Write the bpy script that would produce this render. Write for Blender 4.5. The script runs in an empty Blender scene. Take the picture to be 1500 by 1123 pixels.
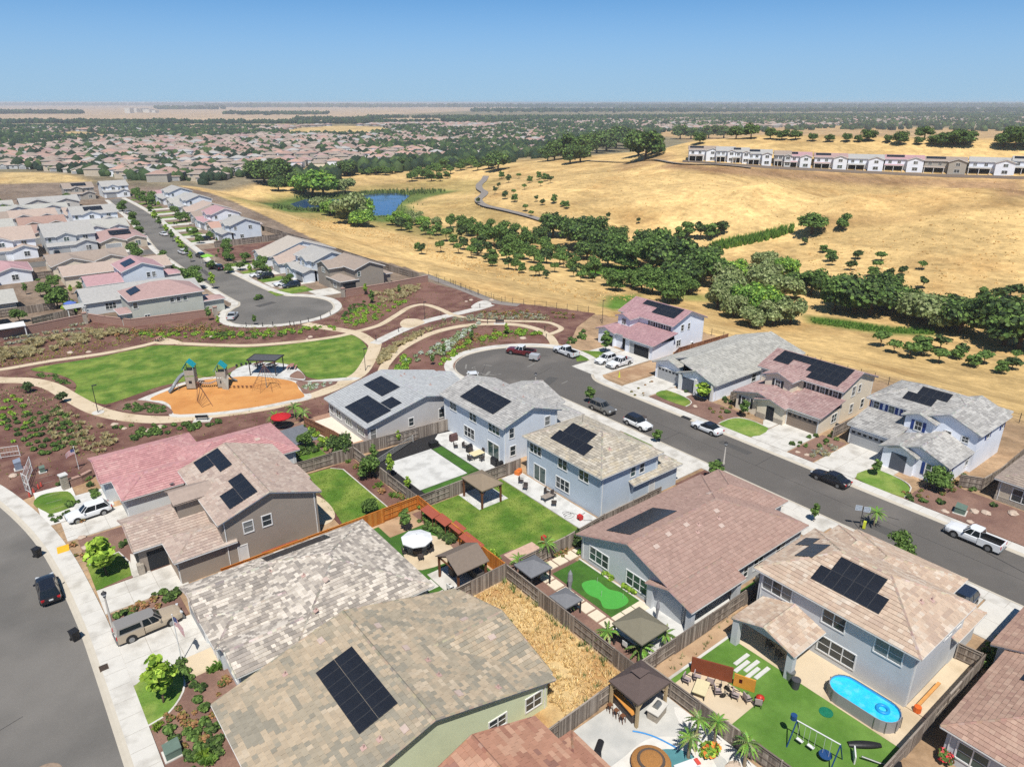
import bpy,bmesh,math,random
import numpy as np
from mathutils import Vector,Matrix,noise as mnoise
from mathutils.geometry import tessellate_polygon

random.seed(7);RNG=np.random.default_rng(7)
SC=bpy.context.scene
COL=SC.collection
PI=math.pi
def R(d):return math.radians(d)

# ------------------------------------------------------------------ camera, sky, sun, exposure
CAM_H,PITCH,YAW,FPX=46.0,R(21.587),R(38.2),1040.0
cam_d=bpy.data.cameras.new('camera');cam=bpy.data.objects.new('camera',cam_d);COL.objects.link(cam)
cam.location=(0,0,CAM_H);cam.rotation_euler=(PI/2-PITCH,0,-YAW)
cam_d.sensor_fit='HORIZONTAL';cam_d.sensor_width=36.0;cam_d.lens=FPX/1500*36
cam_d.clip_start=0.5;cam_d.clip_end=120000
SC.camera=cam
SUN_EL,SUN_AZ=R(60.5),R(37+180) # azimuth clockwise from +Y, where the sun stands
wd=bpy.data.worlds.new('World');SC.world=wd;wd.use_nodes=True
nt=wd.node_tree
bgn=nt.nodes['Background']
sky=nt.nodes.new('ShaderNodeTexSky');sky.sky_type='NISHITA';sky.sun_disc=False
sky.sun_elevation=SUN_EL;sky.sun_rotation=SUN_AZ;sky.altitude=14000
sky.air_density=3.0;sky.dust_density=1.0;sky.ozone_density=4.0
# a clear-air tint, paling to grey-blue haze towards the horizon all the way round
tint=nt.nodes.new('ShaderNodeVectorMath');tint.operation='MULTIPLY';tint.inputs[1].default_value=(.68,1.02,1.03);nt.links.new(sky.outputs[0],tint.inputs[0])
geo=nt.nodes.new('ShaderNodeTexCoord');sep=nt.nodes.new('ShaderNodeSeparateXYZ');nt.links.new(geo.outputs['Generated'],sep.inputs[0])
hr=nt.nodes.new('ShaderNodeMapRange');hr.interpolation_type='SMOOTHSTEP';nt.links.new(sep.outputs[2],hr.inputs[0]);hr.inputs[1].default_value=0;hr.inputs[2].default_value=.17;hr.inputs[3].default_value=.85;hr.inputs[4].default_value=0
hm_=nt.nodes.new('ShaderNodeMix');hm_.data_type='RGBA';nt.links.new(hr.outputs[0],hm_.inputs[0]);nt.links.new(tint.outputs[0],hm_.inputs[6]);hm_.inputs[7].default_value=(3.2,4.55,6.0,1)
nt.links.new(hm_.outputs[2],bgn.inputs[0]);bgn.inputs[1].default_value=0.094
sd=bpy.data.lights.new('sun','SUN');sun=bpy.data.objects.new('sun',sd);COL.objects.link(sun)
sd.energy=4.5;sd.angle=R(0.53);sd.color=(1.0,0.955,0.88)
sdir=Vector((math.sin(SUN_AZ)*math.cos(SUN_EL),math.cos(SUN_AZ)*math.cos(SUN_EL),math.sin(SUN_EL)))
sun.rotation_euler=sdir.to_track_quat('Z','Y').to_euler()
SC.view_settings.view_transform='Standard';SC.view_settings.look='None'
SC.view_settings.exposure=0.3;SC.view_settings.gamma=1.0
try:SC.view_settings.use_curve_mapping=False
except Exception:pass
SC.render.engine='CYCLES'
SC.cycles.max_bounces=6;SC.cycles.diffuse_bounces=3;SC.cycles.transparent_max_bounces=8
SC.cycles.use_denoising=False

# ------------------------------------------------------------------ survey: photo bearings to ground positions
CX,CY=750.0,561.5
FW=np.array([math.sin(YAW),math.cos(YAW)]);RT=np.array([math.cos(YAW),-math.sin(YAW)])
def ray(px,py):
    dx=(px-CX)/FPX;dy=-(py-CY)/FPX
    f=math.cos(PITCH)+dy*math.sin(PITCH);z=-math.sin(PITCH)+dy*math.cos(PITCH)
    d=f*FW+dx*RT
    return d[0],d[1],z
def G(px,py,z=0.0):
    dx,dy,dz=ray(px,py);t=(z-CAM_H)/dz
    return(dx*t,dy*t)
def GL(pts,z=0.0):return[G(p[0],p[1],z)for p in pts]

# ------------------------------------------------------------------ helpers
def lin(r,g,b,k=0.78):
    o=[]
    for c in(r,g,b):
        c/=255.0
        o.append((c/12.92 if c<=.04045 else((c+.055)/1.055)**2.4)*k)
    return tuple(o)

class MB:
    """collects faces for one mesh object"""
    def __init__(s):s.v=[];s.f=[];s.m=[];s.c=[];s.tf=None;s.col=(1,1,1)
    def add(s,pts,faces,mi=0,col=None):
        b=len(s.v)
        if s.tf is not None:pts=[tuple(s.tf@Vector(p))for p in pts]
        s.v.extend(pts)
        for f in faces:s.f.append([b+i for i in f]);s.m.append(mi);s.c.append(col or s.col)
    def face(s,pts,mi=0,col=None):s.add(pts,[range(len(pts))],mi,col)
    def box(s,x0,y0,z0,x1,y1,z1,mi=0,col=None):
        s.add([(x0,y0,z0),(x1,y0,z0),(x1,y1,z0),(x0,y1,z0),(x0,y0,z1),(x1,y0,z1),(x1,y1,z1),(x0,y1,z1)],
              [(0,3,2,1),(4,5,6,7),(0,1,5,4),(1,2,6,5),(2,3,7,6),(3,0,4,7)],mi,col)
    def cbox(s,cx,cy,cz,sx,sy,sz,rz=0,mi=0,col=None):
        c,n=math.cos(rz),math.sin(rz);p=[]
        for z in(-sz/2,sz/2):
            for x,y in((-1,-1),(1,-1),(1,1),(-1,1)):
                X,Y=x*sx/2,y*sy/2;p.append((cx+X*c-Y*n,cy+X*n+Y*c,cz+z))
        s.add(p,[(0,3,2,1),(4,5,6,7),(0,1,5,4),(1,2,6,5),(2,3,7,6),(3,0,4,7)],mi,col)
    def tube(s,p,q,r0,r1=None,n=6,mi=0,col=None,cap=True):
        r1=r0 if r1 is None else r1
        p,q=Vector(p),Vector(q);d=(q-p)
        if d.length<1e-6:return
        d.normalize();a=d.orthogonal().normalized();b=d.cross(a)
        pts=[]
        for c,r in((p,r0),(q,r1)):
            for i in range(n):
                t=2*PI*i/n;pts.append(tuple(c+a*math.cos(t)*r+b*math.sin(t)*r))
        fs=[(i,(i+1)%n,n+(i+1)%n,n+i)for i in range(n)]
        if cap:fs+=[tuple(range(n-1,-1,-1)),tuple(range(n,2*n))]
        s.add(pts,fs,mi,col)
    def path(s,pts,r,n=6,mi=0,col=None):
        for a,b in zip(pts[:-1],pts[1:]):s.tube(a,b,r,r,n,mi,col)
    def lathe(s,c,prof,n=12,mi=0,col=None,sx=1,sy=1):
        pts=[];k=len(prof)
        for r,z in prof:
            for i in range(n):
                t=2*PI*i/n;pts.append((c[0]+r*math.cos(t)*sx,c[1]+r*math.sin(t)*sy,c[2]+z))
        fs=[]
        for j in range(k-1):
            for i in range(n):fs.append((j*n+i,j*n+(i+1)%n,(j+1)*n+(i+1)%n,(j+1)*n+i))
        if prof[0][0]>1e-3:fs.append(tuple(range(n-1,-1,-1)))
        if prof[-1][0]>1e-3:fs.append(tuple(range((k-1)*n,k*n)))
        s.add(pts,fs,mi,col)
    def prism(s,poly,z0,z1,mi=0,col=None):
        tri=tessellate_polygon([[Vector((p[0],p[1],0))for p in poly]])
        n=len(poly);ar=sum(poly[i][0]*poly[(i+1)%n][1]-poly[(i+1)%n][0]*poly[i][1]for i in range(n))
        fs=[]
        for t in tri:
            a,b,c=[poly[i]for i in t]
            w=(b[0]-a[0])*(c[1]-a[1])-(b[1]-a[1])*(c[0]-a[0])
            t=t if w>0 else(t[0],t[2],t[1])
            fs.append(tuple(n+i for i in t))
            if z1-z0>.3:fs.append((t[0],t[2],t[1]))
        for i in range(n):
            j=(i+1)%n
            fs.append((i,j,n+j,n+i)if ar>0 else(j,i,n+i,n+j))
        s.add([(p[0],p[1],z0)for p in poly]+[(p[0],p[1],z1)for p in poly],fs,mi,col)
    def build(s,name,mats,parent=None,smooth=False,loc=None,mesh_only=False,use_col=False):
        me=bpy.data.meshes.new(name)
        off=ORG.get(parent.name,(0,0,0))if parent is not None and loc is None else(loc or(0,0,0))
        vs=[(a-off[0],b-off[1],c-off[2])for a,b,c in s.v]if off!=(0,0,0)else s.v
        me.from_pydata(vs,[],s.f)
        if not isinstance(mats,(list,tuple)):mats=[mats]
        for m in mats:me.materials.append(m)
        if len(mats)>1:me.polygons.foreach_set('material_index',s.m)
        if use_col:
            at=me.attributes.new('Col','FLOAT_COLOR','FACE')
            arr=np.ones((len(s.f),4),np.float32);arr[:,:3]=s.c
            at.data.foreach_set('color',arr.ravel())
        if smooth:me.polygons.foreach_set('use_smooth',[True]*len(s.f))
        me.update()
        if mesh_only:return me
        o=bpy.data.objects.new(name,me);COL.objects.link(o)
        if loc is not None and parent is None:o.location=loc
        if parent is not None:o.parent=parent
        return o
ORG={}
def tag(o,label=None,cat=None,group=None,kind=None):
    if label:o['label']=label
    if cat:o['category']=cat
    if group:o['group']=group
    if kind:o['kind']=kind
    return o
def thing(name,label,cat,loc=(0,0,0),rz=0,group=None,local=False):
    """Empty at the base of a thing; children meshes are given in world coordinates unless local"""
    o=bpy.data.objects.new(name,None);COL.objects.link(o);o.empty_display_size=.3
    o.location=loc;o.rotation_euler=(0,0,rz)
    ORG[o.name]=(0,0,0)if local else tuple(loc)
    return tag(o,label,cat,group)
def child(name,me,parent,loc=(0,0,0),rz=0):
    o=bpy.data.objects.new(name,me);COL.objects.link(o);o.parent=parent
    o.location=loc;o.rotation_euler=(0,0,rz);return o
def copy_tree(o,parent=None):
    c=o.copy();COL.objects.link(c)
    if parent is not None:c.parent=parent;c.matrix_parent_inverse=o.matrix_parent_inverse.copy()
    for ch in KIDS(o):copy_tree(ch,c)
    return c
KMAP={}
def KIDS(o):
    if o.name not in KMAP:KMAP[o.name]=list(o.children)
    return KMAP[o.name]
def dup(o,loc,rz=0,label=None,group=None,scale=1.0,sz=None):
    c=copy_tree(o);c.location=loc;c.rotation_euler=(0,0,rz);c.scale=(scale,scale,sz or scale)
    if label:c['label']=label
    if group:c['group']=group
    return c

# ------------------------------------------------------------------ materials
MATS={}
def M(name,c,rough=.85,var=.12,sc=2.0,sc2=None,bump=0.0,bsc=20.0,metal=0.0,spec=.3,c2=None,col=False,alpha=None,coat=0,stretch=None,detail=4,c2lo=.42,c2hi=.62,c2sc=None):
    if name in MATS:return MATS[name]
    m=bpy.data.materials.new(name);m.use_nodes=True;t=m.node_tree;n=t.nodes;L=t.links
    b=n['Principled BSDF']
    b.inputs['Roughness'].default_value=rough;b.inputs['Metallic'].default_value=metal
    b.inputs['Specular IOR Level'].default_value=spec
    if coat:b.inputs['Coat Weight'].default_value=coat;b.inputs['Coat Roughness'].default_value=.06
    tc=n.new('ShaderNodeTexCoord');vec=tc.outputs['Object']
    if stretch:
        mp=n.new('ShaderNodeMapping');mp.inputs['Scale'].default_value=stretch;L.new(vec,mp.inputs['Vector']);vec=mp.outputs[0]
    base=None
    if col:
        a=n.new('ShaderNodeVertexColor');a.layer_name='Col';base=a.outputs[0]
    else:
        rg=n.new('ShaderNodeRGB');rg.outputs[0].default_value=(*c,1);base=rg.outputs[0]
    if c2 is not None:
        nz=n.new('ShaderNodeTexNoise');nz.inputs['Scale'].default_value=c2sc or sc*.35;nz.inputs['Detail'].default_value=5;L.new(vec,nz.inputs['Vector'])
        mr=n.new('ShaderNodeMapRange');mr.inputs[1].default_value=c2lo;mr.inputs[2].default_value=c2hi;L.new(nz.outputs[0],mr.inputs[0])
        mx=n.new('ShaderNodeMix');mx.data_type='RGBA';L.new(mr.outputs[0],mx.inputs[0]);L.new(base,mx.inputs[6]);mx.inputs[7].default_value=(*c2,1)
        base=mx.outputs[2]
    if var:
        nz=n.new('ShaderNodeTexNoise');nz.inputs['Scale'].default_value=sc;nz.inputs['Detail'].default_value=detail;nz.inputs['Roughness'].default_value=.62;L.new(vec,nz.inputs['Vector'])
        fac=nz.outputs[0]
        if sc2:
            nz2=n.new('ShaderNodeTexNoise');nz2.inputs['Scale'].default_value=sc2;nz2.inputs['Detail'].default_value=3;L.new(vec,nz2.inputs['Vector'])
            ad=n.new('ShaderNodeMath');ad.operation='ADD';L.new(fac,ad.inputs[0]);L.new(nz2.outputs[0],ad.inputs[1])
            hf=n.new('ShaderNodeMath');hf.operation='MULTIPLY';L.new(ad.outputs[0],hf.inputs[0]);hf.inputs[1].default_value=.5;fac=hf.outputs[0]
        mr=n.new('ShaderNodeMapRange');L.new(fac,mr.inputs[0]);mr.inputs[1].default_value=.3;mr.inputs[2].default_value=.7
        mr.inputs[3].default_value=1-var;mr.inputs[4].default_value=1+var;mr.clamp=True
        ml=n.new('ShaderNodeVectorMath');ml.operation='SCALE';L.new(base,ml.inputs[0]);L.new(mr.outputs[0],ml.inputs[3]);base=ml.outputs[0]
    L.new(base,b.inputs['Base Color'])
    if bump:
        nz=n.new('ShaderNodeTexNoise');nz.inputs['Scale'].default_value=bsc;nz.inputs['Detail'].default_value=3;L.new(vec,nz.inputs['Vector'])
        bp=n.new('ShaderNodeBump');bp.inputs['Strength'].default_value=bump;bp.inputs['Distance'].default_value=.05
        L.new(nz.outputs[0],bp.inputs['Height']);L.new(bp.outputs[0],b.inputs['Normal'])
    MATS[name]=m;return m
def paint(name,c):return M(name,c,rough=.28,var=0,spec=.5,coat=.6)
def glassm(name,c,rough=.08):return M(name,c,rough=rough,var=0,spec=.6)

asphalt=M('asphalt',lin(128,124,119),.92,.10,.35,9.0,bump=.25,bsc=40,c2=lin(112,109,105),c2lo=.42,c2hi=.62,c2sc=.09)
asphalt_dark=M('asphalt_dark',lin(106,102,98),.92,.10,.3,9.0,bump=.25,bsc=40,c2=lin(120,115,110),c2lo=.5,c2hi=.62,c2sc=.08)
concrete=M('concrete',lin(222,218,210),.88,.09,1.2,14,bump=.1,bsc=30,c2=lin(196,191,182),c2lo=.48,c2hi=.66,c2sc=.5)
concrete_tan=M('concrete_tan',lin(222,203,174),.9,.06,1.1,12,c2=lin(204,184,154),c2lo=.5,c2hi=.66,c2sc=.3)
concrete_white=M('concrete_white',lin(222,221,217),.85,.07,.8,10,c2=lin(198,197,193),c2lo=.46,c2hi=.66,c2sc=.7)
gutter_con=M('gutter_concrete',lin(205,196,180),.9,.1,1.3,16)
soil=M('dry_soil',lin(196,165,132),.95,.2,.8,12,bump=.3,bsc=14,c2=lin(170,135,105),c2sc=.25)
mulch=M('bark_mulch',lin(112,77,69),.95,.34,5,30,bump=.6,bsc=24,c2=lin(140,106,92),c2sc=.3)
mulch_tan=M('bark_mulch_faded',lin(150,118,104),.95,.3,4,28,bump=.6,bsc=24,c2=lin(128,98,88),c2sc=.25)
gravel_white=M('white_gravel',lin(232,229,223),.9,.22,14,40,bump=.4,bsc=40)
lawn_m=M('lawn_grass',lin(88,124,40),.9,.42,.7,9,bump=.6,bsc=18,c2=lin(136,154,68),c2lo=.4,c2hi=.64,c2sc=.28)
lawn_yel=M('lawn_grass_yellowing',lin(112,146,58),.9,.28,1.2,14,bump=.5,bsc=22,c2=lin(150,165,84),c2lo=.42,c2hi=.66,c2sc=.3)
turf_m=M('artificial_turf',lin(66,104,40),.9,.18,2,20,bump=.3,bsc=30,c2=lin(74,117,42),c2sc=.5)
green_m=M('putting_turf',lin(83,172,72),.9,.08,2,20)
rubber=M('orange_rubber',lin(222,160,94),.95,.1,1.2,18,c2=lin(208,143,80),c2sc=.2)
black_mulch=M('black_mulch',lin(47,46,48),.95,.3,5,25,bump=.4,bsc=22)
trim_w=M('white_trim',lin(240,240,238),.6,.03,3)
glass_d=glassm('window_glass',(.035,.045,.05))
glass_g=glassm('window_glass_tinted_lit',(.05,.085,.08))  # tinted glass, also the bluish panes with reflected light in their colour
dark_in=M('dark_opening',(.02,.022,.026),.9,0)
solar_m=M('solar_cell',(.016,.018,.024),.22,.15,.5,spec=.5)
solar_f=M('solar_frame',(.05,.052,.058),.4,0)
metal_g=M('grey_metal',lin(150,152,152),.45,.08,6,metal=.6)
metal_d=M('dark_metal',(.03,.03,.033),.5,.1,5)
metal_w=M('white_metal',lin(235,235,233),.4,.03,5)
wood_grey=M('weathered_wood',lin(150,139,128),.9,.2,3,18,col=True)
wood_or=M('stained_wood',lin(190,112,46),.8,.2,3,18,col=True)
wood_br=M('brown_timber',lin(120,78,52),.8,.2,4)
wood_lt=M('pale_timber',lin(196,172,134),.8,.15,4)
roof_m=M('roof_tile',(1,1,1),.88,.10,2.2,25,col=True)
stone_m=M('stone_veneer',lin(178,168,154),.9,.3,3.5,9,bump=.6,bsc=7)
black_p=M('black_plastic',(.018,.018,.02),.45,.1,5)
tyre_m=M('tyre_rubber',(.018,.018,.018),.8,0)
rim_m=M('alloy_rim',lin(170,172,175),.35,0,metal=.7)
red_l=M('tail_light_red',(.45,.015,.02),.25,0)
lamp_l=M('headlight_clear',lin(215,220,224),.15,0,spec=.6)
leaf_m=M('foliage',(1,1,1),.8,0,col=True,spec=.2)
bark_m=M('tree_bark',lin(104,86,70),.95,.25,6,20)
straw_m=M('dry_grass_blades',(1,1,1),.9,0,col=True,spec=.1)
def thin(m,k=.3,gain=1.25):
    t=m.node_tree;b=t.nodes['Principled BSDF'];src=b.inputs['Base Color'].links[0].from_socket;g=t.nodes.new('ShaderNodeVectorMath');g.operation='SCALE';g.inputs[3].default_value=gain;t.links.new(src,g.inputs[0]);t.links.new(g.outputs[0],b.inputs['Base Color'])
    tr=t.nodes.new('ShaderNodeBsdfTranslucent');t.links.new(g.outputs[0],tr.inputs[0]);mx=t.nodes.new('ShaderNodeMixShader');mx.inputs[0].default_value=k
    out=[n for n in t.nodes if n.type=='OUTPUT_MATERIAL'][0];t.links.new(b.outputs[0],mx.inputs[1]);t.links.new(tr.outputs[0],mx.inputs[2]);t.links.new(mx.outputs[0],out.inputs[0])
thin(leaf_m,.32,1.6);thin(straw_m,.35,1.35)
col_m=M('painted_surface',(1,1,1),.75,.06,3,col=True)
# ------------------------------------------------------------------ terrain: a hill country with a flat built-up bench
CTRL=[(650,345,-7),(760,360,-8),(900,395,-8),(1000,420,-8),(1100,440,-7),(1200,450,-6),(1330,480,-5),(1480,500,-4),
 (760,405,-5),(620,368,-6),(560,350,-5),(480,322,-6),(420,300,-6),(830,440,-3),(920,430,-5),
 (430,300,-8),(500,297,-8.4),(570,294,-8.6),(620,312,-8),(660,325,-8),
 (500,265,-7),(620,262,-6),(560,242,-5),(700,262,-3),(390,268,-5),(300,240,-4),
 (700,292,-2),(745,312,-4),(800,328,-6),(640,295,-7),(720,330,-6),
 (800,270,3),(900,290,3),(1000,300,2),(900,258,9),(950,236,13),(1000,214,19),(850,242,8),(1020,250,15),(1100,256,17),(1250,265,18.5),(1400,273,19),
 (1010,240,20),(1130,245,20.6),(1250,252,21),(1370,256,21),(1480,260,21),(1560,263,21),
 (1000,205,25),(1130,204,26),(1250,206,27),(1370,209,27),(1500,212,27),(780,236,6),(880,222,12),
 (1000,332,-3),(1100,350,-4),(1190,335,0),(1240,322,1.2),(1310,311,3),(1390,303,6),(1100,300,3),(1250,300,4),(1320,292,5.5),(1400,286,7),(1000,280,6),(1500,285,9),
 (1260,334,3),(1330,322,6),(1400,315,9),(1500,303,11),(1620,300,13),(1300,385,-2),(1400,405,-1),(1480,425,-1),(1400,350,5),(1500,350,7),(1200,400,-4),(1600,420,0),
 (250,235,-4),(100,240,-3),(0,262,4),(-150,262,6),(60,257,3)]
_cp=np.array([(*G(a,b,c),c)for a,b,c in CTRL]);_X=_cp[:,:2]/100.0
def _phi(r2):return.5*r2*np.log(r2+1e-9)
def _tps():
    n=len(_X);d2=((_X[:,None]-_X[None])**2).sum(-1)
    K=_phi(d2)+np.eye(n)*.06;P=np.c_[np.ones(n),_X]
    A=np.zeros((n+3,n+3));A[:n,:n]=K;A[:n,n:]=P;A[n:,:n]=P.T
    return np.linalg.solve(A,np.r_[_cp[:,2],0,0,0])
_W=_tps()
FLAT=[(-700,-600),(124.5,-600),(124.5,60),(123,84),(121.5,99),G(885,462),G(800,448),G(735,441),G(690,428),G(640,406),G(575,386),G(505,372),G(420,331),G(335,292),G(302,281),G(240,268),G(120,262),G(0,268),(-500,480),(-700,480)]
def inpoly(x,y,poly):
    x=np.asarray(x,float);y=np.asarray(y,float);c=np.zeros(x.shape,bool);n=len(poly)
    for i in range(n):
        x0,y0=poly[i];x1,y1=poly[(i+1)%n]
        if y0==y1:continue
        k=((y0>y)!=(y1>y))&(x<(x1-x0)*(y-y0)/(y1-y0)+x0);c^=k
    return c
def pdist(x,y,poly):
    d=np.full(np.shape(x),1e9);n=len(poly)
    for i in range(n):
        ax,ay=poly[i];bx,by=poly[(i+1)%n];ux,uy=bx-ax,by-ay;l2=ux*ux+uy*uy
        if l2<1e-9:continue
        t=np.clip(((x-ax)*ux+(y-ay)*uy)/l2,0,1)
        d=np.minimum(d,np.hypot(x-ax-t*ux,y-ay-t*uy))
    return d
POND=GL([(425,299),(447,292),(500,292),(540,285),(560,283),(588,283),(600,287),(590,295),(583,303),(575,315),(548,316),(540,306),(500,304),(470,303),(440,306)],-8.6)
def TZ(x,y):
    x=np.atleast_1d(np.asarray(x,float));y=np.atleast_1d(np.asarray(y,float))
    shp=x.shape;x=x.ravel();y=y.ravel();z=np.zeros(x.size)
    for s in range(0,x.size,20000):
        q=np.c_[x[s:s+20000],y[s:s+20000]]/100.0
        d2=((q[:,None]-_X[None])**2).sum(-1)
        z[s:s+20000]=_phi(d2)@_W[:-3]+_W[-3]+q@_W[-2:]
    r=np.hypot(x,y)
    z=np.clip(z,-9,28)
    f=np.clip((r-470)/330,0,1);f=f*f*(3-2*f);z=z*(1-f)+f*(-4.0)
    az=np.arctan2(x*RT[0]+y*RT[1],x*FW[0]+y*FW[1])
    g=np.clip((np.abs(az)-R(42))/R(25),0,1);z=z*(1-g)
    z+=.35*np.sin(x*.047+1.3)*np.sin(y*.039)*np.clip(r/300,0,1)
    ins=inpoly(x,y,FLAT);d=pdist(x,y,FLAT);m=np.clip(d/26,0,1);m=m*m*(3-2*m)
    z=np.where(ins,0,z*m-.02)
    pn=inpoly(x,y,POND);pd=pdist(x,y,POND)
    z=np.where(pn,-8.6-.25-np.clip(pd*.15,0,1.2),np.where(pd<14,np.maximum(-8.6+.1,z*np.clip(pd/14,0,1)-8.5*(1-np.clip(pd/14,0,1))),z))
    return z.reshape(shp)
def T(x,y):return float(TZ([x],[y])[0])
def GT(px,py):
    """ground point under a photo bearing, on the real terrain"""
    dx,dy,dz=ray(px,py);t=30*1.012**np.arange(440)
    h=CAM_H+dz*t-TZ(dx*t,dy*t);k=int(np.argmax(h<0))
    if k==0 or not(h<0).any():
        tt=(-4-CAM_H)/min(dz,-1e-4);return dx*tt,dy*tt,-4.0
    a,b=t[k-1],t[k];tt=np.linspace(a,b,30);h=CAM_H+dz*tt-TZ(dx*tt,dy*tt)
    tt=tt[int(np.argmax(h<0))]if(h<0).any()else b
    x,y=dx*tt,dy*tt;return x,y,T(x,y)

def terrain():
    rad=np.concatenate([[0],np.geomspace(14,150,40)[:-1],np.geomspace(150,900,190)[:-1],np.geomspace(900,42000,90)])
    ang=np.concatenate([np.linspace(-41,41,300),np.linspace(41,319,60)[1:-1]]) # degrees right of the view axis
    na,nr=len(ang),len(rad)
    A,Rr=np.meshgrid(np.radians(ang),rad,indexing='ij')
    lx,ly=Rr*np.sin(A),Rr*np.cos(A)
    X=lx*RT[0]+ly*FW[0];Y=lx*RT[1]+ly*FW[1]
    Z=TZ(X,Y)
    v=np.stack([X,Y,Z],-1).reshape(-1,3)
    i,j=np.meshgrid(np.arange(na),np.arange(nr-1),indexing='ij');i2=(i+1)%na
    f=np.stack([i*nr+j,i2*nr+j,i2*nr+j+1,i*nr+j+1],-1).reshape(-1,4)[:,::-1]
    me=bpy.data.meshes.new('ground');me.vertices.add(len(v));me.vertices.foreach_set('co',v.ravel())
    me.loops.add(f.size);me.loops.foreach_set('vertex_index',f.ravel().astype(np.int32));me.polygons.add(len(f))
    me.polygons.foreach_set('loop_start',np.arange(0,f.size,4,dtype=np.int32));me.polygons.foreach_set('loop_total',np.full(len(f),4,np.int32))
    me.polygons.foreach_set('use_smooth',np.ones(len(f),bool));me.update(calc_edges=True)
    # ground cover colours
    x,y=v[:,0],v[:,1];r=np.hypot(x,y)
    C=np.tile(np.array(lin(229,194,133)),(len(v),1))
    def zone(poly,col,soft=6.0,amt=1.0):
        ins=inpoly(x,y,poly);d=pdist(x,y,poly);w=np.where(ins,np.clip(.5+d/soft,0,1),np.clip(.5-d/soft,0,1))*amt
        C[:]=C*(1-w[:,None])+np.array(col)*w[:,None]
    def zp(pts,col,soft=6.0,amt=1.0):zone([GT(*p)[:2]for p in pts],col,soft,amt)
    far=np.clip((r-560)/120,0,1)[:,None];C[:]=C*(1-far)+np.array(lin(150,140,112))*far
    flat=inpoly(x,y,FLAT);C[flat]=lin(190,160,128);C[flat&(y>150)]=lin(152,134,118)
    zp([(50,258),(120,270),(240,274),(330,280),(425,262),(420,240),(60,246)],lin(150,138,114),14)
    zp([(0,252),(60,253),(115,258),(135,266),(60,268),(0,270)],lin(222,192,136),10)
    zp([(405,193),(440,187),(500,184),(560,186),(585,195),(520,200),(420,199)],lin(222,192,136),25)
    zp([(70,197),(110,192),(165,198),(165,204),(100,203)],lin(222,192,136),25)
    zp([(600,190),(700,182),(760,182),(700,192)],lin(214,180,128),30)
    zp([(880,192),(960,184),(1200,184),(1500,190),(1600,205),(1200,203),(1000,203)],lin(205,172,126),30)
    zp([(-100,153),(200,152),(760,156),(760,159),(500,172),(240,177),(-100,178)],lin(206,180,150),120)
    zp([(200,176),(420,173),(700,170),(760,174),(560,180),(260,184)],lin(205,182,150),60)
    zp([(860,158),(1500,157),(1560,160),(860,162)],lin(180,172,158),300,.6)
    zp([(380,285),(470,275),(560,270),(650,262),(740,262),(690,285),(640,283),(600,276),(540,282),(420,296)],lin(186,166,104),14,.7)
    zp([(330,290),(400,288),(470,300),(540,318),(640,332),(700,342),(640,352),(540,330),(440,318),(370,302)],lin(120,128,66),10,.55)
    zp([(375,296),(430,288),(480,284),(560,278),(640,277),(670,280),(625,290),(600,300),(620,320),(560,326),(470,312),(410,308)],lin(92,122,58),8,.9)
    zp([(640,290),(690,292),(760,318),(745,332),(690,330),(640,318),(610,300)],lin(206,178,118),10,.8)
    zp([(845,392),(900,388),(960,392),(1010,398),(1010,408),(930,404),(860,402)],lin(88,132,42),4)
    zp([(1180,462),(1240,468),(1300,478),(1372,482),(1370,492),(1300,490),(1230,480),(1185,473)],lin(74,120,40),4)
    zp([(890,434),(935,431),(935,446),(900,455),(880,448)],lin(112,148,60),4)
    zp([(990,428),(1035,432),(1045,442),(1000,440)],lin(140,150,80),5,.8)
    zp([(980,238),(1040,244),(1200,250),(1400,260),(1500,262),(1560,290),(1470,290),(1380,274),(1200,266),(1050,255),(960,247)],lin(170,136,104),8,.9)
    zp([(900,240),(985,222),(990,232),(905,252)],lin(190,152,112),8,.6)
    zp([(800,300),(880,306),(960,310),(960,318),(860,316)],lin(196,160,100),10,.5)
    zp([(1190,320),(1330,318),(1500,296),(1500,303),(1300,326),(1190,338)],lin(166,128,84),8,.75)
    zp([(620,402),(660,418),(712,438),(760,446),(700,434),(660,412)],lin(140,148,90),4,.6)
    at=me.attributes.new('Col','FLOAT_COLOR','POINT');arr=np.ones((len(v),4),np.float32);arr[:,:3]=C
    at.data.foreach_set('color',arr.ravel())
    m=bpy.data.materials.new('dry_grassland');m.use_nodes=True;t=m.node_tree;n=t.nodes;L=t.links;b=n['Principled BSDF']
    b.inputs['Roughness'].default_value=.95;b.inputs['Specular IOR Level'].default_value=.1
    a=n.new('ShaderNodeVertexColor');a.layer_name='Col';tc=n.new('ShaderNodeTexCoord')
    acc=None
    for sc,dt,lo,hi,st in((.011,7,.74,1.2,(1,1,1)),(.09,8,.70,1.24,(1,.4,1)),(.5,9,.72,1.24,(1,.55,1)),(2.2,5,.86,1.12,(1,1,1))):
        mp=n.new('ShaderNodeMapping');mp.inputs['Scale'].default_value=st;mp.inputs['Rotation'].default_value=(0,0,.5);L.new(tc.outputs['Object'],mp.inputs['Vector'])
        nz=n.new('ShaderNodeTexNoise');nz.inputs['Scale'].default_value=sc;nz.inputs['Detail'].default_value=dt;nz.inputs['Roughness'].default_value=.65;nz.inputs['Distortion'].default_value=.6;L.new(mp.outputs[0],nz.inputs['Vector'])
        mr=n.new('ShaderNodeMapRange');mr.inputs[1].default_value=.32;mr.inputs[2].default_value=.68;mr.inputs[3].default_value=lo;mr.inputs[4].default_value=hi;L.new(nz.outputs[0],mr.inputs[0])
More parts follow.
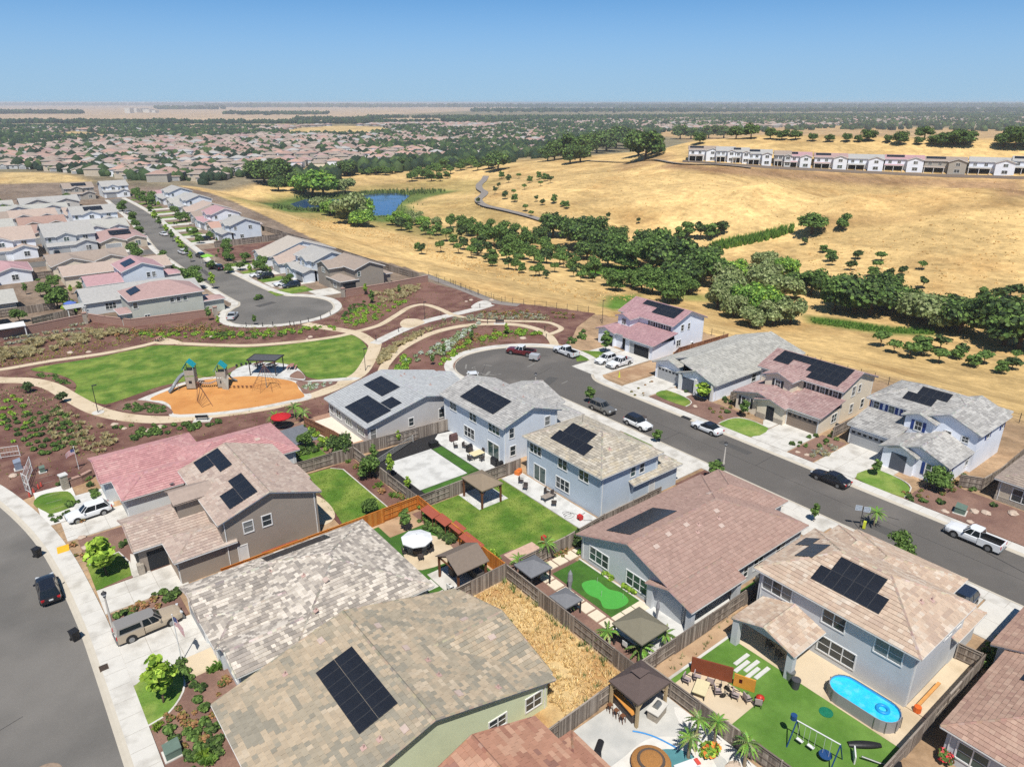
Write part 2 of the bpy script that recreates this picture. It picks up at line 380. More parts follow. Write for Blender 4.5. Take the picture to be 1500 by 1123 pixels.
        if acc is None:acc=mr.outputs[0]
        else:
            mu=n.new('ShaderNodeMath');mu.operation='MULTIPLY';L.new(acc,mu.inputs[0]);L.new(mr.outputs[0],mu.inputs[1]);acc=mu.outputs[0]
    # browner where thin
    nz=n.new('ShaderNodeTexNoise');nz.inputs['Scale'].default_value=.03;nz.inputs['Detail'].default_value=8;nz.inputs['Roughness'].default_value=.7;L.new(tc.outputs['Object'],nz.inputs['Vector'])
    mr=n.new('ShaderNodeMapRange');mr.inputs[1].default_value=.5;mr.inputs[2].default_value=.66;mr.inputs[3].default_value=0;mr.inputs[4].default_value=.75;L.new(nz.outputs[0],mr.inputs[0])
    mx=n.new('ShaderNodeMix');mx.data_type='RGBA';L.new(mr.outputs[0],mx.inputs[0]);L.new(a.outputs[0],mx.inputs[6])
    dk=n.new('ShaderNodeVectorMath');dk.operation='MULTIPLY';L.new(a.outputs[0],dk.inputs[0]);dk.inputs[1].default_value=(.72,.63,.56);L.new(dk.outputs[0],mx.inputs[7])
    ml=n.new('ShaderNodeVectorMath');ml.operation='SCALE';L.new(mx.outputs[2],ml.inputs[0]);L.new(acc,ml.inputs[3]);L.new(ml.outputs[0],b.inputs['Base Color'])
    bp=n.new('ShaderNodeBump');bp.inputs['Strength'].default_value=.35;bp.inputs['Distance'].default_value=.6
    nz=n.new('ShaderNodeTexNoise');nz.inputs['Scale'].default_value=.7;nz.inputs['Detail'].default_value=5;L.new(tc.outputs['Object'],nz.inputs['Vector']);L.new(nz.outputs[0],bp.inputs['Height']);L.new(bp.outputs[0],b.inputs['Normal'])
    me.materials.append(m)
    o=bpy.data.objects.new('ground',me);COL.objects.link(o);o['kind']='structure'
terrain()

def sheet(name,pts,z,mat,h=.12,kind='structure',zoff=0):
    m=MB();m.prism(pts,z-h,z);o=m.build(name,mat);o['kind']=kind;return o
def ribbon_pts(pts,w):
    """outline of a strip of width w along world points"""
    P=[Vector((p[0],p[1]))for p in pts];lft,rgt=[],[]
    for i,p in enumerate(P):
        d=(P[min(i+1,len(P)-1)]-P[max(i-1,0)]).normalized();nrm=Vector((-d.y,d.x))
        lft.append(tuple(p+nrm*w/2));rgt.append(tuple(p-nrm*w/2))
    return lft,rgt
def smooth(pts,k=4,closed=False):
    """Catmull-Rom through the points"""
    P=[np.array(p,float)for p in pts];n=len(P);out=[]
    for i in range(n if closed else n-1):
        if closed:a,b,c,d=P[(i-1)%n],P[i],P[(i+1)%n],P[(i+2)%n]
        else:a,b,c,d=P[max(i-1,0)],P[i],P[i+1],P[min(i+2,n-1)]
        for j in range(k):
            t=j/k;out.append(tuple(.5*((2*b)+(c-a)*t+(2*a-5*b+4*c-d)*t*t+(3*b-a-3*c+d)*t**3)))
    if not closed:out.append(tuple(P[-1]))
    return out
def strip(name,pts,w,z,mat,h=.1,kind='structure'):
    l,r=ribbon_pts(pts,w);m=MB();n=len(l)
    v=[(p[0],p[1],z)for p in l]+[(p[0],p[1],z)for p in r]+[(p[0],p[1],z-h)for p in l]+[(p[0],p[1],z-h)for p in r]
    f=[]
    for i in range(n-1):
        f+=[(n+i,n+i+1,i+1,i),(i,i+1,2*n+i+1,2*n+i),(n+i+1,n+i,3*n+i,3*n+i+1)]
    f+=[(0,2*n,3*n,n),(n-1,2*n-1,4*n-1,3*n-1)]
    m.add(v,f);o=m.build(name,mat);o['kind']=kind;return o
def drape(name,pts,w,mat,off=.18,kind='structure'):
    P=[Vector(p[:2])for p in smooth(pts,6)];l,r=ribbon_pts(P,w);m=MB();n=len(l)
    zl=TZ([p[0]for p in l],[p[1]for p in l]);zr=TZ([p[0]for p in r],[p[1]for p in r])
    z=np.maximum(zl,zr)+off
    m.add([(p[0],p[1],z[i])for i,p in enumerate(l)]+[(p[0],p[1],z[i])for i,p in enumerate(r)],[(n+i,n+i+1,i+1,i)for i in range(n-1)])
    o=m.build(name,mat);o['kind']=kind;return o

# ------------------------------------------------------------------ roads, kerbs, pavements
# right street with its bulb (world: x across, y along)
BULB=smooth([(74.7,84),(73.6,87),(70.6,91),(68.0,96),(67.4,101),(69.5,105.6),(74,108.4),(80,108.3),(85.3,106),(89,102.8),(91,99),(91.2,95),(90.4,91.5),(88.2,88.2),(85.6,85.6),(84.2,83.2),(83.9,80)],4)
road_r=[(74.7,-60)]+BULB+[(83.9,-60)]
sheet('street_right',road_r,.02,asphalt_dark,.1)
# left street: straight, then bending away to the left
kerb_l=smooth([(1.2,-60),(1.2,30),(1.2,60),(1.0,70),(.2,82),(-1.4,92),(-4.2,102.8),(-8,112),(-13,122),(-20,134),(-30,146)],4)
lft=smooth([(-8.4,-60),(-8.4,60),(-9,75),(-10.6,88),(-13.6,98),(-19,110),(-27,122),(-38,136)],4)
sheet('street_left',kerb_l+lft[::-1],.02,asphalt,.1)
def kerbwalk(name,edge,side,gut=.55,wk=1.9,rng=None):
    """rolled kerb and pavement along a road edge; side = +1 when the pavement lies left of the edge direction"""
    P=[Vector(p)for p in edge]
    def off(d):
        o=[]
        for i,p in enumerate(P):
            t=(P[min(i+1,len(P)-1)]-P[max(i-1,0)]).normalized();o.append(p+Vector((-t.y,t.x))*d*side)
        return o
    a,b,c,d=off(0),off(gut*.55),off(gut),off(gut+wk);n=len(P);m=MB()
    ring=[(a,.022),(b,.03),(c,.135),(d,.135),(d,-.05)]
    v=[]
    for ln,z in ring:v+=[(p.x,p.y,z)for p in ln]
    f=[];mi=[]
    for k in range(4):
        for i in range(n-1):
            q=(k*n+i,k*n+i+1,(k+1)*n+i+1,(k+1)*n+i);f.append(q[::-1]if side>0 else q);mi.append(0 if k<2 else 1)
    m.v=v;m.f=[list(q)for q in f];m.m=mi;m.c=[(1,1,1)]*len(f)
    o=m.build(name,[gutter_con,concrete]);o['kind']='structure';return o
kerbwalk('pavement_left',[p for p in kerb_l if p[1]>-40],-1,.6,1.75)
kerbwalk('pavement_right',[(74.7,-40),(74.7,0),(74.7,40),(74.7,82)]+BULB[:-1]+[(83.9,78),(83.9,40),(83.9,-40)],1,.5,1.55)
# expansion joints in the pavements
mj=MB()
for k in range(56):
    y=-5+2.0*k
    mj.box(1.85,y-.018,.13,3.5,y+.018,.1375)
for k in range(50):
    y=-12+1.9*k
    mj.box(72.7,y-.018,.13,74.2,y+.018,.1375);mj.box(84.4,y-.018,.13,85.9,y+.018,.1375)
mj.build('pavement_joints',M('joint_grey',lin(176,170,160),.95,0))['kind']='structure'  # joint strips in a grey darker than the paving
# far street beyond the park, with its own bulb
fl=smooth([G(160,293),G(177,307.5),G(189,317),G(210,338.5),G(230,364.5),(53.3,240),(52.6,215),(52.3,192),(52.5,180),(52.8,176)],3)
fr=smooth([G(177,290.3),G(194,298.8),G(221,314.6),G(243,333.8),G(263,350.5),G(286,369),G(307,387),(61.5,205),(61.9,190),(62.6,180),(64.1,174.3)],3)
fb=smooth([(52.8,176),(51.6,172.6),(49.4,170.5),(47,167),(45.4,161),(46.6,156.6),(51.6,152.6),(57.6,151),(63,152),(68,156),(70,161),(70,165.6),(67.9,170.3),(64.1,174.3)],3)
sheet('street_beyond_park',fl[:-1]+fb[:-1]+fr[::-1],.02,asphalt,.1)
kerbwalk('pavement_beyond_park',fl[:-1]+fb[:-1]+fr[::-1],-1,.5,1.6)
sheet('cross_street',[(-120,254),(52.6,254),(52.6,263),(-120,263)],.024,asphalt,.1)
# dark crack sealing, patches and a manhole on the left street
m=MB();m.lathe((-3.6,51.0,.02),[(0,.010),(1.15,.010),(1.2,0)],28,0);m.lathe((-3.6,51.0,.03),[(0,.008),(.38,.008),(.4,0)],20,1)
o=m.build('manhole_cover',[M('manhole_collar',lin(158,138,120),.9,.2,3),M('cast_iron',lin(120,95,82),.7,.2,8)],smooth=False);tag(o,'round manhole cover in a tan concrete collar on the left street','manhole cover')
m=MB();m.lathe((79.3,67.4,.02),[(0,.010),(.62,.010),(.66,0)],24,0)
o=m.build('manhole_cover',[M('cast_iron_dark',lin(88,80,76),.7,.2,8)]);tag(o,'brown manhole cover in the asphalt between the parked white sedan and SUV','manhole cover')
sealm=M('crack_sealant',(.028,.028,.03),.6,.1,4)
m=MB()
for(x,y,a,l,w)in((79.2,20,1.571,110,.03),(77,60,.02,4.6,.04),(81.4,47,.03,4.6,.04),(77,12,.05,4.6,.05),(77.1,31,.4,3,.04),(81.7,8,2.6,3,.05),(-5.6,58,.3,3,.04),(-2,37,2.7,2.6,.04),(76.8,74,1.2,3,.04),(72,100,.8,6,.05),(84,101,2.3,7,.05),(79,92,.3,8,.04),(-6.9,70,1.3,4,.05),(-2.2,46.2,1.1,.7,.10),(-2.6,45.2,.2,.5,.08),(-1.5,40.3,1.4,.5,.06),(-.2,44.6,1.8,.35,.05),(-5.1,48.4,.3,.5,.2),(-5.3,42.1,.9,.4,.1),(80.6,29,1.9,1.2,.10),(81.0,16.5,1.35,6,.09)):
    m.cbox(x,y,.026,l,w,.006,a)
m.build('crack_sealant',sealm)['kind']='stuff'
# resurfaced patches and pale scuffs
pt_=MB()
for(x,y,a,l,w)in((-5.5,36.5,1.57,4.5,1.3),(81.6,52,1.57,5,1.2),(77.2,28.5,1.57,3.6,1.6),(77.4,88,.4,5,1.8),(57,170,.3,5,2),(56,215,1.5,9,1.4)):pt_.cbox(x,y,.0215,l,w,.004,a)
pt_.build('road_patch',M('asphalt_patch',lin(92,90,88),.92,.12,.8,9))['kind']='stuff'
pt_=MB()
for k in range(16):
    a=2.2+k*.16;r=3.2+.3*math.sin(k*2.1);pt_.cbox(73.4+r*math.cos(a),99.6+r*math.sin(a),.0235,.62,.16+.1*math.sin(k*1.7),.003,a+1.57)
for(x,y,a,l,w)in((71.5,98,.6,2.2,.5),(74,101.4,2.2,1.6,.3),(80.5,96.5,.3,2.6,.25),(79.5,86,.2,1.8,.2),(70.4,103.4,.9,2.4,.3)):pt_.cbox(x,y,.023,l,w,.003,a)
pt_.build('road_scuffs',M('asphalt_scuff',lin(142,139,134),.95,.2,2,9))['kind']='stuff'
# flat-lying drain grates
m=MB();m.cbox(2.0,60.2,.12,.7,.8,.05,0);
for k in range(6):m.cbox(2.0,59.88+.13*k,.148,.6,.05,.02,0,1)
tag(m.build('drain_grate',[M('grate_iron',lin(96,78,62),.7,.2,9),metal_d]),'rusty iron drain grate set in the pavement beside the black bin','drain grate')
m=MB();m.cbox(84.2,62.8,.08,.6,1.7,.12,0)
tag(m.build('storm_inlet',metal_d),'dark kerb inlet on the far side of the street across from the white SUV','storm inlet')
# pond and trail
m=MB();m.prism(POND,-8.75,-8.6)
wm=M('pond_water',lin(58,92,136,.8),.06,.25,.05,spec=.6,c2=lin(40,58,60),c2lo=.5,c2hi=.6,c2sc=.05);o=m.build('pond_water',wm);o['kind']='structure'
trail=M('trail_asphalt',lin(150,142,135),.9,.1,.5,6)
drape('trail_path',[GT(*p)for p in((712,259),(708,266),(702,272),(703,278),(710,283),(707,288),(701,293),(703,298),(712,303),(730,307),(752,312),(775,318),(800,326),(815,332))],4.2,trail,.3)
drape('trail_path',[GT(*p)for p in((860,236),(900,238),(950,235),(1000,241),(1100,247))],2.6,trail,.3)
# ------------------------------------------------------------------ houses
PAL={}
def pal(name,*cs,k=.62): # soft blend: each tile colour sits part-way towards the roof's mean
    n=sum(c[3]for c in cs);mu=[sum(c[i]*c[3]for c in cs)/n for i in range(3)];g=sum(mu)/3
    PAL[name]=[(lin(*[(mu[i]+(c[i]-mu[i])*k)*.86+g*.14 for i in range(3)]),c[3])for c in cs]
pal('pink',(205,146,146,5),(214,158,156,4),(194,134,136,3),(224,176,170,1))
pal('tan',(190,165,150,4),(204,182,166,3),(214,196,180,2),(176,152,140,2))
pal('blend',(238,226,210,4),(214,202,186,3),(170,159,148,4),(148,139,130,3),(192,180,166,3),k=.85)
pal('green',(202,180,150,4),(176,162,138,4),(152,145,128,4),(186,167,140,3),(214,194,166,1),k=.8)
pal('brick',(196,140,112,4),(178,122,98,3),(212,162,132,3),(158,110,94,1),k=.9)
pal('rust',(190,152,132,4),(176,138,120,3),(202,168,146,3),(164,124,110,1))
pal('peach',(208,180,154,4),(222,202,180,3),(196,166,142,3),(182,154,134,1.5),(230,216,198,1.2))
pal('cocoa',(180,146,132,5),(174,139,126,4),(187,153,139,4))
pal('sand',(196,184,164,4),(218,208,190,4),(166,156,140,3),(150,142,130,2),(206,190,160,2))
pal('grey',(190,187,183,4),(172,170,167,4),(206,203,198,3),(156,154,152,2))
pal('silver',(186,189,191,5),(180,183,186,4),(192,195,196,3))
pal('rose',(196,152,156,5),(188,143,148,3),(206,165,167,2))
pal('pale',(180,178,170,4),(198,196,187,4),(166,164,157,3),(208,205,196,2))
pal('mauve',(190,156,150,4),(178,141,136,3),(202,172,166,3),(168,130,128,2))
pal('ash',(188,185,180,4),(210,207,201,3),(166,163,159,3),(150,147,144,2))
pal('taupe',(170,152,138,4),(182,164,148,3),(160,142,130,3))
pal('terra',(204,160,142,4),(190,146,130,3),(216,178,158,2))
def pick(P):
    r=random.random()*sum(w for _,w in P)
    for c,w in P:
        r-=w
        if r<=0:return c
    return P[-1][0]
WALL={}
def wallm(name,c):return M('stucco_'+name,lin(*c,.98),.93,.05,.7,6,bump=.05,bsc=9,c2=tuple(x*.9 for x in lin(*c,.98)),c2lo=.5,c2hi=.75,c2sc=.5)

def roof_faces(v):
    """convex roof planes of one block: (points with the first two on the eave, side)"""
    x0,y0,x1,y1,ze,k,p=v['x0'],v['y0'],v['x1'],v['y1'],v['ze'],v['k'],v['p']
    F=[]
    if k[0]in 'xy':
        ax=k[0]
        if ax=='y':X0,X1,Y0,Y1=y0,y1,x0,x1
        else:X0,X1,Y0,Y1=x0,x1,y0,y1
        w=(Y1-Y0)/2;ym=(Y0+Y1)/2;zr=ze+w*p
        xa=X0+(w if k[1]=='h' else 0);xb=X1-(w if k[2]=='h' else 0)
        if xa>xb:
            mid=(xa+xb)/2
            if k[1]=='h' and k[2]=='h':xa=xb=(X0+X1)/2;zr=ze+min(w,(X1-X0)/2)*p
            else:xa=xb=mid
        def q(a,b,z):return(a,b,z)if ax=='x' else(b,a,z)
        lo=[q(X0,Y0,ze),q(X1,Y0,ze),q(xb,ym,zr),q(xa,ym,zr)];hi=[q(X1,Y1,ze),q(X0,Y1,ze),q(xa,ym,zr),q(xb,ym,zr)]
        if ax=='y':lo=[lo[1],lo[0],lo[3],lo[2]];hi=[hi[1],hi[0],hi[3],hi[2]]
        if xb-xa<1e-4:lo=lo[:3];hi=hi[:3]
        F.append((lo,'S' if ax=='x' else 'W'));F.append((hi,'N' if ax=='x' else 'E'))
        if k[1]=='h':
            t=[q(X0,Y1,ze),q(X0,Y0,ze),q(xa,ym,zr)]
            if ax=='y':t=[t[1],t[0],t[2]]
            F.append((t,'W' if ax=='x' else 'S'))
        if k[2]=='h':
            t=[q(X1,Y0,ze),q(X1,Y1,ze),q(xb,ym,zr)]
            if ax=='y':t=[t[1],t[0],t[2]]
            F.append((t,'E' if ax=='x' else 'N'))
        v['zr']=zr;v['ridge']=(q(xa,ym,zr),q(xb,ym,zr))
    elif k[0]=='s':
        ax,sg=k[1],k[2] # sx+ : rises towards +x
        if ax=='x':
            zr=ze+(x1-x0)*p
            F.append(([(x0,y1,ze),(x0,y0,ze),(x1,y0,zr),(x1,y1,zr)],'W')if sg=='+' else([(x1,y0,ze),(x1,y1,ze),(x0,y1,zr),(x0,y0,zr)],'E'))
        else:
            zr=ze+(y1-y0)*p
            F.append(([(x0,y0,ze),(x1,y0,ze),(x1,y1,zr),(x0,y1,zr)],'S')if sg=='+' else([(x1,y1,ze),(x0,y1,ze),(x0,y0,zr),(x1,y0,zr)],'N'))
        v['zr']=zr;v['ridge']=None
    return F
def frame_of(pts):
    o=Vector(pts[0]);e=(Vector(pts[1])-o).normalized();n=None
    n=e.cross(Vector(pts[2])-o).normalized()
    if n.z<0:n=-n
    s=n.cross(e)
    return o,e,s,n
def tiles(mb,pts,P,ex=.38,tw=.34,run=.45,clump=None):
    """overlapping concrete tiles over one roof plane"""
    o,e,s,n=frame_of(pts)
    uv=[((Vector(p)-o).dot(e),(Vector(p)-o).dot(s))for p in pts];k=len(uv)
    vm=max(b for a,b in uv);rows=max(1,int(vm/ex+.5));ex=vm/rows
    def ext(v):
        us=[]
        for i in range(k):
            (a,b),(c,d)=uv[i],uv[(i+1)%k]
            if abs(d-b)<1e-9:
                if abs(v-b)<1e-6:us+=[a,c]
            elif min(b,d)-1e-6<=v<=max(b,d)+1e-6:us.append(a+(c-a)*(v-b)/(d-b))
        return(min(us),max(us))if us else(0,0)
    prev=None;V,F,C=mb.v,mb.f,mb.c;MI=mb.m
    for r in range(rows):
        L0,R0=ext(r*ex+1e-5);L1,R1=ext((r+1)*ex-1e-5)
        lo,hi=min(L0,L1),max(R0,R1)
        u=lo-(tw/2 if r%2 else 0);c=pick(P);row=[]
        while u<hi-.02:
            a,b=u,u+tw*.985;u+=tw
            a0,b0,a1,b1=max(a,L0),min(b,R0),max(a,L1),min(b,R1)
            if b0<=a0+.01 and b1<=a1+.01:continue
            if b0<=a0:a0=b0=min(max(a,L0),R0)
            if b1<=a1:a1=b1=min(max(a,L1),R1)
            q=random.random()
            if q>run:c=pick(P)
            elif prev and q<run*.35:c=prev[min(len(row),len(prev)-1)]
            row.append(c)
            j=random.uniform(.92,1.08);cc=(c[0]*j,c[1]*j,c[2]*j)
            h0=.075+random.uniform(-.012,.012);v0,v1=r*ex-.03,(r+1)*ex
            B=len(V)
            p0=o+e*a0+s*v0;p1=o+e*b0+s*v0
            V.append(tuple(p0+n*h0));V.append(tuple(p1+n*h0));V.append(tuple(o+e*b1+s*v1+n*.014));V.append(tuple(o+e*a1+s*v1+n*.014));V.append(tuple(p0));V.append(tuple(p1))
            F.append([B,B+1,B+2,B+3]);F.append([B+4,B+5,B+1,B]);C.append(cc);C.append(cc);MI+=[0,0]
        prev=row or prev
def caps(mb,p,q,P,w=.13):
    p,q=Vector(p),Vector(q);L=(q-p).length
    if L<.2:return
    d=(q-p)/L;sd_=d.cross(Vector((0,0,1))).normalized();up=sd_.cross(d);k=int(L/.42)+1
    for i in range(k):
        a,b=p+d*(L*i/k),p+d*min(L,L*(i+1)/k+.04)
        c=tuple(x*random.uniform(.84,.96)for x in pick(P))
        z0,z1=.075,.06
        mb.add([tuple(a-sd_*w+up*.0),tuple(a+up*(z0+.05)),tuple(a+sd_*w),tuple(b-sd_*w),tuple(b+up*(z1+.05)),tuple(b+sd_*w)],[(0,1,4,3),(1,2,5,4),(0,2,1)],0,c)
_WC={}
def win_mesh(w,h,n,bars,glass):
    key=(round(w,2),round(h,2),n,bars,glass.name)
    if key in _WC:return _WC[key]
    f=MB();t=.10;d=.07 # faces -Y, hung on the wall plane y = 0
    f.box(-w/2-t,-d,-t*1.2,w/2+t,0,0);f.box(-w/2-t,-d,h,w/2+t,0,h+t)
    f.box(-w/2-t,-d,0,-w/2,0,h);f.box(w/2,-d,0,w/2+t,0,h)
    panes=[]
    for i in range(n):
        a,b=-w/2+w*i/n,-w/2+w*(i+1)/n
        if i:f.box(a-.045,-d+.004,0,a+.045,0,h)
        if bars>=1:f.box(a+.04,-.045,h/2-.022,b-.04,-.008,h/2+.022)
        if bars>=2:f.box((a+b)/2-.016,-.04,.04,(a+b)/2+.016,-.008,h-.04)
        panes.append(((a+b)/2,(b-a)-.09))
    fm=f.build('window_frame',trim_w,mesh_only=True)
    p=MB();pw=panes[0][1];p.box(-pw/2,-.016,.03,pw/2,-.003,h-.03)
    pm=[p.build('pane',g_,mesh_only=True)for g_ in(glass,glass,glass_g,M('window_blind',lin(150,152,150,.6),.3,.25,14,stretch=(.1,.1,14),spec=.5))]  # pane colours vary to paint in differing reflections, besides blinds
    sh=MB();sh.box(-.2,-.05,-.05,.2,0,h+.05)
    for k in range(int(h/.16)):sh.box(-.16,-.062,.05+.16*k,.16,-.05,.05+.16*k+.1)
    _WC[key]=(fm,pm,[q[0]for q in panes],sh)
    return _WC[key]
ROT={'S':0.0,'N':PI,'W':-PI/2,'E':PI/2} # a window faces -Y before turning
_SH={}
def window(root,face,c,u,z,w,h,n=1,bars=1,glass=None,shut=None,name='window'):
    """c: the wall plane; u: centre along it; z: sill height"""
    fm,pm,px,sh=win_mesh(w,h,n,bars,glass or glass_d)
    o=ORG[root.name];pos=(u,c)if face in 'SN' else(c,u)
    f=child(name,fm,root,(pos[0]-o[0],pos[1]-o[1],z-o[2]),ROT[face])
    q=random.choice(pm)if glass is None else pm[0]
    for x in px:child('pane',q if random.random()<.75 else pm[0],f,(x,0,0))
    if shut:
        k=(id(sh),shut.name)
        if k not in _SH:_SH[k]=sh.build('shutter',shut,mesh_only=True)
        for s in(-1,1):child('shutter',_SH[k],f,(s*(w/2+.32),0,0))
    return f
def garage(root,face,c,u,w=4.9,h=2.15,mat=None,glazed=True,openf=False):
    o=ORG[root.name];pos=(u,c)if face in 'SN' else(c,u)
    mat=mat or M('garage_door_grey',lin(176,178,180),.6,.04,3)
    f=MB();f.box(-w/2-.16,-.09,0,-w/2,.0,h+.16);f.box(w/2,-.09,0,w/2+.16,0,h+.16);f.box(-w/2,-.09,h,w/2,0,h+.16)
    fr=child('garage_door',f.build('garage_frame',trim_w,mesh_only=True),root,(pos[0]-o[0],pos[1]-o[1],.1-o[2]),ROT[face])
    if openf:
        p=MB();p.box(-w/2,-.012,0,w/2,-.002,h);child('garage_opening',p.build('garage_opening',dark_in,mesh_only=True),fr)
        p=MB();p.box(-w/2,-.05,0,-w/2+1.1,-.012,h);child('inner_panel',p.build('inner_panel',mat,mesh_only=True),fr);return
    p=MB();p.box(-w/2,-.05,0,w/2,-.003,h/4-.012);pm=p.build('door_panel',mat,mesh_only=True)
    for k in range(4):child('door_panel',pm,fr,(0,0,k*h/4))
    if glazed:
        g=MB();g.box(-.24,-.066,h*.79,.24,-.05,h*.93);gm=g.build('door_pane',dark_in,mesh_only=True)
        for k in range(6):child('door_pane',gm,fr,((k-2.5)*w/6,0,0))
def door(root,face,c,u,w=.95,h=2.1,mat=None,z=.1):
    o=ORG[root.name];pos=(u,c)if face in 'SN' else(c,u);mat=mat or M('door_paint',lin(226,226,224),.5,.03,3)
    f=MB();f.box(-w/2-.1,-.07,0,-w/2,0,h+.1);f.box(w/2,-.07,0,w/2+.1,0,h+.1);f.box(-w/2,-.07,h,w/2,0,h+.1);f.box(-w/2,-.03,0,w/2,-.003,h,1)
    child('door',f.build('door',[trim_w,mat],mesh_only=True),root,(pos[0]-o[0],pos[1]-o[1],z-o[2]),ROT[face])
def slider(root,face,c,u,w=2.4,h=2.15,z=.1):return window(root,face,c,u,z,w,h,2,0,glass_g,name='sliding_door')
def panel_mesh(w,h):
    k=('pv',round(w,2),round(h,2))
    if k in _WC:return _WC[k]
    m=MB();m.box(-w/2+.008,-h/2+.008,.09,w/2-.008,h/2-.008,.125,1);m.box(-w/2+.03,-h/2+.03,.125,w/2-.03,h/2-.03,.129,0)
    _WC[k]=m.build('solar_panel',[solar_m,solar_f],mesh_only=True);return _WC[k]
def solar(root,v,side,u0,u1,d0,d1,nu,nv):
    """a rectangle of panels on one roof plane: u along the eave in world metres, d plan distance from the eave"""
    pts=[f for f,s in v['F']if s==side][0];o,e,s,n=frame_of(pts)
    cs=math.hypot(s.x,s.y);R0=ORG[root.name]
    for i in range(nu):
        for j in range(nv):
            uu=u0+(u1-u0)*(i+.5)/nu;dd=d0+(d1-d0)*(j+.5)/nv
            w=abs(u1-u0)/nu;h=abs(d1-d0)/nv/cs
            if side=='S':p=(uu,v['y0']+dd)
            elif side=='N':p=(uu,v['y1']-dd)
            elif side=='W':p=(v['x0']+dd,uu)
            else:p=(v['x1']-dd,uu)
            z=v['ze']+dd*v['p']
            ob=bpy.data.objects.new('solar_panel',panel_mesh(w,h));COL.objects.link(ob);ob.parent=root
            mt=Matrix((e,s,n)).transposed().to_4x4();mt.translation=Vector((p[0]-R0[0],p[1]-R0[1],z-R0[2]));ob.matrix_local=mt
def vents(root,v,side,spots):
    pts=[f for f,s in v['F']if s==side][0];R0=ORG[root.name];_,e,s_,n=frame_of(pts)
    for(u,d,kind)in spots:
        p={'S':(u,v['y0']+d),'N':(u,v['y1']-d),'W':(v['x0']+d,u),'E':(v['x1']-d,u)}[side];z=v['ze']+d*v['p'];m=MB()
        if kind=='p':m.lathe((p[0],p[1],z-.05),[(.055,0),(.055,.42),(0,.42)],8,0);nm,mt='vent_pipe',M('vent_lead',lin(200,168,158),.7,.1,5)
        else:nm,mt='roof_vent',M('vent_metal',lin(205,184,172),.7,.1,5)
        w,h,t=(.2,.2,.09)if kind=='p' else(.32,.24,.13);c=Vector((p[0],p[1],z))
        m.add([tuple(c+e*a*w+s_*b*h+n*k)for k in(.02,t)for a,b in((-1,-1),(1,-1),(1,1),(-1,1))],[(4,5,6,7),(0,1,5,4),(1,2,6,5),(2,3,7,6),(3,0,4,7)]);m.build(nm,mt,root)
HOUSES={}
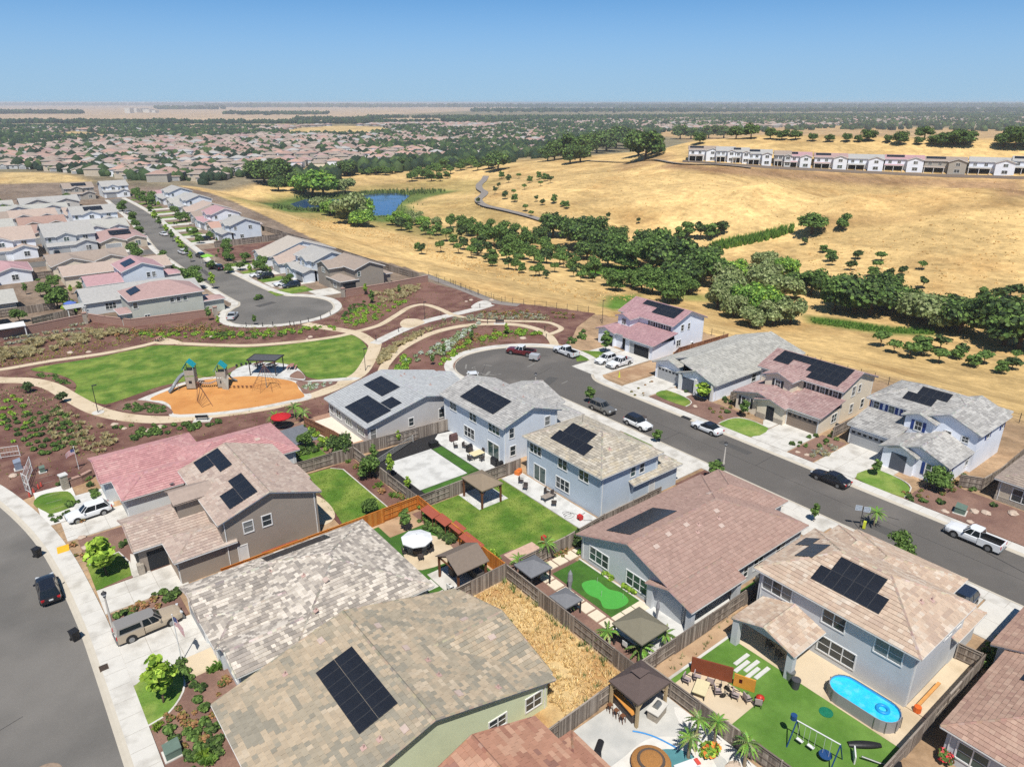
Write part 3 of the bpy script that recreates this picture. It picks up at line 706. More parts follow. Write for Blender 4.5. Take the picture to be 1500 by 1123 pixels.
def house(name,label,blocks,wall,roof,trim=None,base=None,ex=.38,tw=.34,fine=True,run=.45,cat='house',group=None,zb=0.0):
    """blocks: (x0,y0,x1,y1,eave height,kind,pitch[,options]) given at the eaves"""
    bl=[]
    for b in blocks:
        v=dict(x0=b[0],y0=b[1],x1=b[2],y1=b[3],ze=b[4]+zb,k=b[5],p=b[6],oh=.45,z0=zb,wall=True,open=False)
        if len(b)>7:v.update(b[7])
        v['F']=roof_faces(v);bl.append(v)
    cx=(bl[0]['x0']+bl[0]['x1'])/2;cy=(bl[0]['y0']+bl[0]['y1'])/2
    root=thing(name,label,cat,(cx,cy,zb),group=group)
    W,RF,FA,TL=MB(),MB(),MB(),MB();P=PAL[roof];trim=trim or trim_w
    for v in bl:
        o=v['oh'];a,b,c,d=v['x0']+o,v['y0']+o,v['x1']-o,v['y1']-o;ze=v['ze']
        if v['wall']:
            W.box(a,b,v['z0'],c,d,ze-.03)
            if v['k'][0]in 'xy':
                ym=(v['y0']+v['y1'])/2;xm=(v['x0']+v['x1'])/2;h=.02
                if v['k'][0]=='x':
                    for e_,xx,s in((v['k'][1],a,-1),(v['k'][2],c,1)):
                        if e_=='g':tri=[(xx,b,ze-.03),(xx,d,ze-.03),(xx,ym,v['zr']-.17)];tri2=[(p[0]-s*.2,p[1],p[2])for p in tri];W.add(tri+tri2,[(0,1,2)if s>0 else(0,2,1),(3,5,4)if s>0 else(3,4,5),(0,2,5,3),(1,4,5,2)])
                else:
                    for e_,yy,s in((v['k'][1],b,-1),(v['k'][2],d,1)):
                        if e_=='g':tri=[(a,yy,ze-.03),(c,yy,ze-.03),(xm,yy,v['zr']-.17)];tri2=[(p[0],p[1]-s*.2,p[2])for p in tri];W.add(tri+tri2,[(0,2,1)if s>0 else(0,1,2),(3,4,5)if s>0 else(3,5,4),(0,3,5,2),(1,2,5,4)])
            elif v['k'][0]=='s':
                f=v['F'][0][0];zr=v['zr']
                if v['k'][1]=='x':
                    for yy in(b,d):
                        q=[(a,yy,ze-.05),(c,yy,ze-.05),(c,yy,zr-.2)]if v['k'][2]=='+' else[(a,yy,ze-.05),(c,yy,ze-.05),(a,yy,zr-.2)];W.face(q);W.face(q[::-1])
                else:
                    for xx in(a,c):
                        q=[(xx,b,ze-.05),(xx,d,ze-.05),(xx,d,zr-.2)]if v['k'][2]=='+' else[(xx,b,ze-.05),(xx,d,ze-.05),(xx,b,zr-.2)];W.face(q);W.face(q[::-1])
        edges={}
        for f,sd_ in v['F']:
            RF.face(f);lowr=[(p[0],p[1],p[2]-.2)for p in f];FA.face(lowr[::-1],0)
            k=len(f)
            for i in range(k):
                p,q=f[i],f[(i+1)%k];key=tuple(sorted((tuple(round(t,3)for t in p),tuple(round(t,3)for t in q))))
                edges.setdefault(key,[]).append((p,q))
            if fine:tiles(TL,f,P,ex,tw,run)
        for key,es in edges.items():
            if len(es)==1:
                p,q=es[0];FA.face([(p[0],p[1],p[2]-.2),(q[0],q[1],q[2]-.2),(q[0],q[1],q[2]+.012),(p[0],p[1],p[2]+.012)],0)
                dx,dy=q[0]-p[0],q[1]-p[1];L=math.hypot(dx,dy)
                if abs(p[2]-q[2])<.01 and L>.3: # gutter along level eaves
                    nx,ny=dy/L*.07,-dx/L*.07
                    FA.add([(p[0],p[1],p[2]-.13),(q[0],q[1],q[2]-.13),(q[0]+nx,q[1]+ny,q[2]-.11),(p[0]+nx,p[1]+ny,p[2]-.11),(p[0]+nx,p[1]+ny,p[2]-.012),(q[0]+nx,q[1]+ny,q[2]-.012),(q[0],q[1],q[2]-.03),(p[0],p[1],p[2]-.03)],[(0,3,2,1),(3,4,5,2),(4,7,6,5)])
                elif fine and L>.3:caps(TL,p,q,P,.1)
            elif fine:caps(TL,es[0][0],es[0][1],P)
    if W.f:W.build('wall',wall,root)
    av=[sum(c[i]*w for c,w in P)/sum(w for c,w in P)for i in range(3)]
    r=RF.build('roof',M('roof_base_'+roof,tuple(av),.9,.22,1.6,8,bump=.5,bsc=5)if not fine else M('roof_under_'+roof,tuple(x*.8 for x in av),.9,.1),root)
    FA.build('fascia',trim,root)
    if fine:
        t=TL.build('roof_tiles',roof_m,None,use_col=True);R0=ORG[root.name]
        t.data.transform(Matrix.Translation((-R0[0],-R0[1],-R0[2])));t.parent=r;t['kind']='stuff'
    if fine and not group:
        v=bl[0];o=v['oh']
        for x,y in((v['x0']+o+.25,v['y0']+o-.05),(v['x0']+o-.05,v['y1']-o-.3),(v['x1']-o-.3,v['y0']+o-.05)):m=MB();m.box(x-.04,y-.04,.1,x+.04,y+.04,v['ze']-.1);m.build('downspout',wall if False else trim,root)
    HOUSES[root.name]=bl
    return root,bl
def post(root,x,y,z1,s=.55,mat=None,z0=0.0,name='porch_post'):
    m=MB();m.cbox(x,y,(z0+z1)/2,s,s,z1-z0);return m.build(name,mat or trim_w,root)
def partbox(root,name,mat,*b):
    m=MB();m.box(*b);return m.build(name,mat,root)

# ---- left column, from the park down
w_blue=wallm('slate',(150,158,170));w_taupe=wallm('taupe',(148,137,126));w_wh=wallm('white',(226,230,236));w_gr=wallm('sage',(203,210,176))
w_lgrey=wallm('grey',(190,193,196));w_pblue=wallm('pale_blue',(204,211,220));w_bgrey=wallm('dove',(183,182,182));w_sky=wallm('sky',(180,192,204))
w_cream=wallm('cream',(220,208,188));w_white2=wallm('bright',(228,233,243));w_warm=wallm('warm_grey',(196,192,186));w_beige=wallm('beige',(190,178,160));w_lg2=wallm('mist',(200,204,206));w_dk=wallm('clay_grey',(166,160,150))
h1,b1=house('tract_house','single-storey house with pinkish red tile roof beside the park playground',[
    (15.5,84.2,30.2,94.8,3.0,'xhh',.36),(8.7,84.2,18.4,90.8,3.0,'xhg',.36),(7.5,90.2,20,98.7,2.98,'xgh',.34,{'oh':.4})],w_lg2,'pink',run=.7)
window(h1,'W',7.9,94.6,1.0,1.8,1.3,2);garage(h1,'W',9.15,87.4,4.6)
window(h1,'S',84.65,18.0,1.3,1.4,.9,2);window(h1,'S',84.65,25.5,1.0,1.5,1.2,2);slider(h1,'E',29.75,88.5)
vents(h1,b1[0],'S',[(19.5,2.5,'p'),(22.4,1.6,'p'),(26,3.6,'b')])
m=MB();m.lathe((14.2,84.25,3.3),[(0,0),(.16,.03),(.3,.12)],14,sx=1,sy=.5);m.tube((14.2,84.4,2.9),(14.2,84.3,3.3),.03);m.build('satellite_dish',metal_g,h1)

h2,b2=house('tract_house','two-storey taupe house with tan tile roof and L-shaped solar groups',[
    (14.8,67.6,26.1,82.3,5.7,'ygg',.34),(7.4,72.2,16,79.8,3.1,'xgg',.36),(10.2,67.7,16.5,73.4,3.05,'xhg',.36),(25.5,76.5,28.3,80.6,2.8,'yhg',.3)],w_taupe,'tan',run=.6)
window(h2,'S',68.05,17.9,3.5,.95,1.25,1,1);window(h2,'S',68.05,19.9,3.5,.95,1.25,1,1);door(h2,'S',68.05,17.0,.9,2.0);window(h2,'E',25.65,71.5,3.4,1.5,1.2,2);window(h2,'E',25.65,78.8,3.4,1.5,1.2,2)
slider(h2,'E',25.65,73.0)
partbox(h2,'entry_opening',dark_in,7.83,73.2,.1,7.86,75.6,2.4);partbox(h2,'entry_pier',stone_m,7.5,72.35,0,8.1,73.0,1.3);window(h2,'W',7.85,77.8,.9,1.5,1.4,2)
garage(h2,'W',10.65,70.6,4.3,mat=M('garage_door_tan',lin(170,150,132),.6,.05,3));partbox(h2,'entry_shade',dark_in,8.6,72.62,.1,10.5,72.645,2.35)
house_d=HOUSES[h2.name]
m=MB();m.box(12.6,74.5,4.0,15.4,77.4,6.0);m.build('dormer',w_taupe,h2);m=MB();m.box(12.56,74.9,4.5,12.6,77.0,5.7);m.build('dormer_opening',dark_in,h2)
pm_=MB();tl_=MB()
for q in([(12.2,74.1,5.95),(12.2,75.95,6.7),(16.6,75.95,6.7),(16.6,74.1,5.95)],[(12.2,77.8,5.95),(12.2,75.95,6.7),(16.6,75.95,6.7),(16.6,77.8,5.95)]):
    q=[q[3],q[0],q[1],q[2]]if q[0][1]<75 else[q[0],q[3],q[2],q[1]]
    tiles(tl_,q,PAL['tan'],run=.6);pm_.face([(p[0],p[1],p[2]-.02)for p in q]);pm_.face([(p[0],p[1],p[2]-.15)for p in q][::-1])
d_=pm_.build('dormer_roof',M('roof_under_tan',(.4,.35,.3)),h2);t_=tl_.build('roof_tiles',roof_m,None,use_col=True);t_.data.transform(Matrix.Translation([-c for c in ORG[h2.name]]));t_.parent=d_;t_['kind']='stuff'
m=MB();m.add([(12.6,74.5,6.0),(12.6,77.4,6.0),(12.6,75.95,6.62),(12.9,74.5,6.0),(12.9,77.4,6.0),(12.9,75.95,6.62)],[(0,2,1),(3,4,5)]);m.build('dormer_gable',w_taupe,h2)
solar(h2,b2[0],'W',76.7,82.0,3.3,4.75,3,1);solar(h2,b2[0],'W',78.75,82.0,1.75,3.3,2,1);solar(h2,b2[0],'W',68.8,74.0,3.3,4.85,3,1);solar(h2,b2[0],'W',68.8,72.2,1.75,3.3,2,1)
vents(h2,b2[0],'E',[(72.5,3,'p'),(75.2,2.0,'p'),(70.5,4.2,'b')])

h3,b3=house('tract_house','single-storey house with mottled white and grey hip roof, flat solar strip along its eave',[
    (15.0,48.7,28.8,63.4,3.0,'yhh',.34),(9.6,57.2,20,63.45,2.98,'xgg',.34),(9.7,53.0,17,58.2,2.9,'xhg',.33),(10.0,48.6,18,53.6,2.96,'xgg',.34)],w_lg2,'blend',run=.38,ex=.36,tw=.36)
window(h3,'S',49.15,23.5,1.0,1.8,1.2,2);window(h3,'S',49.15,26.8,.9,1.2,1.3,1);window(h3,'S',49.15,13.0,1.0,1.5,1.2,2);slider(h3,'E',28.35,55);window(h3,'E',28.35,60,1,1.8,1.3,2)
garage(h3,'W',10.05,60.3,4.9);door(h3,'W',10.15,55.4);window(h3,'W',10.45,51.0,.9,1.6,1.4,2)
solar(h3,b3[0],'N',17.3,24.1,.55,2.2,5,1)
vents(h3,b3[0],'W',[(51,3,'p'),(56,4,'p'),(59.5,2,'p'),(53.6,5.2,'b')])

h4,b4=house('tract_house','large house with mottled green and tan tile roof carrying one big solar rectangle',[
    (7.6,32.6,30.1,47.0,3.0,'ygg',.28),(18,33.3,30.35,46.7,2.98,'xgg',.28),(4.8,33.6,12.6,39.6,2.9,'xgg',.3)],w_gr,'green',run=.62,ex=.40,tw=.40)
window(h4,'S',33.05,24.6,1.2,1.6,1.0,2);window(h4,'S',33.05,28.2,.9,1.6,1.3,2);window(h4,'E',29.75,35,.9,1.7,1.3,2);window(h4,'E',29.75,42,.9,1.7,1.3,2)
window(h4,'S',33.05,12.0,.9,1.6,1.3,2);window(h4,'W',8.05,44.2,1.0,1.5,1.2,2)
solar(h4,b4[0],'W',35.7,43.0,6.95,10.1,7,2)
vents(h4,b4[0],'W',[(33.6,9.4,'b'),(34.3,7.8,'p'),(34.6,6.7,'p'),(45.6,8.6,'b'),(44.9,5.2,'p')]);vents(h4,b4[0],'E',[(44,9.6,'b'),(40.5,9,'b'),(38.5,8.2,'p'),(36.6,8.4,'p'),(34.2,8.2,'b'),(33.6,5.0,'p')])
vents(h4,b4[1],'S',[(28,5,'b')]);vents(h4,b4[1],'N',[(27.4,5.2,'b')])

h5,b5=house('tract_house','house with mottled brown brick-coloured roof at the bottom edge of the view',[
    (14.0,12,24.8,28.9,5.6,'ygg',.36),(22,13,27.7,28.1,3.0,'xgh',.3),(7.5,13,15,27.4,3.0,'xgg',.32)],w_beige,'brick',run=.55,ex=.44,tw=.5)

# ---- centre row, from the bulb down to the lower right
h11,b11=house('tract_house','single-storey grey house with silver roof and two solar blocks at the park edge',[
    (40.2,84.6,60.4,98.6,3.0,'ygg',.235),(52,89.4,60.8,97.8,2.96,'xgg',.27,{'oh':.4})],w_bgrey,'silver',run=.8)
for y,w in((97,1.2),(94.6,1.6),(91.2,2.1),(87.2,2.1)):window(h11,'W',40.65,y,.95,w,1.25,3 if w>2 else 2)
window(h11,'S',85.05,41.5,.7,.9,1.7,1,1);window(h11,'S',85.05,47.8,1.1,.8,1.2,1,1);window(h11,'S',85.05,53.2,1.0,1.0,1.4,1,1);window(h11,'S',85.05,57.4,1.6,.9,.9,1,0)
solar(h11,b11[0],'W',90.5,96.6,5.9,9.1,4,2);solar(h11,b11[0],'W',89.2,92.9,.75,4.7,2,2);solar(h11,b11[0],'W',85.5,89.2,.75,4.7,2,2);solar(h11,b11[0],'W',86.0,89.0,4.8,6.8,2,1)
vents(h11,b11[0],'E',[(95,8.4,'p'),(94,6.6,'p'),(96,7.2,'p'),(90,6,'p')])

h10,b10=house('tract_house','two-storey pale blue house with grey roof behind the white concrete court',[
    (52.0,68.0,62.5,83.6,5.6,'ygg',.33),(60,74.4,69,85.2,3.0,'xgg',.33),(60,69,68,75,2.96,'xgh',.33)],w_pblue,'grey',run=.55)
for y,n in((80.6,2),(75.6,2),(70.6,3)):window(h10,'W',52.45,y,3.9,.8*n,1.25,n,1,glass_g)
window(h10,'W',52.45,76.6,1.0,2.5,1.5,3);slider(h10,'W',52.45,70.8,2.5,2.2);window(h10,'S',68.45,53.8,3.6,.8,1.4);window(h10,'S',68.45,54.0,.9,.9,1.4);window(h10,'S',68.45,60.2,3.7,.9,1.3)
solar(h10,b10[0],'W',71.8,79.9,1.2,4.5,5,2);vents(h10,b10[0],'E',[(73,3,'p'),(79,2,'p')])

h9,b9=house('tract_house','two-storey blue-grey house with sand-blend hip roof and patio along its back',[
    (52.7,50.3,63.6,64.8,5.6,'yhh',.42),(60,51.0,67.2,62.6,3.0,'xgh',.36),(58,49.9,67.0,54.4,3.02,'xgh',.34)],w_sky,'sand',run=.5)
window(h9,'W',53.15,62.6,3.75,2.2,1.25,3);window(h9,'W',53.15,57.4,3.75,1.6,1.3,2);window(h9,'W',53.15,53.6,3.75,1.6,1.3,2)
slider(h9,'W',53.15,61.7,2.2,2.2);window(h9,'W',53.15,57.3,.85,2.4,1.5,3);window(h9,'S',50.75,58.6,3.8,.8,1.2);window(h9,'S',50.75,60.2,3.8,.8,1.2);door(h9,'S',50.35,61.8)
solar(h9,b9[0],'W',56.0,60.4,3.15,4.85,3,1);solar(h9,b9[0],'W',54.8,61.0,1.5,3.15,4,1);vents(h9,b9[0],'S',[(57,3,'p')])

h8,b8=house('tract_house','single-storey house with plain cocoa-brown roof beside the putting green',[
    (45.5,32.2,66.6,46.7,3.0,'xgh',.36),(60,36.5,69.5,46.2,2.96,'xgh',.34),(45.2,31.0,53.4,36.6,2.86,'xgg',.3,{'wall':False})],w_lgrey,'cocoa',run=.3,ex=.42,tw=.42)
window(h8,'W',45.95,43.6,.75,2.7,1.55,3);window(h8,'W',45.95,38.3,.75,2.7,1.55,3);window(h8,'S',32.65,58.2,1.0,1.6,1.3,2);window(h8,'S',32.65,53.0+3,.9,.7,1.2,1);window(h8,'S',32.65,62.2,1.0,1.6,1.3,2);door(h8,'S',32.65,64.6)
solar(h8,b8[0],'N',47.4,54.7,2.6,5.9,4,3)
post(h8,45.75,36.2,2.8,.6,w_lgrey);post(h8,45.75,31.5,2.8,.6,w_lgrey);post(h8,52.8,31.5,2.8,.6,w_lgrey);partbox(h8,'porch_gable',w_lgrey,45.6,31.6,2.55,45.85,36.0,2.9)
m=MB();m.add([(45.6,31.6,2.9),(45.6,36.0,2.9),(45.6,33.8,3.5),(45.8,31.6,2.9),(45.8,36.0,2.9),(45.8,33.8,3.5)],[(0,2,1),(3,4,5)]);m.build('gable_wall',w_lgrey,h8)
vents(h8,b8[0],'S',[(48,5.7,'b'),(50.4,6.2,'b'),(53.2,6.2,'b'),(54.5,5.6,'p'),(53.6,5.0,'p'),(58,6,'b'),(56.8,4.4,'b'),(57.4,5.2,'p')]);vents(h8,b8[0],'N',[(53,2.4,'p'),(58.5,4.2,'p'),(59.8,4.8,'p'),(60.6,5.6,'b')])

h7,b7=house('tract_house','two-storey grey house with peach tile roof above the oval pool',[
    (52.0,14.5,62.5,29.5,5.6,'yhh',.46),(60,17.5,70,28.5,3.0,'xgh',.36),(61,22.5,68.6,29.9,3.4,'xgh',.4),(60,14.4,66,19,3.02,'xgh',.36),(47.6,22.2,53.6,28.4,2.8,'xgg',.34,{'wall':False})],w_lgrey,'peach',run=.5,ex=.40,tw=.40)
window(h7,'W',52.45,27.2,3.75,2.9,1.35,3);window(h7,'W',52.45,21.7,3.75,2.0,1.35,2);window(h7,'W',52.45,17.0,3.75,2.2,1.4,2);window(h7,'W',52.45,21.0,.8,3.3,1.5,3)
window(h7,'S',14.95,58.8,3.9,1.4,1.0,2);window(h7,'S',14.95,60.9,3.9,1.0,1.0,1)
for a,b in((47.95,28.0),(47.95,22.6)):post(h7,a,b,2.75,.6,w_lgrey)
m=MB();m.add([(47.95,22.6,2.75),(47.95,28.0,2.75),(47.95,25.3,3.7),(48.15,22.6,2.75),(48.15,28.0,2.75),(48.15,25.3,3.7)],[(0,2,1),(3,4,5)]);m.build('gable_wall',w_lgrey,h7)
solar(h7,b7[0],'W',19.75,23.95,3.2,4.75,4,1);solar(h7,b7[0],'W',18.75,24.9,1.62,3.2,6,1);solar(h7,b7[0],'N',55.3,58.4,2.0,3.7,3,1);solar(h7,b7[0],'N',57.9,59.8,.6,2.0,2,1)
vents(h7,b7[0],'S',[(57.4,2.6,'p'),(58.6,2.2,'p')]);vents(h7,b7[2],'N',[(63.8,1.5,'p')])

h6,b6=house('tract_house','house with rust-pink tile roof at the lower right corner',[
    (49.5,-4.0,72,11.5,3.0,'xhh',.40),(62,4,72.4,12.6,2.98,'xgh',.36)],w_lgrey,'rust',run=.5,ex=.40,tw=.36)
window(h6,'W',49.95,9.2,.85,2.0,1.45,2,1,glass_g);window(h6,'W',49.95,5.4,.85,2.0,1.45,2,1,glass_g);solar(h6,b6[0],'W',1.5,6.2,1.9,5.2,3,2);solar(h6,b6[0],'N',58.0,62.0,2.2,5.2,3,2)

# ---- far side of the right street
sh_dk=M('shutter_black',lin(52,54,60),.6,.05);sh_bl=M('shutter_blue',lin(46,74,146),.6,.05)
h12,b12=house('tract_house','white two-storey house with rose tile roof and open garage at the bulb',[
    (106.2,84.4,116.8,99.1,5.6,'ygg',.40),(99.8,83.7,106.9,91.6,3.0,'sx+',.19),(100.6,90.6,106.9,95.4,3.0,'sx+',.21),(99.9,94.0,107,99.2,3.0,'xgg',.30),(103.6,93.2,110,97.4,5.4,'xgg',.36)],w_white2,'rose',run=.6)
for y in(86.2,88.2,90.2):window(h12,'W',106.65,y,4.3,.75,1.0,1,1,None,sh_dk)
window(h12,'W',104.05,95.3,3.9,1.0,1.2,2,1,None);window(h12,'W',106.65,98.2,4.2,.8,.8,1);garage(h12,'W',100.25,87.4,4.9,openf=True);partbox(h12,'entry_opening',dark_in,101.02,91.4,.1,101.05,92.6,2.4);partbox(h12,'entry_opening',dark_in,100.32,94.7,.1,100.35,96.0,2.3)
window(h12,'S',84.85,109.6,4.0,.8,1.2);window(h12,'S',84.85,111.6,4.0,.6,1.2);window(h12,'S',84.85,108.8,1.0,1.2,1.2,2);solar(h12,b12[0],'W',86.0,91.8,2.0,3.7,4,1);solar(h12,b12[0],'W',86.0,95.8,3.7,5.1,7,1)
m=MB();m.cbox(112.9,84.75,.7,.75,.3,.7);m.cbox(112.9,84.58,.7,.5,.04,.5,0,1);m.build('air_conditioner',[metal_w,metal_d],h12)
h13,b13=house('tract_house','single-storey white house with pale mottled roof and craftsman gables',[
    (92.6,63.9,119.2,71.5,3.0,'sy+',.30),(95.2,71.5,118.2,78.4,3.0,'sy-',.33),(93.6,71.2,99,78.4,3.0,'xgg',.34,{'oh':.5}),(92.5,64.0,97,72,3.0,'xgg',.36)],w_white2,'pale',run=.6)
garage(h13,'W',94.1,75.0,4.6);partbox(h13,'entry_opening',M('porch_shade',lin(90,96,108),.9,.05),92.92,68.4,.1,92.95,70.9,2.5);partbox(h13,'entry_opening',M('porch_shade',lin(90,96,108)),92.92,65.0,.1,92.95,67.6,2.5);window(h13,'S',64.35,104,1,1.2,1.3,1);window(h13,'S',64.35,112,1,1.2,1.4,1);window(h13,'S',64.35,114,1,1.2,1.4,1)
for y in(64.6,68.0,71.2):post(h13,92.7,y,2.9,.4)
h14,b14=house('tract_house','cream two-storey house with mauve tile roof and wide stepped solar array',[
    (99.9,46.6,110.6,61.4,5.6,'ygg',.36),(93.9,46.4,100.6,52.9,3.0,'sx+',.19),(93.2,52.0,100.8,61.0,3.0,'xgg',.24),(93.0,51.6,98,57,2.96,'xgg',.3),(97.6,53.6,104,59.0,5.5,'xgg',.36)],w_cream,'mauve',run=.6)
garage(h14,'W',94.35,49.4,4.9,mat=M('garage_door_taupe',lin(150,134,120),.6,.04,3))
for y in(48.0,50.1,52.3):window(h14,'W',100.35,y,4.25,.8,1.05,1,2,None,sh_dk)
window(h14,'W',98.05,56.3,3.8,.9,1.25,1,2,None,sh_dk);window(h14,'W',100.35,60.2,4.2,.8,.8);window(h14,'W',93.65,58.8,.9,1.5,1.5,2,1,None,sh_dk);partbox(h14,'entry_opening',dark_in,93.42,53.6,.1,93.45,54.9,2.4);partbox(h14,'stone_base',stone_m,93.36,51.98,0,93.44,53.5,.9);partbox(h14,'stone_base',stone_m,93.36,55.0,0,93.44,56.6,.9)
partbox(h14,'stone_base',stone_m,94.28,46.85,0,94.36,46.95,.9)
window(h14,'S',47.05,104.0,3.9,1.0,1.5);window(h14,'S',47.05,105.8,4.1,.7,1.2);window(h14,'S',47.05,104.2,1.0,.9,1.4);window(h14,'S',47.05,107.6,1.0,.9,1.4);window(h14,'S',46.85,98.8,1.0,1.4,1.3,2)
solar(h14,b14[0],'W',47.9,60.0,3.7,5.25,10,1);solar(h14,b14[0],'W',57.3,60.1,2.2,3.7,2,1);solar(h14,b14[0],'W',47.9,54.2,2.2,3.7,5,1);solar(h14,b14[0],'W',48.0,53.2,.7,2.2,4,1)
h15,b15=house('tract_house','white two-storey house with ash roof and royal blue shutters',[
    (100.9,28.2,111.8,43.6,5.6,'yhh',.42),(95.4,36.5,101.6,43.2,3.0,'sx+',.19),(98.8,33.0,106,37.6,5.5,'xgg',.40),(99.6,27.7,110,36.0,5.58,'xgg',.40),(92.6,28.2,102,36.0,3.0,'xgg',.40),(92.2,32.0,98,37.0,2.96,'xgg',.42)],w_white2,'ash',run=.62)
garage(h15,'W',95.85,40.2,4.9)
for y in(42.2,40.0,37.9):window(h15,'W',101.35,y,4.2,.8,1.1,1,2,None,sh_bl)
window(h15,'W',99.25,35.3,3.8,.9,1.3,1,2,None,sh_bl);window(h15,'W',100.05,31.8,3.9,.8,.8,1,2);window(h15,'W',100.05,29.6,3.9,.8,.8,1,2);window(h15,'W',93.05,30.4,.8,1.4,1.6,2,1,glass_g,sh_bl)
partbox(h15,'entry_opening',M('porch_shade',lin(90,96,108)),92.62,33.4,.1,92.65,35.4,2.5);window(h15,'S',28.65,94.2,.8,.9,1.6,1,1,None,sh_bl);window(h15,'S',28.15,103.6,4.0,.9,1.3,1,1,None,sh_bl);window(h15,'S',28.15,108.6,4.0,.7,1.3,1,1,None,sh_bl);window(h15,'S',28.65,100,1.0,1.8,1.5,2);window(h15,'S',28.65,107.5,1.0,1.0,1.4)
solar(h15,b15[0],'W',34.1,38.2,3.3,4.95,4,1);solar(h15,b15[0],'W',35.4,39.4,1.7,3.3,4,1)
h16,b16=house('tract_house','beige single-storey house with taupe roof, half out of view at the right',[
    (94.4,8,112,23.8,3.0,'xhh',.36)],w_beige,'taupe')
window(h16,'W',94.85,20.6,.75,2.2,1.6,2);partbox(h16,'stone_base',stone_m,94.78,9,0,94.86,23.4,.7)
# ------------------------------------------------------------------ trees: prototypes with leaf-clump crowns
def crown(name,lobes,n,size,cols,flat=0.35,inner=.72,droop=0.0,seed=1):
    rg=np.random.default_rng(seed);m=MB();L=np.array(lobes,float)
    w=L[:,3]**2;pick_=rg.choice(len(L),n,p=w/w.sum())
    d=rg.normal(size=(n,3));d/=np.linalg.norm(d,axis=1)[:,None];d[:,2]=np.where(d[:,2]<-.35,-d[:,2]*.6,d[:,2])
    rad=rg.uniform(.78,1.06,n)[:,None]
    P=L[pick_,:3]+d*L[pick_,3:4]*rad*np.array([1,1,.85])
    for i in range(n):
        nv=d[i]+rg.normal(size=3)*.55;nv[2]+=flat;nv/=np.linalg.norm(nv)
        a=np.cross(nv,rg.normal(size=3));a/=np.linalg.norm(a)+1e-9;b=np.cross(nv,a)
        s=size*rg.uniform(.6,1.35);p=P[i];c=cols[rg.integers(len(cols))];k=rg.uniform(.7,1.3);c=(c[0]*k,c[1]*k,c[2]*k)
        q=[p-a*s*.55-b*s*.25,p+a*s*.1-b*s*.6+nv*s*.12,p+a*s*.6-b*s*.05,p+a*s*.15+b*s*.55+nv*s*.1,p-a*s*.5+b*s*.3]
        m.add([tuple(x)for x in q],[(0,1,2),(0,2,3),(0,3,4)],0,c)
    ico=[(0,0,1)]+[(math.cos(t*2*PI/6)*.85,math.sin(t*2*PI/6)*.85,.45)for t in range(6)]+[(math.cos((t+.5)*2*PI/6)*.9,math.sin((t+.5)*2*PI/6)*.9,-.4)for t in range(6)]+[(0,0,-.8)]
    fc=[(0,1+t,1+(t+1)%6)for t in range(6)]+[(1+t,7+t,1+(t+1)%6)for t in range(6)]+[(1+(t+1)%6,7+t,7+(t+1)%6)for t in range(6)]+[(13,7+(t+1)%6,7+t)for t in range(6)]
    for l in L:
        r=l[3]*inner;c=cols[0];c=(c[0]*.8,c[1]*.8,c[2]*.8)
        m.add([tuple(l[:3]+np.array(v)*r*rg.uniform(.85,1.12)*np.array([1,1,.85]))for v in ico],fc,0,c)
    return m.build('crown',leaf_m,mesh_only=True,use_col=True)
def trunk_mesh(h,r,limbs=(),mat=None):
    m=MB();m.tube((0,0,-.4),(.05*h*.2,0,h*.55),r*1.15,r*.85,7);m.tube((.01*h,0,h*.5),(0,.03*h,h),r*.85,r*.5,6)
    for(x,y,z)in limbs:m.tube((0,0,h*.6),(x,y,z),r*.5,r*.18,5)
    return m.build('trunk',mat or bark_m,mesh_only=True,smooth=True)
def lobes_rand(seed,n,rx,rz,cz,r0,r1):
    g=random.Random(seed);o=[(0,0,cz,r1)]
    for i in range(n):
        t=2*PI*i/n+g.uniform(-.4,.4);d=rx*g.uniform(.55,1)
        o.append((math.cos(t)*d,math.sin(t)*d,cz+g.uniform(-rz,rz),g.uniform(r0,r1)))
    return o
GR_OAK=[lin(62,80,48),lin(74,94,54),lin(88,106,62),lin(52,68,44)]
GR_MID=[lin(84,108,54),lin(98,124,62),lin(112,138,72),lin(70,94,48)]
GR_BRI=[lin(106,142,60),lin(124,160,72),lin(92,128,54),lin(140,172,86)]
GR_OLV=[lin(118,130,82),lin(134,146,98),lin(100,114,70),lin(150,158,112)]
GR_YEL=[lin(142,168,62),lin(122,152,54),lin(160,184,76),lin(104,134,48)]
def tree_kind(tag_,hgt,r,lobes,n,size,cols,**k):
    mats=k.pop('mat',None);tr=trunk_mesh(hgt,r,[(l[0]*.6,l[1]*.6,l[2])for l in lobes[1:5]],mats)
    return(crown(tag_,lobes,n,size,cols,**k),tr)
TK={}
for i in range(4): # height about 10
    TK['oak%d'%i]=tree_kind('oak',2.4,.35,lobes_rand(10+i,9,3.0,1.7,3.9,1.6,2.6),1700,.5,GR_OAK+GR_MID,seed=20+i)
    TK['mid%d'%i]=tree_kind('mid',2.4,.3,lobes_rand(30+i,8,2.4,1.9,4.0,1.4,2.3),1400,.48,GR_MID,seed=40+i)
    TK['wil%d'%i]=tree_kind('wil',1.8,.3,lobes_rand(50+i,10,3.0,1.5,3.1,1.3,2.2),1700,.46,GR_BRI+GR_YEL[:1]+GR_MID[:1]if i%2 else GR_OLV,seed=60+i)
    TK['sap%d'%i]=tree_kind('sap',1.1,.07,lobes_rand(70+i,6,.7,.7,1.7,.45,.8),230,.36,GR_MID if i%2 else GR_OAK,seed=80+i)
    TK['str%d'%i]=tree_kind('str',2.4,.07,[(0,0,2.2,.75),(.3,.15,3.0,.85),(-.25,.2,3.1,.8),(.1,-.3,3.9,.75),(-.1,.1,4.7,.5)],330,.36,GR_YEL if i%2 else GR_MID,seed=90+i)
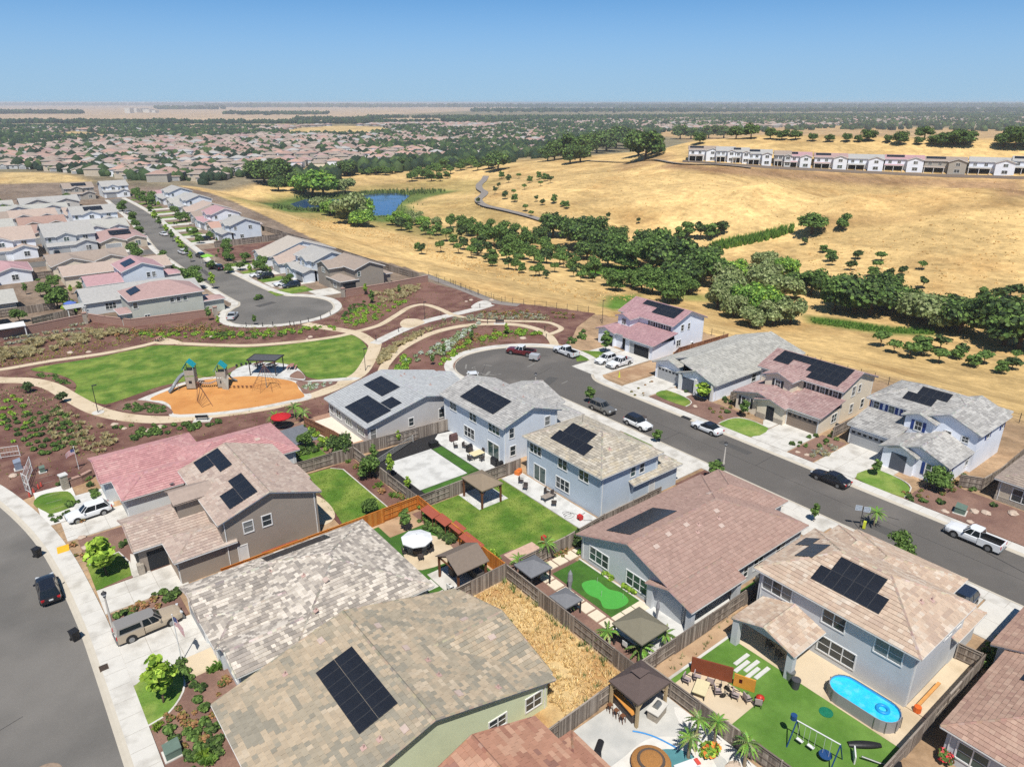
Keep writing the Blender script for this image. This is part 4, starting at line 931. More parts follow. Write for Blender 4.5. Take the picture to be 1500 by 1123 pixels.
for i in range(2):
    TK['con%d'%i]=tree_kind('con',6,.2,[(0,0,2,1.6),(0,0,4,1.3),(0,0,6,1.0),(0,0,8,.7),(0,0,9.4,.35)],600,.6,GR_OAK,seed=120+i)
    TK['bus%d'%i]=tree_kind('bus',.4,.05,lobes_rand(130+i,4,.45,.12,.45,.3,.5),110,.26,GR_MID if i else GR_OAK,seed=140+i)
def tree(kind,x,y,z,s,label,group=None,cat='tree',name='tree',rz=None,sz=None):
    r=thing(name,label,cat,(x,y,z),random.uniform(0,6.28)if rz is None else rz,group,local=True)
    c,t=TK[kind];child('trunk',t,r);child('crown',c,r);r.scale=(s,s,s*(sz or random.uniform(.92,1.1)));return r
NAT={'oak':7.0,'mid':7.0,'wil':5.9,'sap':2.8,'str':5.2,'con':9.7}
def tree_px(kind,px,py,hpx,label,group=None,name='tree',wide=1.0):
    x,y,z=GT(px,py);d=math.sqrt(x*x+y*y+(CAM_H-z)**2)
    H=hpx*d/FPX;s=H/NAT[kind[:3]]
    o=tree(kind,x,y,z,s,label,group,name=name);o.scale=(o.scale[0]*wide*random.uniform(.82,1.2),o.scale[1]*wide*random.uniform(.82,1.2),o.scale[2]);o.rotation_euler=(random.uniform(-.07,.07),random.uniform(-.07,.07),o.rotation_euler[2]);return o
rk=lambda k:k+str(random.randrange(4))
for p in((850,366,48),(878,372,50),(903,380,48),(930,388,50),(955,398,54),(985,404,58),(1012,412,60),(1042,420,54),(836,350,38),(868,350,36),(905,360,36),(950,370,40),(985,383,40),(1010,393,42),(810,347,34),(792,356,28),(772,362,24),(890,392,42),(1030,402,44),(965,385,46),(1000,425,44),(915,395,40),(860,380,34)):
    tree_px(rk('mid' if random.random()<.3 else 'oak'),p[0],p[1],p[2]*random.uniform(.72,1.0),'dark live oak in the grove along the dry creek','live oaks in the creek grove','oak_tree')
for p in((1068,446,52),(1092,458,46),(1112,468,46),(1132,476,44),(1105,432,44),(1082,414,38),(1132,404,34),(1124,422,42),(1158,474,38),(1150,412,34),(1060,425,42),(1075,465,40),(1145,440,44),(1050,452,38),(1098,478,34),(1120,392,30)):
    tree_px(rk('wil'),p[0],p[1],p[2]*.88,'pale green willow in the thicket along the creek','willows in the creek thicket','willow_tree',.9)
for p in((1170,428,34),(1188,432,38),(1222,456,50),(1252,460,56),(1274,462,58),(1300,452,44),(1322,456,40),(1405,488,56),(1425,472,40),(1470,506,66),(1492,512,66),(1512,516,70),(1450,482,36),(1290,440,44),(1240,448,48),(1155,428,30),(1205,436,34)):
    tree_px(rk('mid' if random.random()<.25 else 'oak'),p[0],p[1],p[2]*.86,'dark oak in the tree row below the right-hand hill','oaks below the grassy hill','oak_tree')
for p in((1345,472,40),(1378,482,40),(1330,462,36),(1362,466,34),(1395,480,36)):
    tree_px('wil'+str(random.choice((0,2))),*p,'grey-green olive-like tree beside the bright grass strip','grey-green trees by the grass strip','willow_tree')
tree_px('mid1',1189,343,31,'round bright green tree alone in the dip of the golden hill',name='round_tree',wide=1.15);tree_px('mid2',1233,336,20,'smaller of the two bushy trees in the dip of the golden hill',name='round_tree',wide=1.1)
for p in((458,288,38),(474,286,30),(506,283,24),(445,284,24),(517,328,38),(532,322,28),(500,320,24),(470,310,20),(530,332,26),(485,316,20),(575,330,16),(590,332,16),(605,330,16),(620,333,14),(640,332,14),(585,322,12),(600,322,14),(612,322,12)):
    tree_px(rk('wil'),*p,'bushy light green willow at the pond edge','willows round the pond','willow_tree',1.0)
for p in((388,268,32),(402,272,34),(415,270,28),(376,262,24),(430,272,22),(434,280,24),(408,280,20),(395,262,24),(730,250,27),(716,248,18),(508,258,20),(594,250,17),(722,246,16)):
    tree_px(rk('oak'),*p,'dark oak standing on the dry grass beyond the pond','dark oaks beyond the pond','oak_tree')
for p in((540,257,10),(551,257,12),(565,257,12),(575,255,9),(583,253,9),(530,256,8),(604,266,14),(612,262,16),(622,262,14),(632,266,15),(645,266,12),(640,258,16),(655,262,10),(627,256,12),(648,250,14),(660,255,12),(675,250,14),(690,246,16),(700,250,12)):
    tree_px(rk('mid'),*p,'mid-green bushy tree on the grass between pond and town','bushy trees between pond and town','bushy_tree')
for p in((812,235,26),(826,232,30),(842,232,32),(858,228,30),(874,225,30),(888,222,30),(902,218,30),(918,214,26),(802,236,20),(835,240,22),(850,238,24),(945,234,40),(935,228,34),(955,226,28),(930,212,20),(996,204,20),(1012,204,18),(1038,203,17),(1060,203,18),(1078,204,17),(1100,203,20),(1025,211,15),(1128,204,14),(1145,205,14),(1165,205,12)):
    tree_px(rk('oak'),*p,'dark oak in the wood on the hill crest','oaks along the hill crest','oak_tree')
for p in((1190,207,10),(1215,208,10),(1240,208,12),(1272,207,14),(1300,209,10),(1318,213,17),(1354,203,16),(1385,214,16),(1398,214,20),(1412,213,20),(1470,216,20),(1486,217,22),(1500,217,22),(1370,213,14),(1345,212,9),(1256,208,9)):
    tree_px(rk('oak'),*p,'dark tree behind the golden ridge above the hilltop houses','trees behind the golden ridge','oak_tree')
SAP=[(612,368),(618,373),(646,370),(665,359),(672,372),(680,366),(690,378),(700,375),(715,373),(722,381),(735,369),(742,381),(752,373),(760,388),(775,381),(790,393),(800,386),(812,399),(806,373),(825,393),(840,406),(835,386),(851,413),(868,413),(660,348),(654,354),(676,352),(705,362),(728,360),(748,362),(640,345),(630,350),(623,344),(600,340),(588,338),(765,400),(745,395),(785,405),(800,408),(770,372),(820,380),(850,400),(712,384),(695,366),(1055,345),(1040,350),(1025,352),(1010,350),(996,352),(1005,345)]
HS=[(790,263),(798,266),(806,269),(792,273),(768,278),(752,286),(754,296),(795,301),(785,296),(812,298),(830,306),(824,303),(778,318),(815,319),(890,323),(1062,338),(1178,359),(935,328),(760,262),(745,268),(735,262),(776,268),(700,300),(770,310),(740,292),(725,285),(730,275)]
RS=[(1205,370,11),(1216,383,15),(1218,389,13),(1256,380,13),(1246,396,14),(1290,383,15),(1284,395,14),(1279,405,14),(1320,404,14),(1315,415,14),(1350,395,13),(1303,407,12),(1351,422,13),(1290,508,22),(1309,517,18),(1332,525,24),(1349,520,24),(1376,512,18),(1374,532,20),(1400,526,17),(1408,524,16),(1425,537,18),(1441,533,20),(1466,547,16),(1482,541,17),(1487,527,13),(1460,440,20),(1478,437,20),(1438,442,18),(1495,440,18),(1440,455,16),(1365,462,12)]
for p in SAP:tree_px(rk('sap'),p[0],p[1],random.uniform(13,25),'small planted tree in the clusters on the golden field before the creek','saplings on the field before the creek','young_tree',1.0)
for p in HS:tree_px(rk('sap'),p[0],p[1],random.uniform(8,13),'tiny tree dotted over the golden hill near the trail','tiny trees on the golden hill','young_tree',1.0)
for p in RS:tree_px(rk('sap'),*p,'young tree in the loose rows on the right-hand dry slope','young trees on the right-hand slope','young_tree',1.2)
for p in((895,419,26),(902,426,28),(925,420,24),(940,425,28),(955,430,34),(985,444,40),(872,404,26),(988,440,30),(1012,432,26),(968,432,34),(945,415,26)):
    tree_px(rk('mid'),*p,'mid-green tree on the field just behind the pink-roofed house','trees behind the pink-roofed house','field_tree')
for p in((700,352,26),(712,358,28),(724,362,30),(738,366,30),(750,372,28),(690,346,22),(676,340,20),(766,380,26),(782,386,24),(735,350,26),(752,356,26),(770,364,28),(800,376,26),(716,344,22),(660,334,18),(820,388,22),(838,398,22),(858,408,22),(700,372,18),(722,390,16),(756,396,18),(790,404,18)):
    tree_px(rk('mid'),*p,'mid-green tree in the belt between pond and oak grove','trees between pond and grove','bushy_tree',.85)
# reeds and rushes as masses
def tufts(name,pts,hgt,n,cols,mat=None,w=.05,lean=.35,seed=3):
    rg=np.random.default_rng(seed);m=MB()
    for(x,y,z)in pts:
        for k in range(n):
            a=rg.uniform(0,6.28);l=hgt*rg.uniform(.5,1.2);t=lean*rg.uniform(.2,1.2);dx,dy=math.cos(a),math.sin(a);c=cols[rg.integers(len(cols))];kk=rg.uniform(.75,1.25);c=tuple(q*kk for q in c)
            b=(x+dx*hgt*.08,y+dy*hgt*.08,z)
            m.add([(b[0]-dy*w,b[1]+dx*w,z),(b[0]+dy*w,b[1]-dx*w,z),(b[0]+dx*l*t,b[1]+dy*l*t,z+l*(1-.3*t))],[(0,1,2)],0,c)
    o=m.build(name,mat or straw_m,use_col=True);o['kind']='stuff';return o
def scatter_px(poly,n,seed=1):
    rg=random.Random(seed);xs=[p[0]for p in poly];ys=[p[1]for p in poly];o=[]
    while len(o)<n:
        a,b=rg.uniform(min(xs),max(xs)),rg.uniform(min(ys),max(ys))
        if inpoly([a],[b],poly)[0]:o.append(GT(a,b))
    return o
tufts('reeds',scatter_px([(1038,362),(1050,358),(1100,348),(1140,338),(1162,334),(1162,342),(1120,354),(1060,366)],420),2.6,7,GR_BRI,w=.25)
tufts('reeds',scatter_px([(430,288),(500,285),(560,279),(640,278),(655,281),(600,288),(540,287),(470,292),(440,294)],420,2),2.0,6,GR_MID+GR_OLV,w=.3)
tufts('reeds',scatter_px([(545,302),(565,300),(600,292),(620,300),(600,318),(560,320),(540,316)],90,5),1.2,6,GR_MID+GR_BRI,w=.25)
tufts('reeds',scatter_px([(400,300),(440,306),(500,306),(540,310),(540,320),(470,312),(400,306)],300,6),1.6,6,GR_MID+GR_OLV,w=.3)
tufts('creek_grass',scatter_px([(850,395),(900,390),(1000,398),(1005,406),(920,404)],240,7),.8,6,GR_BRI,w=.16)
tufts('creek_grass',scatter_px([(1185,466),(1300,480),(1372,484),(1368,490),(1280,487),(1190,474)],420,8),.8,6,GR_BRI,w=.14)

# ------------------------------------------------------------------ the neighbourhood beyond the park
def rot_root(r,x,y,z,rz):r.location=(x,y,z);r.rotation_euler=(0,0,rz)
MATW=[w_wh,w_lgrey,w_beige,w_lg2,w_dk,w_cream,w_pblue,w_warm]
def tract(x0,y0,x1,y1,st,roof,wall,front,label,sol=None,gd=None,group=None,z=0.0):
    """one suburban house, front 'S','W' or 'E'"""
    mat=gd or M('garage_door_grey',lin(176,178,180))
    if front=='S':w,d=x1-x0,y1-y0
    else:w,d=y1-y0,x1-x0
    zf=z
    def B(u0,v0,u1,v1,ze,k,p,o=None):
        # u across the front, v depth behind the front
        if front=='S':b=(x0+u0,y0+v0,x0+u1,y0+v1)
        elif front=='W':b=(x0+v0,y0+u0,x0+v1,y0+u1);k={'x':'y','y':'x'}.get(k[0],k[0])+k[1:]
        else:b=(x1-v1,y0+u0,x1-v0,y0+u1);k=({'x':'y','y':'x'}.get(k[0],k[0])+k[1:][::-1])if k[0]=='y' else{'x':'y'}.get(k[0],k[0])+k[1:]
        return b+(ze,k,p)+((o,)if o else())
    g=w*.55
    if st==2:bl=[B(0,3.5,w,d,5.6,'xgg',.36),B(0,.4,g+.3,5,3.0,'xgg',.3),B(g-.6,0,w-.3,6,3.02,'ygg',.36),B(w*.2,2.6,w*.62,8,5.5,'ygg',.38)]
    else:bl=[B(0,3,w,d,3.0,'xhh' if roof in('terra','rose','mauve')else 'xgg',.34),B(.2,0,g,8,2.98,'ygg',.34),B(g-.5,1.4,w-.2,7,2.94,'ygg',.32)]
    r,b=house('tract_house',label,bl,wall,roof,fine=False,group=group,zb=0)
    def at(v):return(y0+v+.45 if front=='S' else x0+v+.45 if front=='W' else x1-v-.45)
    def U(u):return(x0+u if front=='S' else y0+u)
    def pane2(v,u,zz,ww,hh,n=1):window(r,front,at(v),U(u),zz,ww,hh,n,1)
    garage(r,front,at(.4 if st==2 else 0),U(g*.5),min(4.6,g-1.4),2.1,mat,glazed=False)
    pane2(0 if st==2 else 1.4,(g+w)/2,.9,1.5,1.4,2)
    if st==2:
        pane2(2.6,w*.41,3.9,1.5,1.2,2);pane2(3.5,w*.78,3.9,1.4,1.2,2);pane2(3.5,w*.1,3.9,.9,1.2)
    sf={'S':('E','W'),'W':('S','N'),'E':('S','N')}[front]
    c={'E':x1-.45,'W':x0+.45,'S':y0+.45,'N':y1-.45}
    for s_ in sf[:1]:
        mid=(y0+y1)/2 if s_ in 'EW' else(x0+x1)/2;ww=d*.22
        window(r,s_,c[s_],mid,.95,1.2,1.2,2);window(r,s_,c[s_],mid+ww,.95 if st==1 else 3.9,1.2,1.2,2)
        if st==2:window(r,s_,c[s_],mid-ww*.6,3.9,.9,1.2)
    if sol:
        sd_=sol;L=[f for f,s in b[0]['F']if s==sd_]
        if L:
            a,e=(b[0]['x0'],b[0]['x1'])if sd_ in 'SN' else(b[0]['y0'],b[0]['y1'])
            dd=((b[0]['y1']-b[0]['y0'])if sd_ in 'SN' else(b[0]['x1']-b[0]['x0']))/2
            solar(r,b[0],sd_,a+(e-a)*.3,a+(e-a)*.3+min(6.6,(e-a)*.5),dd*.35,dd*.35+min(3.2,dd*.55),6,2)
    return r
# nearest houses beyond the retaining wall
r,b=house('tract_house','grey two-storey house with rosy hip roof behind the brown retaining wall',[(27.3,169.9,43.3,182,5.6,'xhh',.4),(42,170.4,48,175,3.0,'xhh',.32),(25.2,171,28.6,177,2.8,'yhh',.3)],wallm('grey_green',(184,186,176)),'mauve',fine=False)
for u in(36.2,37.6,39.0):window(r,'S',170.35,u,4.0,.8,.9)
window(r,'S',170.35,28.6,3.8,.9,1.3);window(r,'S',170.35,30.6,.9,1.0,1.1,2);window(r,'W',27.75,174,1.0,1.0,1.4);solar(r,b[0],'W',173,178,1.2,3.4,3,2)
r,b=house('tract_house','single-storey grey-roofed house between the rosy hip roof and the white gable',[(20.5,185,44,198,3.0,'xgg',.34),(38,184.4,46.4,194,2.98,'xgg',.36)],w_lg2,'grey',fine=False);window(r,'S',185.45,26,.9,2.2,1.4,3)
m=MB()
for x in(17.2,20.4):
    for y in(184.6,188):m.cbox(x,y,1.25,.18,.18,2.5)
for k in range(9):m.cbox(18.8,184.4+.48*k,2.55,4.2,.08,.14)
m.build('patio_pergola',trim_w,r)
r,b=house('tract_house','white two-storey house with rose gable roof beside the far street',[(32.2,202.5,42.8,215.2,5.6,'ygg',.36),(24,203,33,214,3.0,'xgg',.3),(41.5,205,47.4,211,3.0,'xhh',.34)],w_pblue,'rose',fine=False)
for u in(38.6,39.9):window(r,'S',202.95,u,3.5,.8,1.2)
window(r,'W',32.65,206,4,.9,1.1);solar(r,b[0],'W',205.5,211.5,1.6,4.4,3,2)
r,b=house('tract_house','long single-storey house with plain tan roof before the cross street',[(21,219,46.5,231,3.0,'xgg',.3),(40,217.6,48,229,2.98,'xgg',.36)],w_cream,'tan',fine=False)
tract(38,268,53.5,290,1,'mauve',w_beige,'S','single-storey house on the cross street with a big black solar array','S')
tract(23.6,270,38.6,291,2,'ash',w_lgrey,'S','pale grey two-storey house with open dark garage on the cross street')
tract(5.5,270,21.6,291,2,'tan',w_wh,'S','white two-storey house with tan roof on the cross street')
tract(-11,270,3.6,290,1,'terra',w_beige,'S','terracotta-roofed house at the left end of the cross street')
rows=[(38,298,54,314,1,'pale',w_wh,'S'),(20.5,296,36.6,314,1,'cocoa',w_cream,'S'),(3,297,18.6,315,2,'pale',w_lg2,'S'),(-13,298,1.6,314,2,'tan',w_cream,'S'),
 (38.6,320,55,337,2,'ash',w_wh,'S'),(21,322,37,338,1,'cocoa',w_beige,'S'),(3,322,19,338,2,'taupe',w_beige,'S'),(-13,322,1,338,1,'terra',w_cream,'S'),
 (39,344,56,360,1,'tan',w_wh,'S'),(20,345,37,362,1,'tan',w_lgrey,'S'),(2,345,18,362,1,'rose',w_cream,'S'),
 (18,368,44,382,1,'pale',w_lg2,'S'),(0,368,16,382,1,'terra',w_cream,'S'),(28,392,52,408,1,'ash',w_warm,'S'),(8,392,26,406,1,'pale',w_wh,'S')]
desc=['pale mottled roof','plain brown roof','light grey roof','tan roof','ash-grey roof','brown gable roof','taupe roof','terracotta roof','tan gable roof','sandy roof','rosy roof','wide pale roof','small terracotta roof','grey end roof','whitish end roof']
side=['beside the far street','in the middle column','in the left column','at the left margin']*4
for i,q in enumerate(rows):tract(*q,'house with %s %s, %s row beyond the park'%(desc[i],side[i],('second','third','fourth','fifth')[min(3,i//4)]),'S' if i in(2,4,6)else None)
tract(50,424,64,440,2,'taupe',w_dk,'S','dark taupe two-storey house closing the end of the far street','S');tract(67,424,80,440,2,'ash',w_wh,'S','white gabled house at the far end of the street')
# left margin houses near the wall
r,b=house('tract_house','pale blue house with brown roof and white patio cover at the left margin',[(-12,178.4,4.2,192,5.5,'xgg',.34),(-12,176,0,184,5.4,'ygg',.34)],w_pblue,'tan',fine=False);window(r,'S',176.45,-2.4,3.6,.9,1.2);window(r,'S',178.85,1.5,3.6,.9,1.2)
m=MB();m.box(1,174.6,2.6,8.2,178.6,2.75);
for x in(1.2,8):m.cbox(x,174.9,1.3,.2,.2,2.6)
m.build('patio_cover',trim_w,r)
house('tract_house','house with pale mottled roof behind the fence at the left margin',[(-14,197,9,209,3.0,'xgg',.33)],w_cream,'pale',fine=False)
house('tract_house','house with orange-brown roof at the left margin above the pale roof',[(-16,214,5,226,3.0,'xhh',.33)],w_cream,'terra',fine=False)
# right side of the far street
def sx(y):return float(np.interp(y,[160,180,205,226,249,276,307,348,392,421],[68,62.6,61.5,60.4,62.7,65,67.8,71.6,73.5,74]))
r,b=house('tract_house','dark taupe two-storey house at the end of the far street by the brown wall',[(80.3,168.2,89.4,183.4,5.6,'ygg',.36),(76,174.5,84,183,5.4,'xgg',.36),(76.2,168.4,81.6,177,3.0,'yhh',.34),(88.6,170,92.4,175,2.9,'xhh',.3)],wallm('taupe2',(150,141,130)),'taupe',fine=False)
window(r,'S',168.65,81.8,3.7,.8,1.2);window(r,'S',168.65,91.5,.9,.9,1.2)if False else None;window(r,'E',88.95,171.4,3.8,.8,1.2);window(r,'W',76.45,178.7,3.8,1.7,1.2,2);window(r,'W',76.65,172.5,.9,1.6,1.3,2);partbox(r,'entry_opening',dark_in,77.2,168.82,.1,81.2,168.85,2.2)
RS_=[(184.6,198.2,2,'ash',w_pblue,None,'pale blue two-storey house with ash roof next to the taupe house'),(199.4,210.4,1,'tan',w_wh,'S','house with tan roof and small solar array on the far street'),(211.6,223.6,1,'blend',w_wh,None,'house with whitish mottled roof beside the red mulch slope'),
 (260,271.6,2,'ash',w_pblue,None,'pale blue house with mottled hip roof above the red mulch slope'),(274.4,288,1,'terra',w_beige,'S','house with terracotta roof and solar on the far street'),(291,304,2,'rose',w_wh,'S','white house with rose roof in the far street row'),(307,321,1,'taupe',w_lgrey,'S','grey house with taupe roof in the far street row'),
 (324.5,338,1,'tan',w_beige,None,'beige house with tan roof in the far street row'),(342,355,2,'grey',w_wh,'S','white house with blue-grey roof in the far street row'),(359,374,1,'pale',w_warm,None,'house with pale roof in the far street row'),(378,393,2,'ash',w_wh,None,'white two-storey house with ash roof near the far bend'),(397,412,1,'rose',w_cream,None,'rose-roofed house near the far bend')]
for(a,bb,st,rf,wl,so,lb)in RS_:
    x=sx((a+bb)/2)+10.5;tract(x,a,x+(19 if st==1 else 15)+(5 if rf=='blend' else 0),bb,st,rf,wl,'W',lb,so)
# houses along the hilltop, backs to the valley
HILL=[(1030,236.5,44,'taupe',w_wh),(1062,238,28,'grey',w_wh),(1084,239.5,25,'ash',w_wh),(1112,242.5,34,'grey',w_wh),(1145,244.5,24,'taupe',w_lg2),(1167,246.5,38,'rose',w_wh),(1215,248.5,44,'mauve',w_wh),(1266,250.5,46,'grey',w_white2),(1322,252,48,'rose',w_white2),(1382,255,50,'taupe',w_dk),(1450,256.5,52,'grey',w_white2),(1512,256,48,'ash',w_white2)]
HD=['taupe roof at the left end','grey roof, second from the left','narrow ash roof','grey roof and long dark patio','small taupe roof','rose roof in the middle','mauve roof and bay','grey roof and white walls','low rose roof','grey walls and taupe roof','wide grey roof before the dark slope','ash roof at the right edge']
for i,(px,py,wpx,rf,wl)in enumerate(HILL):
    x,y,z=GT(px,py);d=math.hypot(x,y);w=wpx*d/FPX*.93
    lo=(0,0,w,13)
    r,b=house('hilltop_house','white two-storey hilltop house with %s'%HD[i]if rf!='taupe' or i==0 else 'two-storey hilltop house with %s'%HD[i],[(0,2.5,w,13,5.8,'xgg',.34),(w*.55,0,w,8,5.7,'ygg',.36),(.2,.6,w*.5,4,3.0,'sy+',.16,{'wall':False})],wl,rf,fine=False,group='houses along the hilltop')
    partbox(r,'patio_opening',dark_in,.8,2.86,.1,w*.48,2.93,2.5)
    for u in(.15,.38):window(r,'S',2.95,w*u,3.8,1.4,1.2,2)
    window(r,'S',.45,w*.78,3.9,1.8,1.2,2);window(r,'S',.45,w*.78,.9,2.2,1.4,2)
    for u in(.6,w*.25,w*.48):post(r,u,.8,2.9,.22)
    if i%3!=1:solar(r,b[0],'S',.8,w*.5,2.2,4.6,5,2)
    ang=-math.atan2(x,y)+.06
    c,s_=math.cos(ang),math.sin(ang);ox,oy=w/2,7.75-6.5
    o=ORG[r.name];r.location=(x+(o[0]-w/2)*c-(o[1]-1)*s_,y+(o[0]-w/2)*s_+(o[1]-1)*c,z-.1);r.rotation_euler=(0,0,ang)
m=MB();pts=[GT(p,q)for p,q in((1000,238),(1050,242),(1125,247),(1200,251),(1280,255),(1360,259),(1440,261),(1500,263))]
for a,b_ in zip(pts[:-1],pts[1:]):m.face([a,b_,(b_[0],b_[1],b_[2]+1.3),(a[0],a[1],a[2]+1.3)]);m.face([(a[0],a[1]+.2,a[2]+1.3),(b_[0],b_[1]+.2,b_[2]+1.3),(b_[0],b_[1]+.2,b_[2]),(a[0],a[1]+.2,a[2])])
tag(m.build('garden_fence',M('fence_far',lin(150,138,128),.9,.1,3)),'brown fence along the foot of the hilltop gardens','fence')

for(q,lb)in(((20,235,41,250,1,'taupe',w_cream,'S'),'taupe-roofed house just before the cross street'),((-4,232,16,248,1,'rose',w_wh,'S'),'rose-roofed house left of the taupe roof before the cross street'),((-30,270,-13,290,2,'ash',w_wh,'S'),'ash-roofed house at the very left of the cross street'),((-30,298,-15,314,1,'cocoa',w_cream,'S'),'brown-roofed house at the left margin, second row'),((-32,322,-15,338,2,'pale',w_wh,'S'),'pale-roofed house at the left margin, third row'),((-20,345,0,362,2,'taupe',w_beige,'S'),'taupe-roofed house at the left margin, fourth row'),((-40,236,-8,250,1,'tan',w_cream,'S'),'long tan roof at the left margin before the cross street')):tract(*q,lb)
# trees and hedges in the gardens of the far neighbourhood
FT=[(b['x0']-1,b['y0']-1,b['x1']+1,b['y1']+1)for bl in HOUSES.values()for b in bl];gq=random.Random(12);k=0
while k<120:
    y=gq.uniform(184,415);x=gq.uniform(-34,51)if k<74 else sx(y)+gq.uniform(3.5,10)
    if 253<y<264 and x<52 or any(a<x<c and b<y<d for a,b,c,d in FT):k+=gq.random()<.02;continue
    tree(gq.choice(('str','mid','sap'))+str(gq.randrange(4)),x,y,0,gq.uniform(.4,.75)if k<74 else gq.uniform(.35,.62),'garden tree between the houses of the far neighbourhood' if k<74 else 'front-garden tree along the right of the far street','garden trees of the far neighbourhood' if k<74 else 'front-garden trees of the far street');k+=1
for(a,bb,*_r)in RS_:x=sx((a+bb)/2);sheet('front_lawn',[(x+2.6,bb-5.5),(x+9.4,bb-5.5),(x+9.4,bb-.8),(x+2.6,bb-.8)],.10,lawn_m)
# ------------------------------------------------------------------ the town in the plain: 240 single houses, the rest as one mass
CITY=[GT(*p)[:2]for p in[(-40,217),(-40,247),(60,249),(140,260),(220,267),(320,272),(420,248),(520,241),(640,236),(760,229),(800,213),(640,204),(500,204),(300,206),(150,208)]]
OUTER=[GT(*p)[:2]for p in[(-150,217),(150,208),(300,206),(640,204),(800,213),(830,206),(980,192),(1250,184),(1600,184),(1600,172),(1200,172),(760,178),(420,186),(-150,192)]]
ROOFC=['terra','tan','taupe','mauve','cocoa','taupe','ash','tan']
protos=[]
for i,rf in enumerate(ROOFC):
    wl=MATW[i%8]
    if i%2:r,b=house('town_house','town house',[(0,0,14,12,3.2,'xhh',.38),(1,-3,7,5,3.1,'ygg',.38)],wl,rf,fine=False)
    else:r,b=house('town_house','town house',[(0,0,13,11,5.0,'xhh',.36),(6,-3.4,13,5,3.0,'xhh',.36)],wl,rf,fine=False)
    window(r,'S',.45,3 if i%2==0 else 10,1.0 if i%2 else 3.3,1.6,1.2,2);garage(r,'S',-2.55 if i%2 else-2.95,4 if i%2 else 9.5,4.4,2.1,glazed=False)
    protos.append(r)
def grid_pts(poly,ang,rg):
    xs=[p[0]for p in poly];ys=[p[1]for p in poly];cx,cy=sum(xs)/len(xs),sum(ys)/len(ys);R_=max(math.hypot(x-cx,y-cy)for x,y in poly);o=[]
    v=-R_;k=0;c,s=math.cos(ang),math.sin(ang)
    while v<R_:
        u=-R_+rg.uniform(0,8)
        while u<R_:
            uu,vv=u+rg.uniform(-1,1),v+rg.uniform(-1.5,1.5)+6*math.sin(u*.012+k*.2)
            o.append((cx+uu*c-vv*s,cy+uu*s+vv*c,ang+(PI if k%2 else 0)+rg.uniform(-.08,.08)));u+=15.6 if rg.random()>.1 else 26
        v+=17 if k%2==0 else 27;k+=1
    a=np.array(o);return a[inpoly(a[:,0],a[:,1],poly)]
rg=random.Random(5)
cp=grid_pts(CITY,-.55,rg);cp=cp[np.argsort(np.hypot(cp[:,0],cp[:,1]))]
cz=TZ(cp[:,0],cp[:,1]);near=cp[:240]
used=set()
for i,(x,y,a)in enumerate(near):
    k=rg.randrange(8);p=protos[k]
    if k not in used:used.add(k);o=p
    else:o=copy_tree(p)
    o.location=(x,y,float(cz[i]));o.rotation_euler=(0,0,a);o['label']='small tile-roofed house in the dense town beyond the dry hill';o['group']='houses of the town in the plain'
def mass(name,base,pts,scale,rots,cols,mat,jit=0):
    """many copies of small base meshes (verts, faces, face slot) in one mesh; cols[slot] are per-copy colours"""
    V,F,C=[],[],[];off=0;bi=RNG.integers(len(base),size=len(pts))
    for k,(bv,bf,bs)in enumerate(base):
        ix=np.where(bi==k)[0]
        if not len(ix):continue
        s=scale[ix];c,sn=np.cos(rots[ix]),np.sin(rots[ix]);n=len(bv)
        v=bv[None]*s[:,None,None];x=v[...,0]*c[:,None]-v[...,1]*sn[:,None];y=v[...,0]*sn[:,None]+v[...,1]*c[:,None]
        P=np.stack([x,y,v[...,2]],-1)+pts[ix][:,None]
        V.append(P.reshape(-1,3));F.append((bf[None]+(np.arange(len(ix))*n)[:,None,None]).reshape(-1,3)+off);off+=len(ix)*n
        cc=np.stack([cols[q]for q in range(len(cols))],1)[ix][:,bs]
        cc=cc*RNG.uniform(1-jit,1+jit,cc.shape[:2]+(1,));C.append(cc.reshape(-1,3))
    V,F,C=np.concatenate(V),np.concatenate(F),np.concatenate(C)
    me=bpy.data.meshes.new(name);me.vertices.add(len(V));me.vertices.foreach_set('co',V.astype(np.float32).ravel());me.loops.add(F.size);me.loops.foreach_set('vertex_index',F.astype(np.int32).ravel())
    me.polygons.add(len(F));me.polygons.foreach_set('loop_start',np.arange(0,F.size,3,dtype=np.int32));me.polygons.foreach_set('loop_total',np.full(len(F),3,np.int32));me.update(calc_edges=True)
    at=me.attributes.new('Col','FLOAT_COLOR','FACE');a4=np.ones((len(F),4),np.float32);a4[:,:3]=C;at.data.foreach_set('color',a4.ravel());me.materials.append(mat)
    o=bpy.data.objects.new(name,me);COL.objects.link(o);o['kind']='stuff';return o
hv=np.array([(-6,-5.5,0),(6,-5.5,0),(6,5.5,0),(-6,5.5,0),(-6,-5.5,3.4),(6,-5.5,3.4),(6,5.5,3.4),(-6,5.5,3.4),(-6.6,-6.1,3.3),(6.6,-6.1,3.3),(6.6,6.1,3.3),(-6.6,6.1,3.3),(-1.5,0,5.5),(1.5,0,5.5)],float)
hf=np.array([(0,1,5),(0,5,4),(1,2,6),(1,6,5),(2,3,7),(2,7,6),(3,0,4),(3,4,7),(8,9,13),(8,13,12),(9,10,13),(10,11,12),(10,12,13),(11,8,12)]);hs=np.array([0]*8+[1]*6)
rest=cp[240:];op=np.concatenate([grid_pts(OUTER,.3,rg)]);op=op[RNG.random(len(op))<.75];rest=np.concatenate([rest,op])
for w_ in([(405,193),(440,187),(500,184),(560,186),(585,194),(520,199),(420,198)],[(70,197),(110,192),(165,198),(165,203),(100,202)]):rest=rest[~inpoly(rest[:,0],rest[:,1],[GT(*t_)[:2]for t_ in w_])]
rz_=TZ(rest[:,0],rest[:,1]);N=len(rest)
